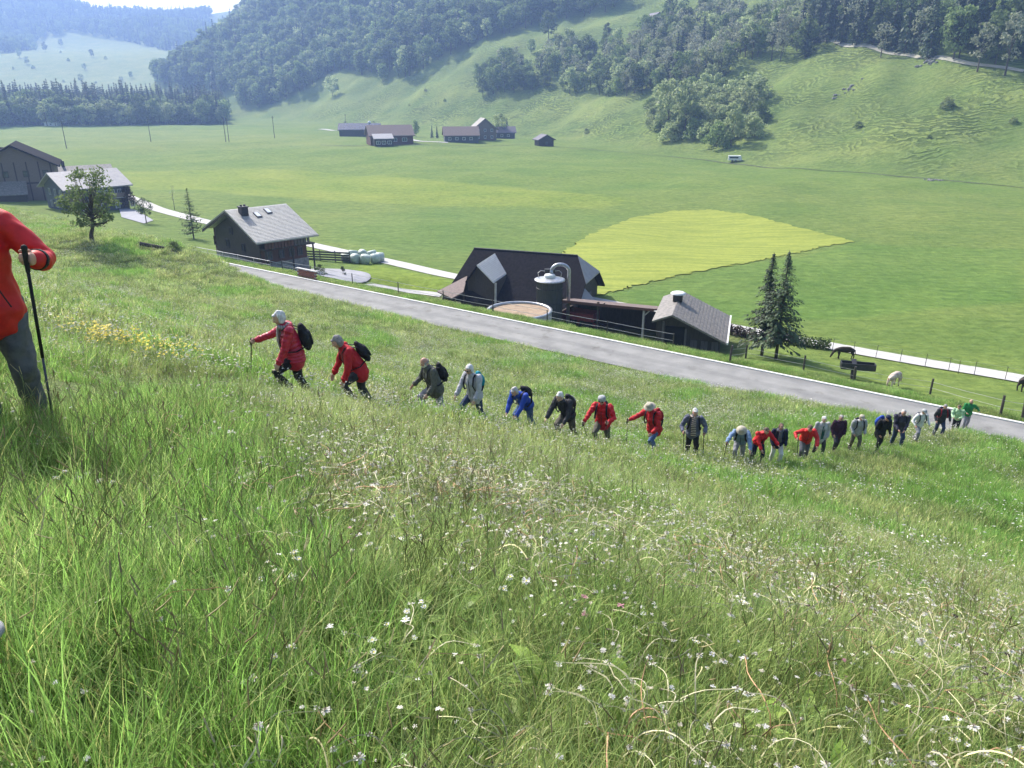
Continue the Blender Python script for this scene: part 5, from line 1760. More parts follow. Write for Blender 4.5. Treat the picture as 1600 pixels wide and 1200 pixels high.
def fleck_clump(name, seed, n, R_, h, s, colfn):
    rnd = random.Random(seed); sp = Soup()
    for _ in range(n):
        a0 = rnd.uniform(0, 6.283); rr_ = R_ * math.sqrt(rnd.random()); hh = h * rnd.uniform(.6, 1.25)
        x_, y_ = rr_ * math.cos(a0), rr_ * math.sin(a0); a = rnd.uniform(0, 3.14); k = s * rnd.uniform(.6, 1.4)
        d = Vector((math.cos(a), math.sin(a), rnd.uniform(-.4, .4))) * k * rnd.choice((.6, 1, 2.0)); u_ = Vector((0, 0, k * .5)) + Vector((-d.y, d.x, 0)).normalized() * k * .5
        p = Vector((x_, y_, hh)); c_ = colfn(rnd)
        sp.poly([p - d, p - u_, p + d, p + u_], c_)
    return sp.mesh(name, [HEADS])
def c_fleck(r):
    q = r.random()
    if q < .42: return (1.0, 1.0, .97)
    if q < .8: return (.80, .80, .60)
    return (.25, .2, .16)
def speck_clump(name, seed, n, R_, h0, h1):
    rnd = random.Random(seed); sp = Soup()
    for _ in range(n):
        a0 = rnd.uniform(0, 6.283); rr_ = R_ * math.sqrt(rnd.random()); hh = rnd.uniform(h0, h1)
        c_ = rnd.choice([(1.05, 1.04, 1.0), (.9, .88, .8), (.78, .74, .6), (.95, .95, .95)])
        x_, y_ = rr_ * math.cos(a0), rr_ * math.sin(a0)
        if rnd.random() < .4: sp.stem([(x_ + rnd.uniform(-.03, .03), y_ + rnd.uniform(-.03, .03), hh * .3), (x_, y_, hh)], .0013, (.75, .74, .55))
        ragged_head(sp, (x_, y_, hh), rnd.uniform(.005, .0095), rnd, 7, 0, rnd.uniform(0, .9), c_, .34)
    return sp.mesh(name, [HEADS])
speck_src = [source(speck_clump('small_heads', 71, 10, .26, .10, .26), 'small_heads'), source(speck_clump('small_heads', 72, 16, .26, .08, .24), 'small_heads_b')]
fleck_src = [source(fleck_clump('seed_flecks', 51, 26, .6, .22, .016, c_fleck), 'seed_flecks'), source(fleck_clump('seed_flecks', 52, 44, .6, .24, .014, c_fleck), 'seed_flecks_b')]

def meadow_points(rmin, rmax, dens, seed, azmax=44, smin=5.0):
    """random points of the meadow seen from the path, dens per square metre"""
    rs = np.random.RandomState(seed)
    a0 = math.radians(azmax)
    area = a0 * (rmax ** 2 - rmin ** 2)
    n = int(area * dens)
    r = np.sqrt(rs.uniform(rmin ** 2, rmax ** 2, n)); a = rs.uniform(-a0, a0, n)
    x, y = r * np.sin(a), r * np.cos(a)
    s, u = road_su(x, y)
    edge = smin + .35 * np.sin(u * 1.3) + .3 * np.sin(u * .37 + 1)
    ok = (s > edge) & (s < 62)
    return x[ok], y[ok], r[ok], rs
WALK = [(20, 628), (300, 600), (468, 620), (565, 634), (684, 652), (744, 660), (823, 672), (888, 688), (941, 698), (1021, 708), (1079, 714), (1153, 721), (1210, 724), (1253, 720), (1277, 711), (1303, 704), (1369, 704), (1399, 697), (1429, 688), (1464, 681), (1491, 677)]
WALK = [(q.x, q.y) for q in (ground(a, b2) for a, b2 in WALK)]
def trodden(x, y):
    """grass is trampled along the line the walkers have come"""
    d = np.full(np.shape(x), 1e9)
    for (ax, ay), (bx, by) in zip(WALK[:-1], WALK[1:]):
        vx, vy = bx - ax, by - ay
        t = np.clip(((x - ax) * vx + (y - ay) * vy) / (vx * vx + vy * vy), 0, 1)
        d = np.minimum(d, np.hypot(x - ax - t * vx, y - ay - t * vy))
    return .38 + .62 * smooth(.25, .85, d)
def place(x, y, rs, tilt=.12):
    e = .15
    z = H(x, y)
    gx_, gy_ = (H(x + e, y) - z) / e, (H(x, y + e) - z) / e
    # grass grows upright but leans a little down the slope
    rx = np.arctan(gy_) * .35 + rs.normal(0, tilt, len(x)); ry = -np.arctan(gx_) * .35 + rs.normal(0, tilt, len(x))
    return np.stack([x, y, z - .015], 1), np.stack([rx, ry, rs.uniform(0, 6.283, len(x))], 1)
def pat(x, y, w, k): return waves(w, x * k, y * k) 
W_PA, W_PB, W_PC = make_waves(16, .8, 7, 61), make_waves(16, 1.2, 9, 62), make_waves(14, 2, 14, 63)

# zones: lush long grass on the left, spent dandelions in the middle and right
def lushness(x, y):
    px, py, d = project(x, y, H(x, y))
    return None
P_, K_, S_, O_ = [], [], [], []
for (r0, r1, dens, sd) in ((1.2, 4.2, 105, 101), (4.2, 8.5, 62, 102), (8.5, 15, 34, 103)):
    x, y, r, rs = meadow_points(r0, r1, dens, sd)
    pts, rot = place(x, y, rs)
    left = smooth(-.10, -.62, x / y + .12 * pat(x, y, W_PB, .7)) * smooth(13, 4, y + 1.5 * pat(x, y, W_PC, 1))
    lush = np.clip(.5 * pat(x, y, W_PA, 1) + left * 1.25, -1, 2)
    q = rs.uniform(0, 1, len(x))
    k = np.where(q < .36, 0, np.where(q < .66, 1, 2))
    k = np.where((lush > .45) & (q < .6), 3, k)
    k = np.where((lush > .9) & (q > .80), 4, k)
    P_.append(pts); O_.append(rot); K_.append(k); S_.append(rs.uniform(.8, 1.25, len(x)) * (1 + .25 * (r > 8)) * np.where(k >= 3, .82, 1) * trodden(x, y))
scatter('grass', 'short and long green grass blades of the steep meadow in front', np.concatenate(P_), np.concatenate(S_), np.concatenate(O_), np.concatenate(K_), near_src)
P_, K_, S_, O_ = [], [], [], []
for (r0, r1, dens, sd) in ((13.5, 26, 7.5, 111), (26, 48, 4.6, 112), (48, 100, 2.6, 113)):
    x, y, r, rs = meadow_points(r0, r1, dens, sd)
    pts, rot = place(x, y, rs, .08)
    lush = pat(x, y, W_PC, 1) + .8 * smooth(.25, .6, x / y)
    q = rs.uniform(0, 1, len(x))
    k = np.where(lush > .5, 2, np.where(q < .5, 0, 1))
    P_.append(pts); O_.append(rot); K_.append(k); S_.append(rs.uniform(.8, 1.15, len(x)) * np.where(r > 48, 1.25, 1) * trodden(x, y))
scatter('grass', 'green sward of the meadow farther down towards the road', np.concatenate(P_), np.concatenate(S_), np.concatenate(O_), np.concatenate(K_), far_src)
P_, K_, S_, O_ = [], [], [], []
for (r0, r1, dens, sd) in ((1.3, 5, 40, 121), (5, 10, 34, 122), (10, 19, 20, 123)):
    x, y, r, rs = meadow_points(r0, r1, dens, sd)
    pts, rot = place(x, y, rs)
    left = smooth(-.10, -.6, x / y + .12 * pat(x, y, W_PB, .7)) * smooth(13, 4, y)
    thick = .52 + .5 * pat(x, y, W_PB, 1) - .75 * left
    ok = rs.uniform(0, 1, len(x)) < np.clip(thick, .06, 1)
    P_.append(pts[ok] + np.stack([0 * x[ok], 0 * x[ok], .05 + .05 * (r[ok] < 6)], 1)); O_.append(rot[ok]); K_.append(rs.randint(0, 4, ok.sum())); S_.append(rs.uniform(.75, 1.2, ok.sum()) * trodden(x[ok], y[ok]))
scatter('spent_dandelions', 'pale curved spent dandelion stems with ragged white heads', np.concatenate(P_), np.concatenate(S_), np.concatenate(O_), np.concatenate(K_), stem_src)
P_, K_, S_, O_ = [], [], [], []
for (r0, r1, dens, sd) in ((1.3, 7, 26, 131), (7, 18, 9, 132), (18, 30, 1.5, 133)):
    x, y, r, rs = meadow_points(r0, r1, dens, sd)
    pts, rot = place(x, y, rs)
    q = rs.uniform(0, 1, len(x))
    k = np.where(q < .14, 0, np.where(q < .20, 1, np.where(q < .215, 3, np.where(q < .42, 4, np.where(q < .78, 5, 6)))))
    left = (x / y < -.35) & (y < 9)
    k = np.where(left & ((k < 2) & (q < .14) | (q > .72)), 6, k)
    P_.append(pts); O_.append(rot); K_.append(k); S_.append(rs.uniform(.75, 1.2, len(x)) * trodden(x, y))
# buttercups in one patch on the left
g = ground(178, 560)
rs = np.random.RandomState(140)
x, y = g.x + rs.normal(0, .30, 34), g.y + rs.normal(0, .35, 34)
g = ground(262, 572)
x, y = np.concatenate([x, g.x + rs.normal(0, .25, 9)]), np.concatenate([y, g.y + rs.normal(0, .2, 9)])
pts, rot = place(x, y, rs)
P_.append(pts + [0, 0, .08]); O_.append(rot); K_.append(np.full(len(x), 2)); S_.append(rs.uniform(.8, 1.1, len(x)))
scatter('meadow_flowers', 'white daisies, buttercups, clover, dandelion leaves and seed stalks in the grass', np.concatenate(P_), np.concatenate(S_), np.concatenate(O_), np.concatenate(K_), flower_src)
P_, K_, S_, O_ = [], [], [], []
for (r0, r1, dens, sd) in ((12.5, 24, 11, 151), (24, 45, 8, 152), (45, 95, 4.5, 153)):
    x, y, r, rs = meadow_points(r0, r1, dens, sd, 44, 6.5)
    pts, rot = place(x, y, rs, .05)
    ok = rs.uniform(0, 1, len(x)) < np.clip(.55 + .45 * pat(x, y, W_PB, .6) - .35 * smooth(.2, .55, x / y), .08, 1)
    P_.append(pts[ok]); O_.append(rot[ok]); K_.append(rs.randint(0, 2, ok.sum())); S_.append(rs.uniform(.8, 1.2, ok.sum()))
scatter('seed_heads', 'cream and white seed heads flecking the farther meadow', np.concatenate(P_), np.concatenate(S_), np.concatenate(O_), np.concatenate(K_), fleck_src)
P_, K_, S_, O_ = [], [], [], []
for (r0, r1, dens, sd) in ((1.6, 6, 17, 171), (6, 14, 15, 172)):
    x, y, r, rs = meadow_points(r0, r1, dens, sd)
    pts, rot = place(x, y, rs)
    left = smooth(-.10, -.6, x / y) * smooth(9, 4, y)
    ok = rs.uniform(0, 1, len(x)) < np.clip(.62 + .55 * pat(x, y, W_PB, .8) - .75 * left, .05, 1)
    P_.append(pts[ok]); O_.append(rot[ok]); K_.append(rs.randint(0, 2, ok.sum())); S_.append(rs.uniform(.85, 1.2, ok.sum()) * trodden(x[ok], y[ok]))
scatter('seed_heads', 'small white and cream seed heads speckling the near meadow', np.concatenate(P_), np.concatenate(S_), np.concatenate(O_), np.concatenate(K_), speck_src)
# verge beyond the road
rs = np.random.RandomState(160)
u_ = rs.uniform(-2, 74, 1500); s_ = -.75 - np.abs(rs.normal(0, 1.1, 1500))
x, y = su_xy(s_, u_)
pts, rot = place(x, y, rs, .05)
scatter('grass', 'bright grass of the far road verge', pts, rs.uniform(.55, .95, len(x)), rot, rs.choice([0, 1, 2], len(x)), far_src)
# pale stone at the left edge
g = ground(-2, 1085)
mb = MB(); mb.ball((0, 0, 0), (.05, .06, .025), n=12, m=8); mb.v = [tuple(np.array(v_) * (1 + .08 * math.sin(9 * v_[0] + 13 * v_[1] * 3))) for v_ in mb.v]
o = put('stone', mb, mat('pale_stone', (.38, .38, .40), (.26, .26, .28), .85, 14, 5, bmp=.3), None, True); o.location = g + Vector((0, 0, .20)); tag(o, 'pale grey stone in the grass at the left edge', 'stone')

# ------------------------------------------------------------------ people
def cloth(name, c, c2=None, rough=.75, scale=14, bmp=.25, spec=.25, bdist=.01):
    return mat('cloth_' + name, c, c2 or tuple(v * .72 for v in c), rough, scale, 4, bmp=bmp, bdist=bdist, spec=spec)
SKIN = mat('skin', (.56, .33, .24), (.46, .25, .18), .55, 9, 3, spec=.35)
SKIN_P = mat('skin_pale', (.62, .41, .32), (.54, .33, .25), .55, 9, 3, spec=.35)
H_WHITE = mat('hair_white', (.76, .75, .73), (.50, .49, .48), .8, 40, 3, bmp=.5, stretch=(1, 1, .25))
H_GREY = mat('hair_grey', (.36, .34, .32), (.20, .19, .18), .8, 40, 3, bmp=.5, stretch=(1, 1, .25))
H_LGREY = mat('hair_light_grey', (.56, .54, .51), (.36, .34, .32), .8, 40, 3, bmp=.5, stretch=(1, 1, .25))
H_BROWN = mat('hair_brown', (.16, .12, .09), (.09, .065, .05), .8, 40, 3, bmp=.5, stretch=(1, 1, .25))
EYE_W = mat('eye_white', (.7, .68, .65), (.6, .58, .55), .3, 3, 2)
EYE_D = mat('eye_dark', (.02, .015, .012), (.015, .012, .01), .2, 3, 2)
LIPS = mat('lips', (.36, .14, .12), (.30, .11, .10), .5, 9, 2)
BLACKC = cloth('black', (.022, .022, .025), (.012, .012, .014))
BOOT = mat('boot_leather', (.06, .05, .042), (.03, .026, .022), .6, 12, 4, bmp=.3)
RUBBER = mat('rubber', (.03, .03, .03), (.02, .02, .02), .8, 8, 2)
POLE_M = mat('pole_metal', (.10, .10, .11), (.05, .05, .055), .35, 5, 2, metallic=.6)

def voxel(mb, size, smooth_it=4, noise_amp=0.0, nseed=0, fold=(1, 1, 1)):
    """fuse overlapping closed shapes into one continuous skin"""
    me = mb.mesh('fuse')
    o = bpy.data.objects.new('fuse', me)
    COL.objects.link(o)
    r = o.modifiers.new('r', 'REMESH'); r.mode = 'VOXEL'; r.voxel_size = size; r.use_smooth_shade = True
    s = o.modifiers.new('s', 'SMOOTH'); s.factor = .5; s.iterations = smooth_it
    dg = bpy.context.evaluated_depsgraph_get()
    out = bpy.data.meshes.new_from_object(o.evaluated_get(dg))
    bpy.data.objects.remove(o)
    bpy.data.meshes.remove(me)
    n = len(out.vertices)
    if noise_amp and n:
        co = np.zeros(n * 3, np.float32); out.vertices.foreach_get('co', co); co = co.reshape(-1, 3)
        no = np.zeros(n * 3, np.float32); out.vertices.foreach_get('normal', no); no = no.reshape(-1, 3)
        rs = np.random.RandomState(nseed)
        h = np.zeros(n)
        for _ in range(9):
            k = rs.normal(0, 1, 3) * rs.uniform(14, 46) * np.array(fold)
            h += np.sin(co @ k + rs.uniform(0, 6.28) + 1.5 * np.sin(co @ (k[::-1] * .37)))
        co = co + no * (h / 3 * noise_amp)[:, None]
        out.vertices.foreach_set('co', co.astype(np.float32).ravel())
    out.polygons.foreach_set('use_smooth', [True] * len(out.polygons))
    out.update()
    return out

def ik(a, b, l1, l2, hint):
    a, b = Vector(a), Vector(b)
    d = b - a
    L = min(max(d.length, .05), (l1 + l2) * .995)
    d.normalize()
    b = a + d * L
    x = (l1 * l1 - l2 * l2 + L * L) / (2 * L)
    h = math.sqrt(max(l1 * l1 - x * x, 0))
    hp = Vector(hint) - d * Vector(hint).dot(d)
    hp = hp.normalized() if hp.length > 1e-4 else Vector((1, 0, 0))
    return a + d * x + hp * h, b

def hand_into(mb, W, f, thumb_side, palm_n, h, grip):
    """palm, four unequal fingers in three joints and a thumb, built from the wrist W along f"""
    k = h / 1.7
    f, a = Vector(f).normalized(), Vector(thumb_side)
    a = (a - f * a.dot(f)).normalized()
    n = Vector(palm_n); n = (n - f * n.dot(f) - a * n.dot(a))
    n = n.normalized() if n.length > 1e-3 else f.cross(a)
    mb.tube([W - f * .02 * k, W + f * .025 * k, W + f * .065 * k, W + f * .088 * k], [(.026 * k, .020 * k), (.034 * k, .018 * k), (.040 * k, .016 * k), (.038 * k, .013 * k)], 10, side=a, cap='round')
    bend = (1.15, 2.3, 3.1) if grip else (.35, .75, 1.05)
    for i, (off, L) in enumerate(((.029, .9), (.010, 1.0), (-.009, .94), (-.028, .76))):
        base = W + f * (.084 - (.006 if i == 3 else 0)) * k + a * off * k
        pts = [base - f * .02 * k, base]
        p = base
        for j, sl in enumerate((.042, .027, .022)):
            ang_ = bend[j] * (1 if not grip else 1)
            d = f * math.cos(ang_) + n * math.sin(ang_)
            p = p + d * sl * L * k
            pts.append(p)
        mb.tube(pts, [.0095 * k, .0095 * k, .0088 * k, .008 * k, .0065 * k], 7, cap='round')
    tb = W + f * .022 * k + a * .026 * k + n * .004 * k
    if grip: tp = [tb, tb + (f * .5 + a * .75 + n * .35).normalized() * .034 * k, tb + (f * .5 + a * .75 + n * .35).normalized() * .034 * k + (f * .75 + a * .1 + n * .75).normalized() * .03 * k, tb + (f * .5 + a * .75 + n * .35).normalized() * .034 * k + (f * .75 + a * .1 + n * .75).normalized() * .03 * k + (f * .2 - a * .3 + n).normalized() * .022 * k]
    else: tp = [tb, tb + (f * .7 + a * .7 + n * .2).normalized() * .036 * k, tb + (f * .9 + a * .45 + n * .25).normalized() * .064 * k, tb + (f + a * .3 + n * .35).normalized() * .088 * k]
    mb.tube(tp, [.013 * k, .0115 * k, .010 * k, .008 * k], 7, cap='round')

def make_person(p, it_=0):
    """p: where the feet are, which way the walker faces, how the body bends, and what is worn"""
    h = p['h']
    if 'foot' in p: g = ground(*p['foot'])
    else: g = Vector((0, 0, 0))
    if p.get('xy'): g = Vector((p['xy'][0], p['xy'][1], gz(*p['xy'])))
    yaw = math.radians(p['yaw'])
    det = p.get('detail', 2)          # 3 near, 2 middle, 1 far
    vb = {3: .0065, 2: .011, 1: .018}[det]
    vc = {3: .013, 2: .017, 1: .024}[det]
    root = thing('person', p['label'], 'person', g, yaw)
    ca, sa_ = math.cos(yaw), math.sin(yaw)
    def zl(x, y): return gz(g.x + ca * x - sa_ * y, g.y + sa_ * x + ca * y) - g.z
    st = p.get('stride', .42) * h / 1.7
    lead = p.get('lead', 1)           # +1 left foot forward
    F = {}
    for s in (1, -1):
        fx = st / 2 * (1 if s == lead else -1)
        fy = s * (.065 if det else .07) * h
        F[s] = Vector((fx, fy, zl(fx, fy) + .045 * h))
    lt, ls = .245 * h, .245 * h
    px_ = p.get('hipx', .02)
    zhip = 9
    for s in (1, -1):
        hx, hy = px_, s * .05 * h
        dd = (F[s].x - hx) ** 2 + (F[s].y - hy) ** 2
        zhip = min(zhip, F[s].z + math.sqrt(max((lt + ls) ** 2 * .985 - dd, .01)))
    zhip -= p.get('crouch', 0.0)
    PEL = Vector((px_, 0, zhip))
    lean = math.radians(p.get('lean', 20)); side_lean = p.get('side', 0.0)
    T = Vector((math.sin(lean), side_lean, math.cos(lean))).normalized()
    Tf = Vector((math.cos(lean), 0, -math.sin(lean)))
    Ly = Vector((0, 1, 0))
    W_ = p.get('bulk', 1.0) * 1.15
    sh = PEL + T * .285 * h + Tf * (-.01 * h)
    waist = PEL + T * .10 * h
    chest = PEL + T * .21 * h
    nb = PEL + T * .325 * h
    hpitch = lean * .5 + math.radians(p.get('head', 20)) * .6
    hyaw = math.radians(p.get('hyaw', 0))
    Hf = Vector((math.cos(hpitch) * math.cos(hyaw), math.cos(hpitch) * math.sin(hyaw), -math.sin(hpitch)))
    Hl = Vector((-math.sin(hyaw), math.cos(hyaw), 0))
    Hu = Hf.cross(Hl).normalized()
    if Hu.z < 0: Hu = -Hu
    Nd = (T * .6 + Hu * .4).normalized()
    hc_ = nb + Nd * .045 * h + Hu * .062 * h + Hf * .012 * h
    top_ = hc_ + Hu * .075 * h
    if p.get('top') and it_ < 6:
        cw = Vector((g.x + ca * top_.x - sa_ * top_.y, g.y + sa_ * top_.x + ca * top_.y, g.z + top_.z))
        err = project(cw.x, cw.y, cw.z)[1] - p['top']
        want = h * (1 + err / max(60.0, (project(g.x, g.y, g.z)[1] - p['top'])) * .9)
        want = min(1.90, max(1.48, want))
        if abs(want - h) > .004:
            p['h'] = want
            for o_ in list(root.children): bpy.data.objects.remove(o_)
            bpy.data.objects.remove(root)
            return make_person(p, it_ + 1)
    K = {}
    for s in (1, -1):
        hip = PEL + Vector((0, s * .05 * h, -.01))
        kn, an = ik(hip, F[s], lt, ls, Vector((1, s * .12, 0)))
        K[s] = (hip, kn, F[s])
    # arms
    A = {}
    for s in (1, -1):
        shp = sh + Ly * s * .108 * h * W_
        tg = p['arms'][0 if s == 1 else 1]
        kind, off = tg[0], Vector(tg[1]) * h
        target = sh + Vector((off.x, s * off.y, off.z))
        hint = tg[2] if len(tg) > 2 else (-.7, .45, -.3)
        el, wr = ik(shp, target, .172 * h, .150 * h, Vector((hint[0], s * hint[1], hint[2])))
        A[s] = (shp, el, wr, kind)
    # ---- body: one continuous skin
    mb = MB()
    mb.tube([PEL - T * .03 * h, waist, chest, sh, nb - T * .01 * h], [(.075 * h, .055 * h), (.068 * h, .05 * h), (.08 * h, .058 * h), (.088 * h, .045 * h), (.035 * h, .035 * h)], 14, side=Ly, cap='round')
    mb.tube([nb - T * .02 * h, nb + Nd * .03 * h, hc_ - Hu * .02 * h], [.036 * h, .032 * h, .034 * h], 12, cap='round')
    ax = (Hf, Hl, Hu)
    hb = h
    mb.ball(hc_, (.056 * h, .045 * h, .062 * h), ax, 18, 12)                                         # skull
    mb.ball(hc_ + Hf * .010 * h - Hu * .026 * h, (.042 * h, .036 * h, .040 * h), ax, 14, 10)           # jaw
    mb.ball(hc_ + Hf * .040 * h - Hu * .056 * h, (.014 * h, .016 * h, .011 * h), ax, 10, 6)          # chin
    mb.tube([hc_ + Hf * .050 * h + Hu * .006 * h, hc_ + Hf * .064 * h - Hu * .018 * h, hc_ + Hf * .052 * h - Hu * .024 * h], [.006 * h, .010 * h, .009 * h], 8, cap='round')   # nose
    mb.ball(hc_ + Hf * .046 * h + Hu * .014 * h, (.012 * h, .030 * h, .007 * h), ax, 12, 6)          # brow
    for s in (1, -1):
        mb.ball(hc_ + Hl * s * .046 * h - Hu * .010 * h - Hf * .002 * h, (.012 * h, .006 * h, .019 * h), ax, 10, 8)   # ear
        mb.ball(hc_ + Hl * s * .024 * h - Hu * .014 * h + Hf * .036 * h, (.014 * h, .014 * h, .013 * h), ax, 10, 8)   # cheek
    for s in (1, -1):
        hip, kn, an = K[s]
        mb.tube([hip, kn, an], [.05 * h, .032 * h, .022 * h], 10, cap='round')
        mb.tube([an, an + Vector((.08 * h, 0, -.03 * h))], [.02 * h, .016 * h], 8, cap='round')
        shp, el, wr, kind = A[s]
        mb.tube([shp, el, wr], [.03 * h, .024 * h, .017 * h], 10, cap='round')
        fd = (wr - el).normalized()
        if kind == 'grip':
            hand_into(mb, wr, fd, (0.08, 0, 1), (0, -s, 0) if abs(fd.y) < .8 else (-1, 0, 0), h, True)
        else:
            hand_into(mb, wr, fd, (1, -s * .3, 0), (-.2, -s, 0), h, False)
    skin = SKIN_P if p.get('pale') else SKIN
    me = voxel(mb, vb, 2 if det == 3 else 1)
    body = put('body', me, skin, root)
    # ---- trousers
    mb = MB()
    tq = p.get('trouser_w', 1.0)
    mb.tube([PEL - T * .02 * h, PEL + T * .05 * h], [(.092 * h * tq, .072 * h), (.085 * h, .066 * h)], 16, side=Ly, cap='round')
    for s in (1, -1):
        hip, kn, an = K[s]
        mb.tube([hip + Vector((0, 0, .02)), hip.lerp(kn, .5), kn, kn.lerp(an, .4), an + (kn - an).normalized() * .01 * h],
                [.066 * h * tq, .056 * h * tq, .046 * h * tq, .043 * h * tq, .040 * h * tq], 14, cap='round')
    put('trousers', voxel(mb, vc, 3, .0055 * h / 1.7, 3 + p.get('seed', 1), (1, 1, .7)), p['trousers'], root)
    # ---- boots
    for s in (1, -1):
        hip, kn, an = K[s]
        slope = zl(an.x + .1, an.y) - zl(an.x, an.y)
        d = Vector((1, s * .12, slope * 6 * .8)).normalized()
        mb = MB()
        mb.tube([an + Vector((-.02, 0, .05 * h)), an + Vector((-.015, 0, -.01 * h))], [.032 * h, .033 * h], 12, cap='round')
        q0 = an + Vector((0, 0, -.022 * h))
        mb.tube([q0 - d * .028 * h, q0 + d * .035 * h, q0 + d * .10 * h], [(.026 * h, .022 * h), (.030 * h, .021 * h), (.029 * h, .016 * h)], 12, side=(0, 1, 0), cap='round')
        b_ = put('boot', voxel(mb, vc * .7, 2), p.get('boots', BOOT), root)
        mb = MB()
        q1 = an + Vector((0, 0, -.042 * h))
        mb.tube([q1 - d * .03 * h, q1 + d * .035 * h, q1 + d * .105 * h], [(.028 * h, .006 * h), (.032 * h, .006 * h), (.030 * h, .006 * h)], 12, side=(0, 1, 0), cap='round')
        put('sole', mb, RUBBER, b_, True)
    # ---- jacket
    mb = MB()
    hem = PEL - (T * .35 + Vector((0, 0, .65))) * (p.get('hem', .05) - .062) * h + Tf * .012 * h
    bl_ = W_
    prof = [(hem, .116, .096), (PEL + T * .04 * h, .108, .089), (waist, .098, .082), (chest, .106, .084), (sh - T * .012 * h, .108, .070), (PEL + T * .315 * h, .060, .052)]
    puff = p.get('puffer')
    if puff:
        P2, R2 = [], []
        n_ = 22
        pts0 = [q[0] for q in prof]
        for i in range(n_ + 1):
            t = i / n_ * (len(prof) - 1); j = min(int(t), len(prof) - 2); f_ = t - j
            P2.append(pts0[j].lerp(pts0[j + 1], f_))
            rr_ = 1 + .045 * math.cos(i * math.pi)
            R2.append(((prof[j][1] * (1 - f_) + prof[j + 1][1] * f_) * h * bl_ * rr_, (prof[j][2] * (1 - f_) + prof[j + 1][2] * f_) * h * bl_ * rr_))
        mb.tube(P2, R2, 18, side=Ly, cap='round')
    else:
        mb.tube([q[0] for q in prof], [(q[1] * h * bl_, q[2] * h * bl_) for q in prof], 18, side=Ly, cap='round')
    for s in (1, -1):
        shp, el, wr, kind = A[s]
        w2 = wr - (wr - el).normalized() * .012 * h
        up_ = [shp - (el - shp) * .12 + T * .0, shp.lerp(el, .5), el, el.lerp(w2, .5), w2]
        sw = p.get('sleeve', 1.0)
        rr_ = [.050, .046, .041, .037, .033]
        if puff:
            P2, R2 = [], []
            for i in range(17):
                t = i / 16 * 4; j = min(int(t), 3); f_ = t - j
                P2.append(up_[j].lerp(up_[j + 1], f_)); R2.append((rr_[j] * (1 - f_) + rr_[j + 1] * f_) * h * sw * (1 + .07 * math.cos(i * math.pi)))
            mb.tube(P2, R2, 12, cap='round')
        else: mb.tube(up_, [q * h * sw for q in rr_], 12, cap='round')
    jme = voxel(mb, vc, 2 if puff else 4, (.003 if puff else (.0055 if det == 3 else .010)) * h / 1.7, p.get('seed', 1), (1, 1, .8))
    jk = put('jacket', jme, p['jacket'], root)
    mb = MB()
    mb.tube([nb - T * .022 * h - Tf * .004 * h, nb + T * .018 * h + Tf * .004 * h], [(.055 * h, .052 * h), (.046 * h, .044 * h)], 18, side=Ly, cap=False)
    mb.tube([nb + T * .018 * h + Tf * .004 * h, nb - T * .022 * h], [(.038 * h, .036 * h), (.044 * h, .042 * h)], 18, side=Ly, cap=False)
    put('collar', mb, p.get('collar', p['jacket']), jk, True)
    if det >= 2:
        mb = MB()
        zp = [hem + Tf * (.090 * h * bl_), waist + Tf * (.084 * h * bl_), chest + Tf * (.086 * h * bl_), sh + Tf * .066 * h * bl_]
        mb.tube(zp, [.004 * h] * 4, 6); put('zip', mb, p.get('zip', BLACKC), jk)
    if p.get('cuffs'):
        for s in (1, -1):
            shp, el, wr, kind = A[s]; d = (wr - el).normalized()
            mb = MB(); mb.tube([wr - d * .03 * h, wr - d * .004 * h], [.030 * h, .029 * h], 12); put('cuff', mb, p['cuffs'], jk, True)
    if p.get('hood_down'):
        mb = MB()
        for i in range(7):
            a = math.pi * (.12 + .76 * i / 6) + math.pi / 2
            q = nb - T * .004 * h + (Tf * math.cos(a) + Ly * math.sin(a)) * .058 * h
            mb.ball(q, (.026 * h, .03 * h, .03 * h), None, 8, 6)
        put('hood', voxel(mb, vc * .9, 2, .003, 5), p['hood_down'], jk)
    if p.get('lining'):      # open jacket: the layer underneath shows as a strip down the front
        mb = MB()
        mb.slab([hem + Tf * .088 * h * bl_ - Ly * .035 * h, hem + Tf * .088 * h * bl_ + Ly * .035 * h, chest + Tf * .088 * h * bl_ + Ly * .028 * h, sh + Tf * .072 * h + Ly * .018 * h, sh + Tf * .072 * h - Ly * .018 * h, chest + Tf * .088 * h * bl_ - Ly * .028 * h], .012)
        put('shirt_front', mb, p['lining'], root)
    # ---- face pieces
    if det >= 2:
        for s in (1, -1):
            ec = hc_ + Hf * .0475 * h + Hl * s * .019 * h + Hu * .003 * h
            mb = MB(); mb.ball(ec, .0075 * h, ax, 8, 6); e_ = put('eye', mb, EYE_W, root, True)
            mb = MB(); mb.ball(ec + Hf * .005 * h - Hu * .001 * h, .0038 * h, ax, 6, 5); put('iris', mb, EYE_D, e_, True)
        mb = MB(); mb.tube([hc_ + Hf * .048 * h - Hu * .039 * h + Hl * q * h for q in (-.014, 0, .014)], [.003 * h, .005 * h, .003 * h], 6, cap='round'); put('mouth', mb, LIPS, root, True)
    # ---- hair
    if p.get('hair'):
        mb = MB()
        hl_ = p.get('hair_len', 0.0)
        mb.ball(hc_ + Hu * .016 * h - Hf * .016 * h, (.056 * h, .051 * h, .055 * h), ax, 16, 10)
        mb.ball(hc_ - Hf * .024 * h - Hu * .012 * h, (.044 * h, .053 * h, (.045 + hl_) * h), ax, 14, 10)
        if p.get('fringe', 1): mb.ball(hc_ + Hf * .030 * h + Hu * .042 * h, (.022 * h, .034 * h, .013 * h), ax, 12, 8)
        for s in (1, -1):
            if hl_: mb.ball(hc_ + Hl * s * .044 * h - Hu * .022 * h - Hf * .010 * h, (.026 * h, .014 * h, (.028 + hl_) * h), ax, 10, 8)
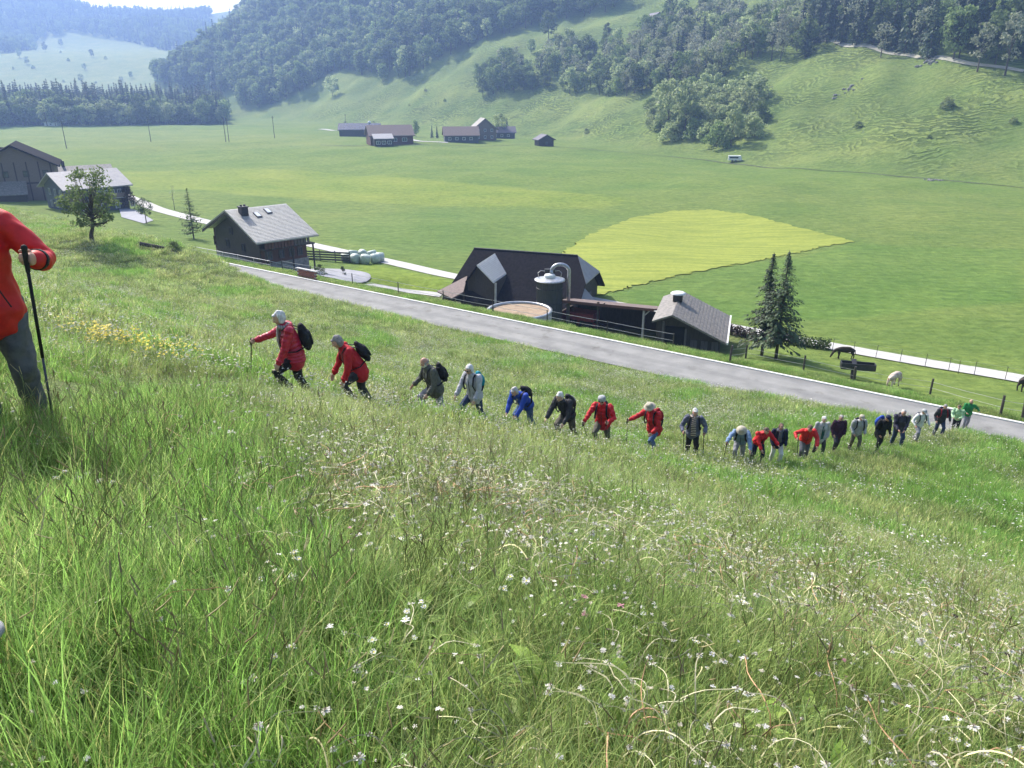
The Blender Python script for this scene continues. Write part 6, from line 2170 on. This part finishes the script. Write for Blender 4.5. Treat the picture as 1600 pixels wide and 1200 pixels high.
        put('hair', voxel(mb, vb * 1.2, 1, .007, 9 + p.get('seed', 1), (1.6, 1.6, .6)), p['hair'], root)
    if p.get('bald'):
        mb = MB()
        mb.tube([hc_ + Hl * q[1] * h + Hf * q[0] * h - Hu * .006 * h for q in [(.012, .047), (-.02, .052), (-.05, .034), (-.060, 0), (-.05, -.034), (-.02, -.052), (.012, -.047)]], [(.008 * h, .022 * h)] * 7, 8, side=tuple(Hf), cap='round')
        put('hair', voxel(mb, vb * 1.2, 1, .002, 9), p['bald'], root)
    if p.get('beard'):
        mb = MB()
        mb.ball(hc_ + Hf * .034 * h - Hu * .054 * h, (.022 * h, .032 * h, .024 * h), ax, 12, 8)
        for s in (1, -1): mb.ball(hc_ + Hf * .016 * h - Hu * .036 * h + Hl * s * .034 * h, (.02 * h, .012 * h, .026 * h), ax, 10, 8)
        put('beard', voxel(mb, vb, 1, .002, 4), p['beard'], root)
    if p.get('glasses'):
        mb = MB()
        for s in (1, -1):
            c_ = hc_ + Hf * .058 * h + Hl * s * .021 * h + Hu * .002 * h
            mb.tube([c_ - Hf * .002, c_ + Hf * .003], [(.017 * h, .013 * h)] * 2, 12, side=tuple(Hl))
            mb.tube([c_ + Hl * s * .016 * h, hc_ + Hl * s * .052 * h + Hu * .002 * h], [.002 * h] * 2, 5)
        put('glasses', mb, EYE_D, root)
    # ---- hats
    if p.get('hat'):
        m_ = p['hat'][1]
        hcu = hc_ + Hu * .028 * h
        rot = Matrix((Hf, Hl, Hu)).transposed()
        mb = MB()
        if p['hat'][0] == 'brim':
            mb.lathe([(.100 * h, -.012 * h), (.098 * h, -.004 * h), (.062 * h, .004 * h), (.060 * h, .030 * h), (.048 * h, .052 * h), (.02 * h, .058 * h), (.002, .058 * h)], n=24)
            mb.lathe([(.100 * h, -.012 * h), (.060 * h, -.002 * h)], n=24)
        elif p['hat'][0] == 'cap':
            mb.lathe([(.062 * h, -.004 * h), (.063 * h, .012 * h), (.055 * h, .034 * h), (.03 * h, .048 * h), (.002, .052 * h)], n=20)
            mb.slab([(.045 * h, -.042 * h, .002 * h), (.105 * h, -.028 * h, -.006 * h), (.112 * h, 0, -.006 * h), (.105 * h, .028 * h, -.006 * h), (.045 * h, .042 * h, .002 * h)], .006)
        else:
            mb.lathe([(.061 * h, -.03 * h), (.064 * h, .0), (.058 * h, .028 * h), (.032 * h, .044 * h), (.002, .048 * h)], n=20)
        mb.v = [tuple(hcu + rot @ Vector(v_)) for v_ in mb.v]
        put('hat', mb, m_, root, True)
    if p.get('scarf'):
        mb = MB()
        for i in range(12):
            a = 2 * math.pi * i / 12
            mb.ball(nb + Nd * (.012 + .006 * math.sin(3 * a)) * h + (Tf * math.cos(a) * .050 + Ly * math.sin(a) * .052) * h + Tf * .006 * h, (.024 * h, .026 * h, .024 * h), None, 8, 6)
        e0 = nb + Tf * .065 * h
        e1_, e2_ = chest + Tf * .092 * h * bl_ - Ly * .01 * h, waist + Tf * .098 * h * bl_ + T * .01 * h
        if p['scarf'][1] > 1: e2_ = hem + Tf * .096 * h * bl_ + T * .03 * h
        mb.tube([e0, e1_, e2_], [(.034 * h, .018 * h), (.046 * h, .014 * h), (.052 * h, .010 * h)], 12, side=Ly, cap='round')
        put('scarf', voxel(mb, vc * .7, 1, .004, 8), p['scarf'][0], root)
    if p.get('vest'):
        mb = MB()
        mb.tube([PEL + T * .02 * h, waist, chest, sh - T * .02 * h], [(.114 * h, .094 * h), (.108 * h, .090 * h), (.114 * h, .092 * h), (.100 * h, .074 * h)], 16, side=Ly, cap='round')
        put('vest', voxel(mb, vc, 2, .004, 6), p['vest'], jk)
    if det == 3:
        for s in (1, -1):     # slanted pocket zips and a stitched hem
            mb = MB(); q0 = waist + Tf * .088 * h * bl_ + Ly * s * .050 * h * bl_; q1 = PEL + T * .015 * h + Tf * .088 * h * bl_ + Ly * s * .078 * h * bl_
            mb.tube([q0, q0.lerp(q1, .5) + Tf * .006, q1], [.0045] * 3, 6); put('pocket_zip', mb, BLACKC, jk)
        for s in (1, -1):
            shp, el, wr, kind = A[s]; d = (wr - el).normalized()
            mb = MB(); mb.tube([wr - d * .040 * h, wr - d * .012 * h], [.0385 * h, .037 * h], 14); put('cuff_band', mb, p['jacket'] if not p.get('cuffs') else p['cuffs'], jk, True)
    if p.get('badge'):
        mb = MB()
        c_ = chest + T * .035 * h + Tf * .092 * h * bl_ + Ly * .062 * h
        rot = Matrix((Tf, Ly, T)).transposed() @ Matrix.Rotation(.5, 3, 'X')
        mb.box(c_, (.006, .075, .05), rot); put('chest_patch', mb, mat('patch_black', (.03, .03, .03), rough=.6), jk)
        mb = MB(); mb.box(c_ + rot @ Vector((.005, -.012, .004)), (.004, .03, .014), rot); mb.box(c_ + rot @ Vector((.005, .014, -.006)), (.004, .026, .012), rot); put('patch_print', mb, WHITE, jk)
    # ---- things carried: top-level objects of their own
    def world_pt(v): return Vector((g.x + ca * v.x - sa_ * v.y, g.y + sa_ * v.x + ca * v.y, g.z + v.z))
    if p.get('pack'):
        pm, plabel, sc = p['pack']
        pk = thing('backpack', plabel, 'backpack', g, yaw, 'backpacks of the walkers')
        bk = -Tf
        c0 = PEL + T * .16 * h + bk * (.088 * bl_ + .045 * sc) * h
        mb = MB()
        mb.tube([c0 - T * .085 * h * sc, c0 - T * .03 * h * sc, c0 + T * .045 * h * sc, c0 + T * .105 * h * sc], [(.070 * h * sc, .044 * h * sc), (.082 * h * sc, .056 * h * sc), (.078 * h * sc, .052 * h * sc), (.052 * h * sc, .032 * h * sc)], 14, side=Ly, cap='round')
        pb = put('pack_body', voxel(mb, vc * .8, 2, .005, 2), pm, pk)
        mb = MB()
        mb.tube([c0 - T * .06 * h * sc + bk * .045 * h * sc, c0 + T * .02 * h * sc + bk * .045 * h * sc], [(.055 * h * sc, .022 * h * sc)] * 2, 12, side=Ly, cap='round')
        put('front_pocket', mb, p.get('pocket', pm), pk, True)
        for s in (1, -1):
            mb = MB()
            o_ = Ly * s * .062 * h * bl_
            pts_ = [c0 + T * .095 * h * sc + o_ * .7 - bk * .02 * h, sh + T * .055 * h + o_, sh + T * .030 * h + o_ * 1.1 + Tf * .060 * h, chest + o_ * 1.25 + Tf * .092 * h * bl_, waist + o_ * 1.55 + Tf * .072 * h * bl_, waist - T * .02 * h + o_ * 1.85 + bk * .02 * h, c0 - T * .08 * h * sc + o_ * .8]
            mb.tube(pts_, [(.015 * h, .004 * h)] * len(pts_), 8, side=Ly)
            put('strap', mb, p.get('straps', BLACKC), pk, True)
        mb = MB(); tpt = c0 + T * .112 * h * sc; mb.tube([tpt - Ly * .02, tpt + T * .035, tpt + Ly * .02], [.005] * 3, 6); put('haul_loop', mb, BLACKC, pk)
    for (s, lab, dx, dy) in p.get('poles', ()):
        shp, el, wr, kind = A[s]
        fd = (wr - el).normalized()
        nn = Vector((0, -s, 0)) if abs(fd.y) < .8 else Vector((-1, 0, 0))
        a_ = Vector((.08, 0, 1)); a_ = (a_ - fd * a_.dot(fd)).normalized()
        nn = (nn - fd * nn.dot(fd) - a_ * nn.dot(a_)).normalized()
        hp = wr + fd * .098 * h / 1.7 + nn * .020 * h / 1.7
        gx_, gy_ = hp.x + dx, hp.y + dy
        tip = Vector((gx_, gy_, zl(gx_, gy_) - .01))
        ax_ = (hp - tip).normalized()
        top = hp + ax_ * .055
        pl = thing('trekking_pole', lab, 'trekking pole', g, yaw, 'trekking poles of the walkers')
        mb = MB(); mb.tube([tip, tip.lerp(top, .5)], [.0065, .0075], 8); put('lower_shaft', mb, POLE_M, pl, True)
        mb = MB(); mb.tube([tip.lerp(top, .48), top - ax_ * .10], [.010, .010], 8); put('upper_shaft', mb, BLACKC, pl, True)
        mb = MB(); mb.tube([top - ax_ * .13, top - ax_ * .06, top, top + ax_ * .012], [.013, .016, .016, .020], 10, cap='round'); put('grip', mb, RUBBER, pl, True)
        mb = MB(); mb.tube([top, top + Vector((.03, 0, -.03)), top + Vector((.025, 0, -.12)), top - ax_ * .03], [(.012, .002)] * 4, 6); put('wrist_strap', mb, BLACKC, pl)
        mb = MB(); b_ = tip + ax_ * .05; mb.tube([b_, b_ + ax_ * .006], [.032, .032], 14); put('basket', mb, RUBBER, pl)
    return root

def stripes(name, a, b2, scale, dirn='Z'):
    m, nt, b = new_mat(name)
    tc = nt.nodes.new('ShaderNodeTexCoord'); w = nt.nodes.new('ShaderNodeTexWave')
    w.bands_direction = dirn; w.inputs['Scale'].default_value = scale; w.inputs['Distortion'].default_value = 1.5
    nt.links.new(tc.outputs['Object'], w.inputs[0])
    nt.links.new(ramp(nt, w.outputs[1], [(.42, a), (.58, b2)]), b.inputs['Base Color'])
    b.inputs['Roughness'].default_value = .85
    return m
RED_P = cloth('red_puffer', (.50, .012, .045), (.38, .008, .03), .42, 10, .2, .5)
RED_1 = cloth('red_soft', (.50, .022, .030), (.40, .015, .022), .7)
RED_2 = cloth('red_shell', (.62, .018, .018), (.50, .012, .014), .55, spec=.4)
RED_3 = cloth('bright_red', (.58, .02, .03), (.46, .014, .02), .6)
DKRED = cloth('dark_red', (.30, .012, .02), (.22, .01, .015), .65)
GREEN_G = cloth('grey_green', (.125, .125, .105), (.085, .085, .072))
PALE_G = cloth('pale_grey', (.50, .50, .52), (.40, .40, .42))
LIGHTG = cloth('light_grey', (.42, .43, .43), (.30, .31, .31))
BLUE = cloth('blue', (.025, .075, .42), (.018, .05, .30), .6)
LBLUE = cloth('light_blue', (.20, .30, .46), (.14, .21, .34), .65)
NAVY = cloth('navy', (.018, .022, .06), (.012, .014, .04))
JEANS = cloth('jeans', (.10, .16, .30), (.06, .10, .20), .9, 30)
DJEANS = cloth('dark_jeans', (.05, .07, .13), (.03, .045, .09), .9, 30)
GREYT = cloth('grey_trousers', (.14, .14, .16), (.09, .09, .105))
GREYL = cloth('light_trousers', (.30, .30, .33), (.21, .21, .24))
OLIVE = cloth('olive_trousers', (.13, .12, .095), (.085, .08, .062))
WHITEC = cloth('white_cloth', (.72, .72, .70), (.58, .58, .57))
PLUM = cloth('plum', (.055, .022, .045), (.035, .015, .03))
TEAL = cloth('teal', (.0, .26, .34), (.0, .18, .25), .55)
GREENC = cloth('green', (.03, .26, .07), (.02, .18, .05), .65)
LGREEN = cloth('pale_green', (.42, .60, .40), (.25, .42, .22), .65)
TEALJ = cloth('dark_teal', (.02, .10, .09), (.012, .07, .06), .65)
BEIGE = cloth('beige', (.46, .42, .33), (.34, .31, .24))
DGREY = cloth('dark_grey', (.045, .045, .052), (.03, .03, .035))
PATT = stripes('cloth_patterned_scarf', (.50, .42, .36), (.05, .035, .035), 5.0)
SCARFG = stripes('cloth_grey_scarf', (.34, .30, .28), (.20, .17, .16), 7.0, 'X')
G_ = 'grip'
POLE = lambda dx=.05, dz=-.14, out=.15, f=.22: (G_, (f, out, dz))
DOWN = lambda f=.06, z=-.30, out=.13: ('down', (f, out, z))
KNEE = lambda f=.24, z=-.33, out=.09: ('down', (f, out, z))


PEOPLE = [
 dict(xy=(-3.41, 4.85), h=1.76, yaw=-62, detail=3, lean=6, head=16, stride=.30, lead=-1, hipx=.03, seed=3, hyaw=0, bulk=.92, hem=.085,
      arms=((G_, (.19, .195, -.095), (-.3, .65, -.8)), DOWN(.1, -.30)), jacket=RED_2, trousers=GREYT, trouser_w=1.05, hair=H_GREY, fringe=0, badge=True, cuffs=BLACKC,
      label='person in a red shell jacket and grey trousers cut off by the left edge', poles=((1, 'black trekking pole held by the cropped walker in red at the left edge', .03, -.06),)),
 dict(top=467, foot=(470, 620), h=1.66, yaw=-158, detail=3, lean=13, head=26, stride=.36, lead=1, seed=5, hem=.09, puffer=True, pale=True,
      arms=(DOWN(.13, -.31), (G_, (.34, .20, -.15), (-.1, .3, -1))), jacket=RED_P, trousers=BLACKC, hair=H_WHITE, hair_len=.006, glasses=0, scarf=(SCARFG, 1), hood_down=RED_P, collar=NAVY,
      label='person with white hair in a crimson puffer jacket and grey scarf leading the upper line', poles=((-1, 'black trekking pole planted by the walker in the crimson puffer jacket', .10, .12),), pack=(BLACKC, 'black backpack on the crimson puffer jacket', 1.05)),
 dict(top=510, foot=(568, 634), h=1.60, yaw=-155, detail=3, lean=31, head=26, stride=.40, lead=1, seed=7, hem=.09, pale=True,
      arms=(DOWN(.08, -.31), DOWN(.13, -.30)), jacket=RED_1, trousers=DGREY, hair=H_GREY, hair_len=.014, cuffs=RED_3,
      label='person bending forward in a plain red jacket with grey brown hair', pack=(BLACKC, 'slim black backpack on the back of the bending walker in plain red', 1.0)),
 dict(top=541, foot=(684, 652), h=1.74, yaw=-150, detail=3, lean=20, head=18, stride=.46, lead=-1, seed=9, hem=.09, bulk=1.08, hyaw=5,
      arms=(DOWN(.10, -.29, .15), ('down', (.17, .17, -.24))), jacket=GREEN_G, trousers=GREYL, bald=H_GREY, beard=H_WHITE,
      label='bearded person in a grey green jacket with a black backpack', pack=(BLACKC, 'black backpack of the bearded walker in grey green', 1.1)),
 dict(top=553, foot=(744, 660), h=1.66, yaw=-128, detail=3, lean=14, head=20, stride=.44, lead=-1, seed=11, hem=.10, pale=True,
      arms=(DOWN(.10, -.30), DOWN(.18, -.27, .16)), jacket=PALE_G, trousers=DJEANS, hair=H_WHITE, hair_len=.008, glasses=True, straps=BLACKC,
      label='person with white hair in a pale grey jacket and dark blue trousers', pack=(TEAL, 'bright teal backpack of the walker in pale grey', 1.0)),
 dict(top=598, foot=(823, 672), h=1.62, yaw=-128, detail=2, lean=46, head=22, stride=.42, lead=-1, seed=13, hem=.07, lining=BEIGE,
      arms=(KNEE(.20, -.28), KNEE(.22, -.30)), jacket=BLUE, trousers=JEANS, hair=H_LGREY, hair_len=.020,
      label='person in a bright blue jacket bending low, hair hanging forward', pack=(BLACKC, 'black backpack on the bright blue jacket', 1.05)),
 dict(top=604, foot=(888, 688), h=1.64, yaw=-132, detail=2, lean=34, head=10, stride=.46, lead=-1, seed=15, hem=.07, pale=True,
      arms=(DOWN(.14, -.28), DOWN(.2, -.26, .16)), jacket=DGREY, trousers=OLIVE, hair=H_WHITE,
      label='person with white hair in a black jacket and olive trousers beside a red jacket', pack=(DGREY, 'dark backpack with pale top of the walker in black and olive', 1.05), pocket=LIGHTG),
 dict(top=613, foot=(941, 698), h=1.66, yaw=-112, detail=2, lean=18, head=12, stride=.48, lead=-1, seed=17, hem=.09, glasses=True,
      arms=((G_, (.20, .16, -.16)), (G_, (.26, .22, -.20))), jacket=RED_3, trousers=OLIVE, hair=H_GREY, hat=('beanie', LIGHTG), collar=LIGHTG,
      label='person in a bright red jacket and grey cap gripping two trekking poles', poles=((1, 'pole in the left hand of the walker in bright red with two poles', .06, .05), (-1, 'pole in the right hand of the walker in bright red with two poles', -.05, .22)), pack=(DGREY, 'dark backpack of the walker in bright red with two poles', .95)),
 dict(top=631, foot=(1021, 708), h=1.68, yaw=-140, detail=2, lean=20, head=26, stride=.36, lead=1, seed=19, hem=.09, bulk=1.05,
      arms=(DOWN(.13, -.27), (G_, (.30, .22, -.10), (-.1, .3, -1))), jacket=RED_1, trousers=JEANS, hair=H_LGREY, hat=('brim', BEIGE), hood_down=DKRED,
      label='person in a red jacket, blue jeans and pale sun hat leaning on one pole', poles=((-1, 'trekking pole of the walker in the pale sun hat', .03, .06),), pack=(DKRED, 'dark red backpack of the walker in the pale sun hat', .95)),
 dict(top=639, foot=(1079, 714), h=1.66, yaw=-100, detail=2, lean=12, head=16, stride=.26, lead=1, seed=21, hem=.08,
      arms=((G_, (.16, .19, -.20)), (G_, (.16, .19, -.20))), jacket=cloth('blue_grey', (.13, .14, .19), (.09, .10, .14)), trousers=BLACKC, hair=H_WHITE, scarf=(PATT, 2), cuffs=LIGHTG,
      label='person in a blue grey jacket with a long brown striped scarf', poles=((1, 'pole on the right side of the walker with the striped scarf', .02, .04), (-1, 'pole on the left side of the walker with the striped scarf', .02, .04)), pack=(DGREY, 'dark backpack of the walker with the striped scarf', 1.0)),
 dict(top=670, foot=(1153, 721), h=1.60, yaw=-108, detail=2, lean=44, head=30, stride=.36, lead=-1, seed=23, hem=.06,
      arms=(KNEE(.24, -.24, .2), (G_, (.30, .24, -.10), (-.2, .8, .2))), jacket=LBLUE, trousers=GREYL, hair=0, hat=('brim', BEIGE),
      label='person bent over in a light blue jacket and beige hat with one pole', poles=((-1, 'pole leaning out left of the walker in light blue', -.04, -.05),), pack=(NAVY, 'navy backpack on the light blue jacket', .95)),
 dict(top=670, foot=(1180, 723), h=1.60, yaw=-78, detail=2, lean=36, head=24, stride=.32, lead=1, seed=25, hem=.05, lining=NAVY,
      arms=(('down', (.16, .26, -.20)), DOWN(.2, -.26)), jacket=RED_3, trousers=NAVY, hair=H_BROWN,
      label='person in an open red jacket over navy, just right of the light blue walker'),
 dict(top=662, foot=(1210, 724), h=1.64, yaw=-94, detail=2, lean=14, head=8, stride=.34, lead=1, seed=27, hem=.08,
      arms=(DOWN(.08, -.29), DOWN(.1, -.28)), jacket=NAVY, trousers=WHITEC, hair=H_BROWN, fringe=0, scarf=(GREYT, 1),
      label='person in a navy jacket and white trousers', pack=(BLACKC, 'black backpack of the walker with white trousers', .9)),
 dict(top=666, foot=(1253, 720), h=1.62, yaw=-100, detail=2, lean=34, head=28, stride=.34, lead=-1, seed=29, hem=.04,
      arms=(KNEE(.20, -.22, .16), (G_, (.24, .25, -.06), (-.2, .9, .1))), jacket=RED_2, trousers=GREYT, hair=H_BROWN,
      label='person bending in a scarlet jacket with dark hair and one pole', poles=((-1, 'pole leaning out left of the scarlet walker with dark hair', .0, .08),)),
 dict(top=652, foot=(1277, 711), h=1.68, yaw=-92, detail=2, lean=8, head=6, stride=.26, lead=1, seed=31, hem=.16, lining=TEALJ, pale=True,
      arms=(DOWN(.05, -.30), DOWN(.05, -.30)), jacket=LIGHTG, trousers=DGREY, hair=H_WHITE, collar=PLUM,
      label='white haired person in an open pale coat over a dark jumper'),
 dict(top=655, foot=(1303, 704), h=1.60, yaw=-90, detail=1, lean=12, head=8, stride=.38, lead=-1, seed=33, hem=.12,
      arms=(DOWN(.06, -.28), DOWN(.06, -.28)), jacket=PLUM, trousers=DGREY, hair=H_GREY,
      label='person in a long dark plum coat'),
 dict(top=652, foot=(1333, 703), h=1.66, yaw=-92, detail=1, lean=18, head=14, stride=.30, lead=1, seed=35, hem=.07,
      arms=(DOWN(.08, -.28), DOWN(.08, -.28)), jacket=LIGHTG, trousers=OLIVE, hair=H_LGREY, hat=('cap', BEIGE), collar=DGREY,
      label='person in a light grey jacket and cap with dark backpack straps', pack=(DGREY, 'backpack with dark straps on the light grey jacket', 1.0)),
 dict(top=650, foot=(1369, 704), h=1.66, yaw=-82, detail=1, lean=24, head=18, stride=.26, lead=-1, seed=37, hem=.14,
      arms=(DOWN(.06, -.28), DOWN(.06, -.28)), jacket=BLACKC, trousers=BLACKC, hair=H_GREY, hat=('cap', NAVY),
      label='person all in black with a blue backpack', pack=(BLUE, 'bright blue backpack of the walker in black', 1.25)),
 dict(top=641, foot=(1399, 697), h=1.70, yaw=-104, detail=1, lean=18, head=12, stride=.44, lead=1, seed=39, hem=.05, bulk=1.06,
      arms=(KNEE(.18, -.24, .05), KNEE(.18, -.24, .08)), jacket=cloth('dark_violet_grey', (.06, .055, .08), (.04, .035, .055)), trousers=DJEANS, hair=H_LGREY, fringe=0,
      label='person in a dark violet grey jacket taking a wide step', pack=(DGREY, 'dark backpack of the wide stepping walker', 1.0)),
 dict(top=640, foot=(1429, 688), h=1.64, yaw=-84, detail=1, lean=16, head=14, stride=.44, lead=-1, seed=41, hem=.03,
      arms=(DOWN(.1, -.24, .2), DOWN(.12, -.22, .22)), jacket=WHITEC, trousers=GREYL, hair=H_GREY, hat=('cap', LIGHTG), vest=LIGHTG,
      label='person in white sleeves and pale trousers near the road', pack=(NAVY, 'navy backpack with hip belt of the walker in white', .9)),
 dict(top=632, foot=(1464, 681), h=1.66, yaw=-96, detail=1, lean=14, head=6, stride=.30, lead=1, seed=43, hem=.05,
      arms=(DOWN(.08, -.27, .18), DOWN(.08, -.27, .18)), jacket=DGREY, trousers=DJEANS, hair=H_GREY, straps=DKRED,
      label='person in a dark jacket and jeans at the road edge', pack=(NAVY, 'dark backpack with red straps of the walker at the road edge', 1.1)),
 dict(top=633, foot=(1491, 677), h=1.60, yaw=-130, detail=1, lean=20, head=10, stride=.30, lead=1, seed=45, hem=.02,
      arms=(KNEE(.20, -.18, .08), KNEE(.20, -.18, .08)), jacket=LGREEN, trousers=BLACKC, hair=H_BROWN,
      label='person in a pale green and white jacket on the road'),
 dict(top=624, foot=(1506, 670), h=1.74, yaw=-100, detail=1, lean=8, head=4, stride=.24, lead=-1, seed=47, hem=.04,
      arms=(('down', (.10, .26, -.14)), DOWN(.15, -.2, .12)), jacket=GREENC, trousers=GREYL, bald=H_LGREY, beard=H_BROWN, vest=DGREY,
      label='bald bearded person in a green shirt and dark vest on the road'),
]
for p in PEOPLE:
    make_person(p)
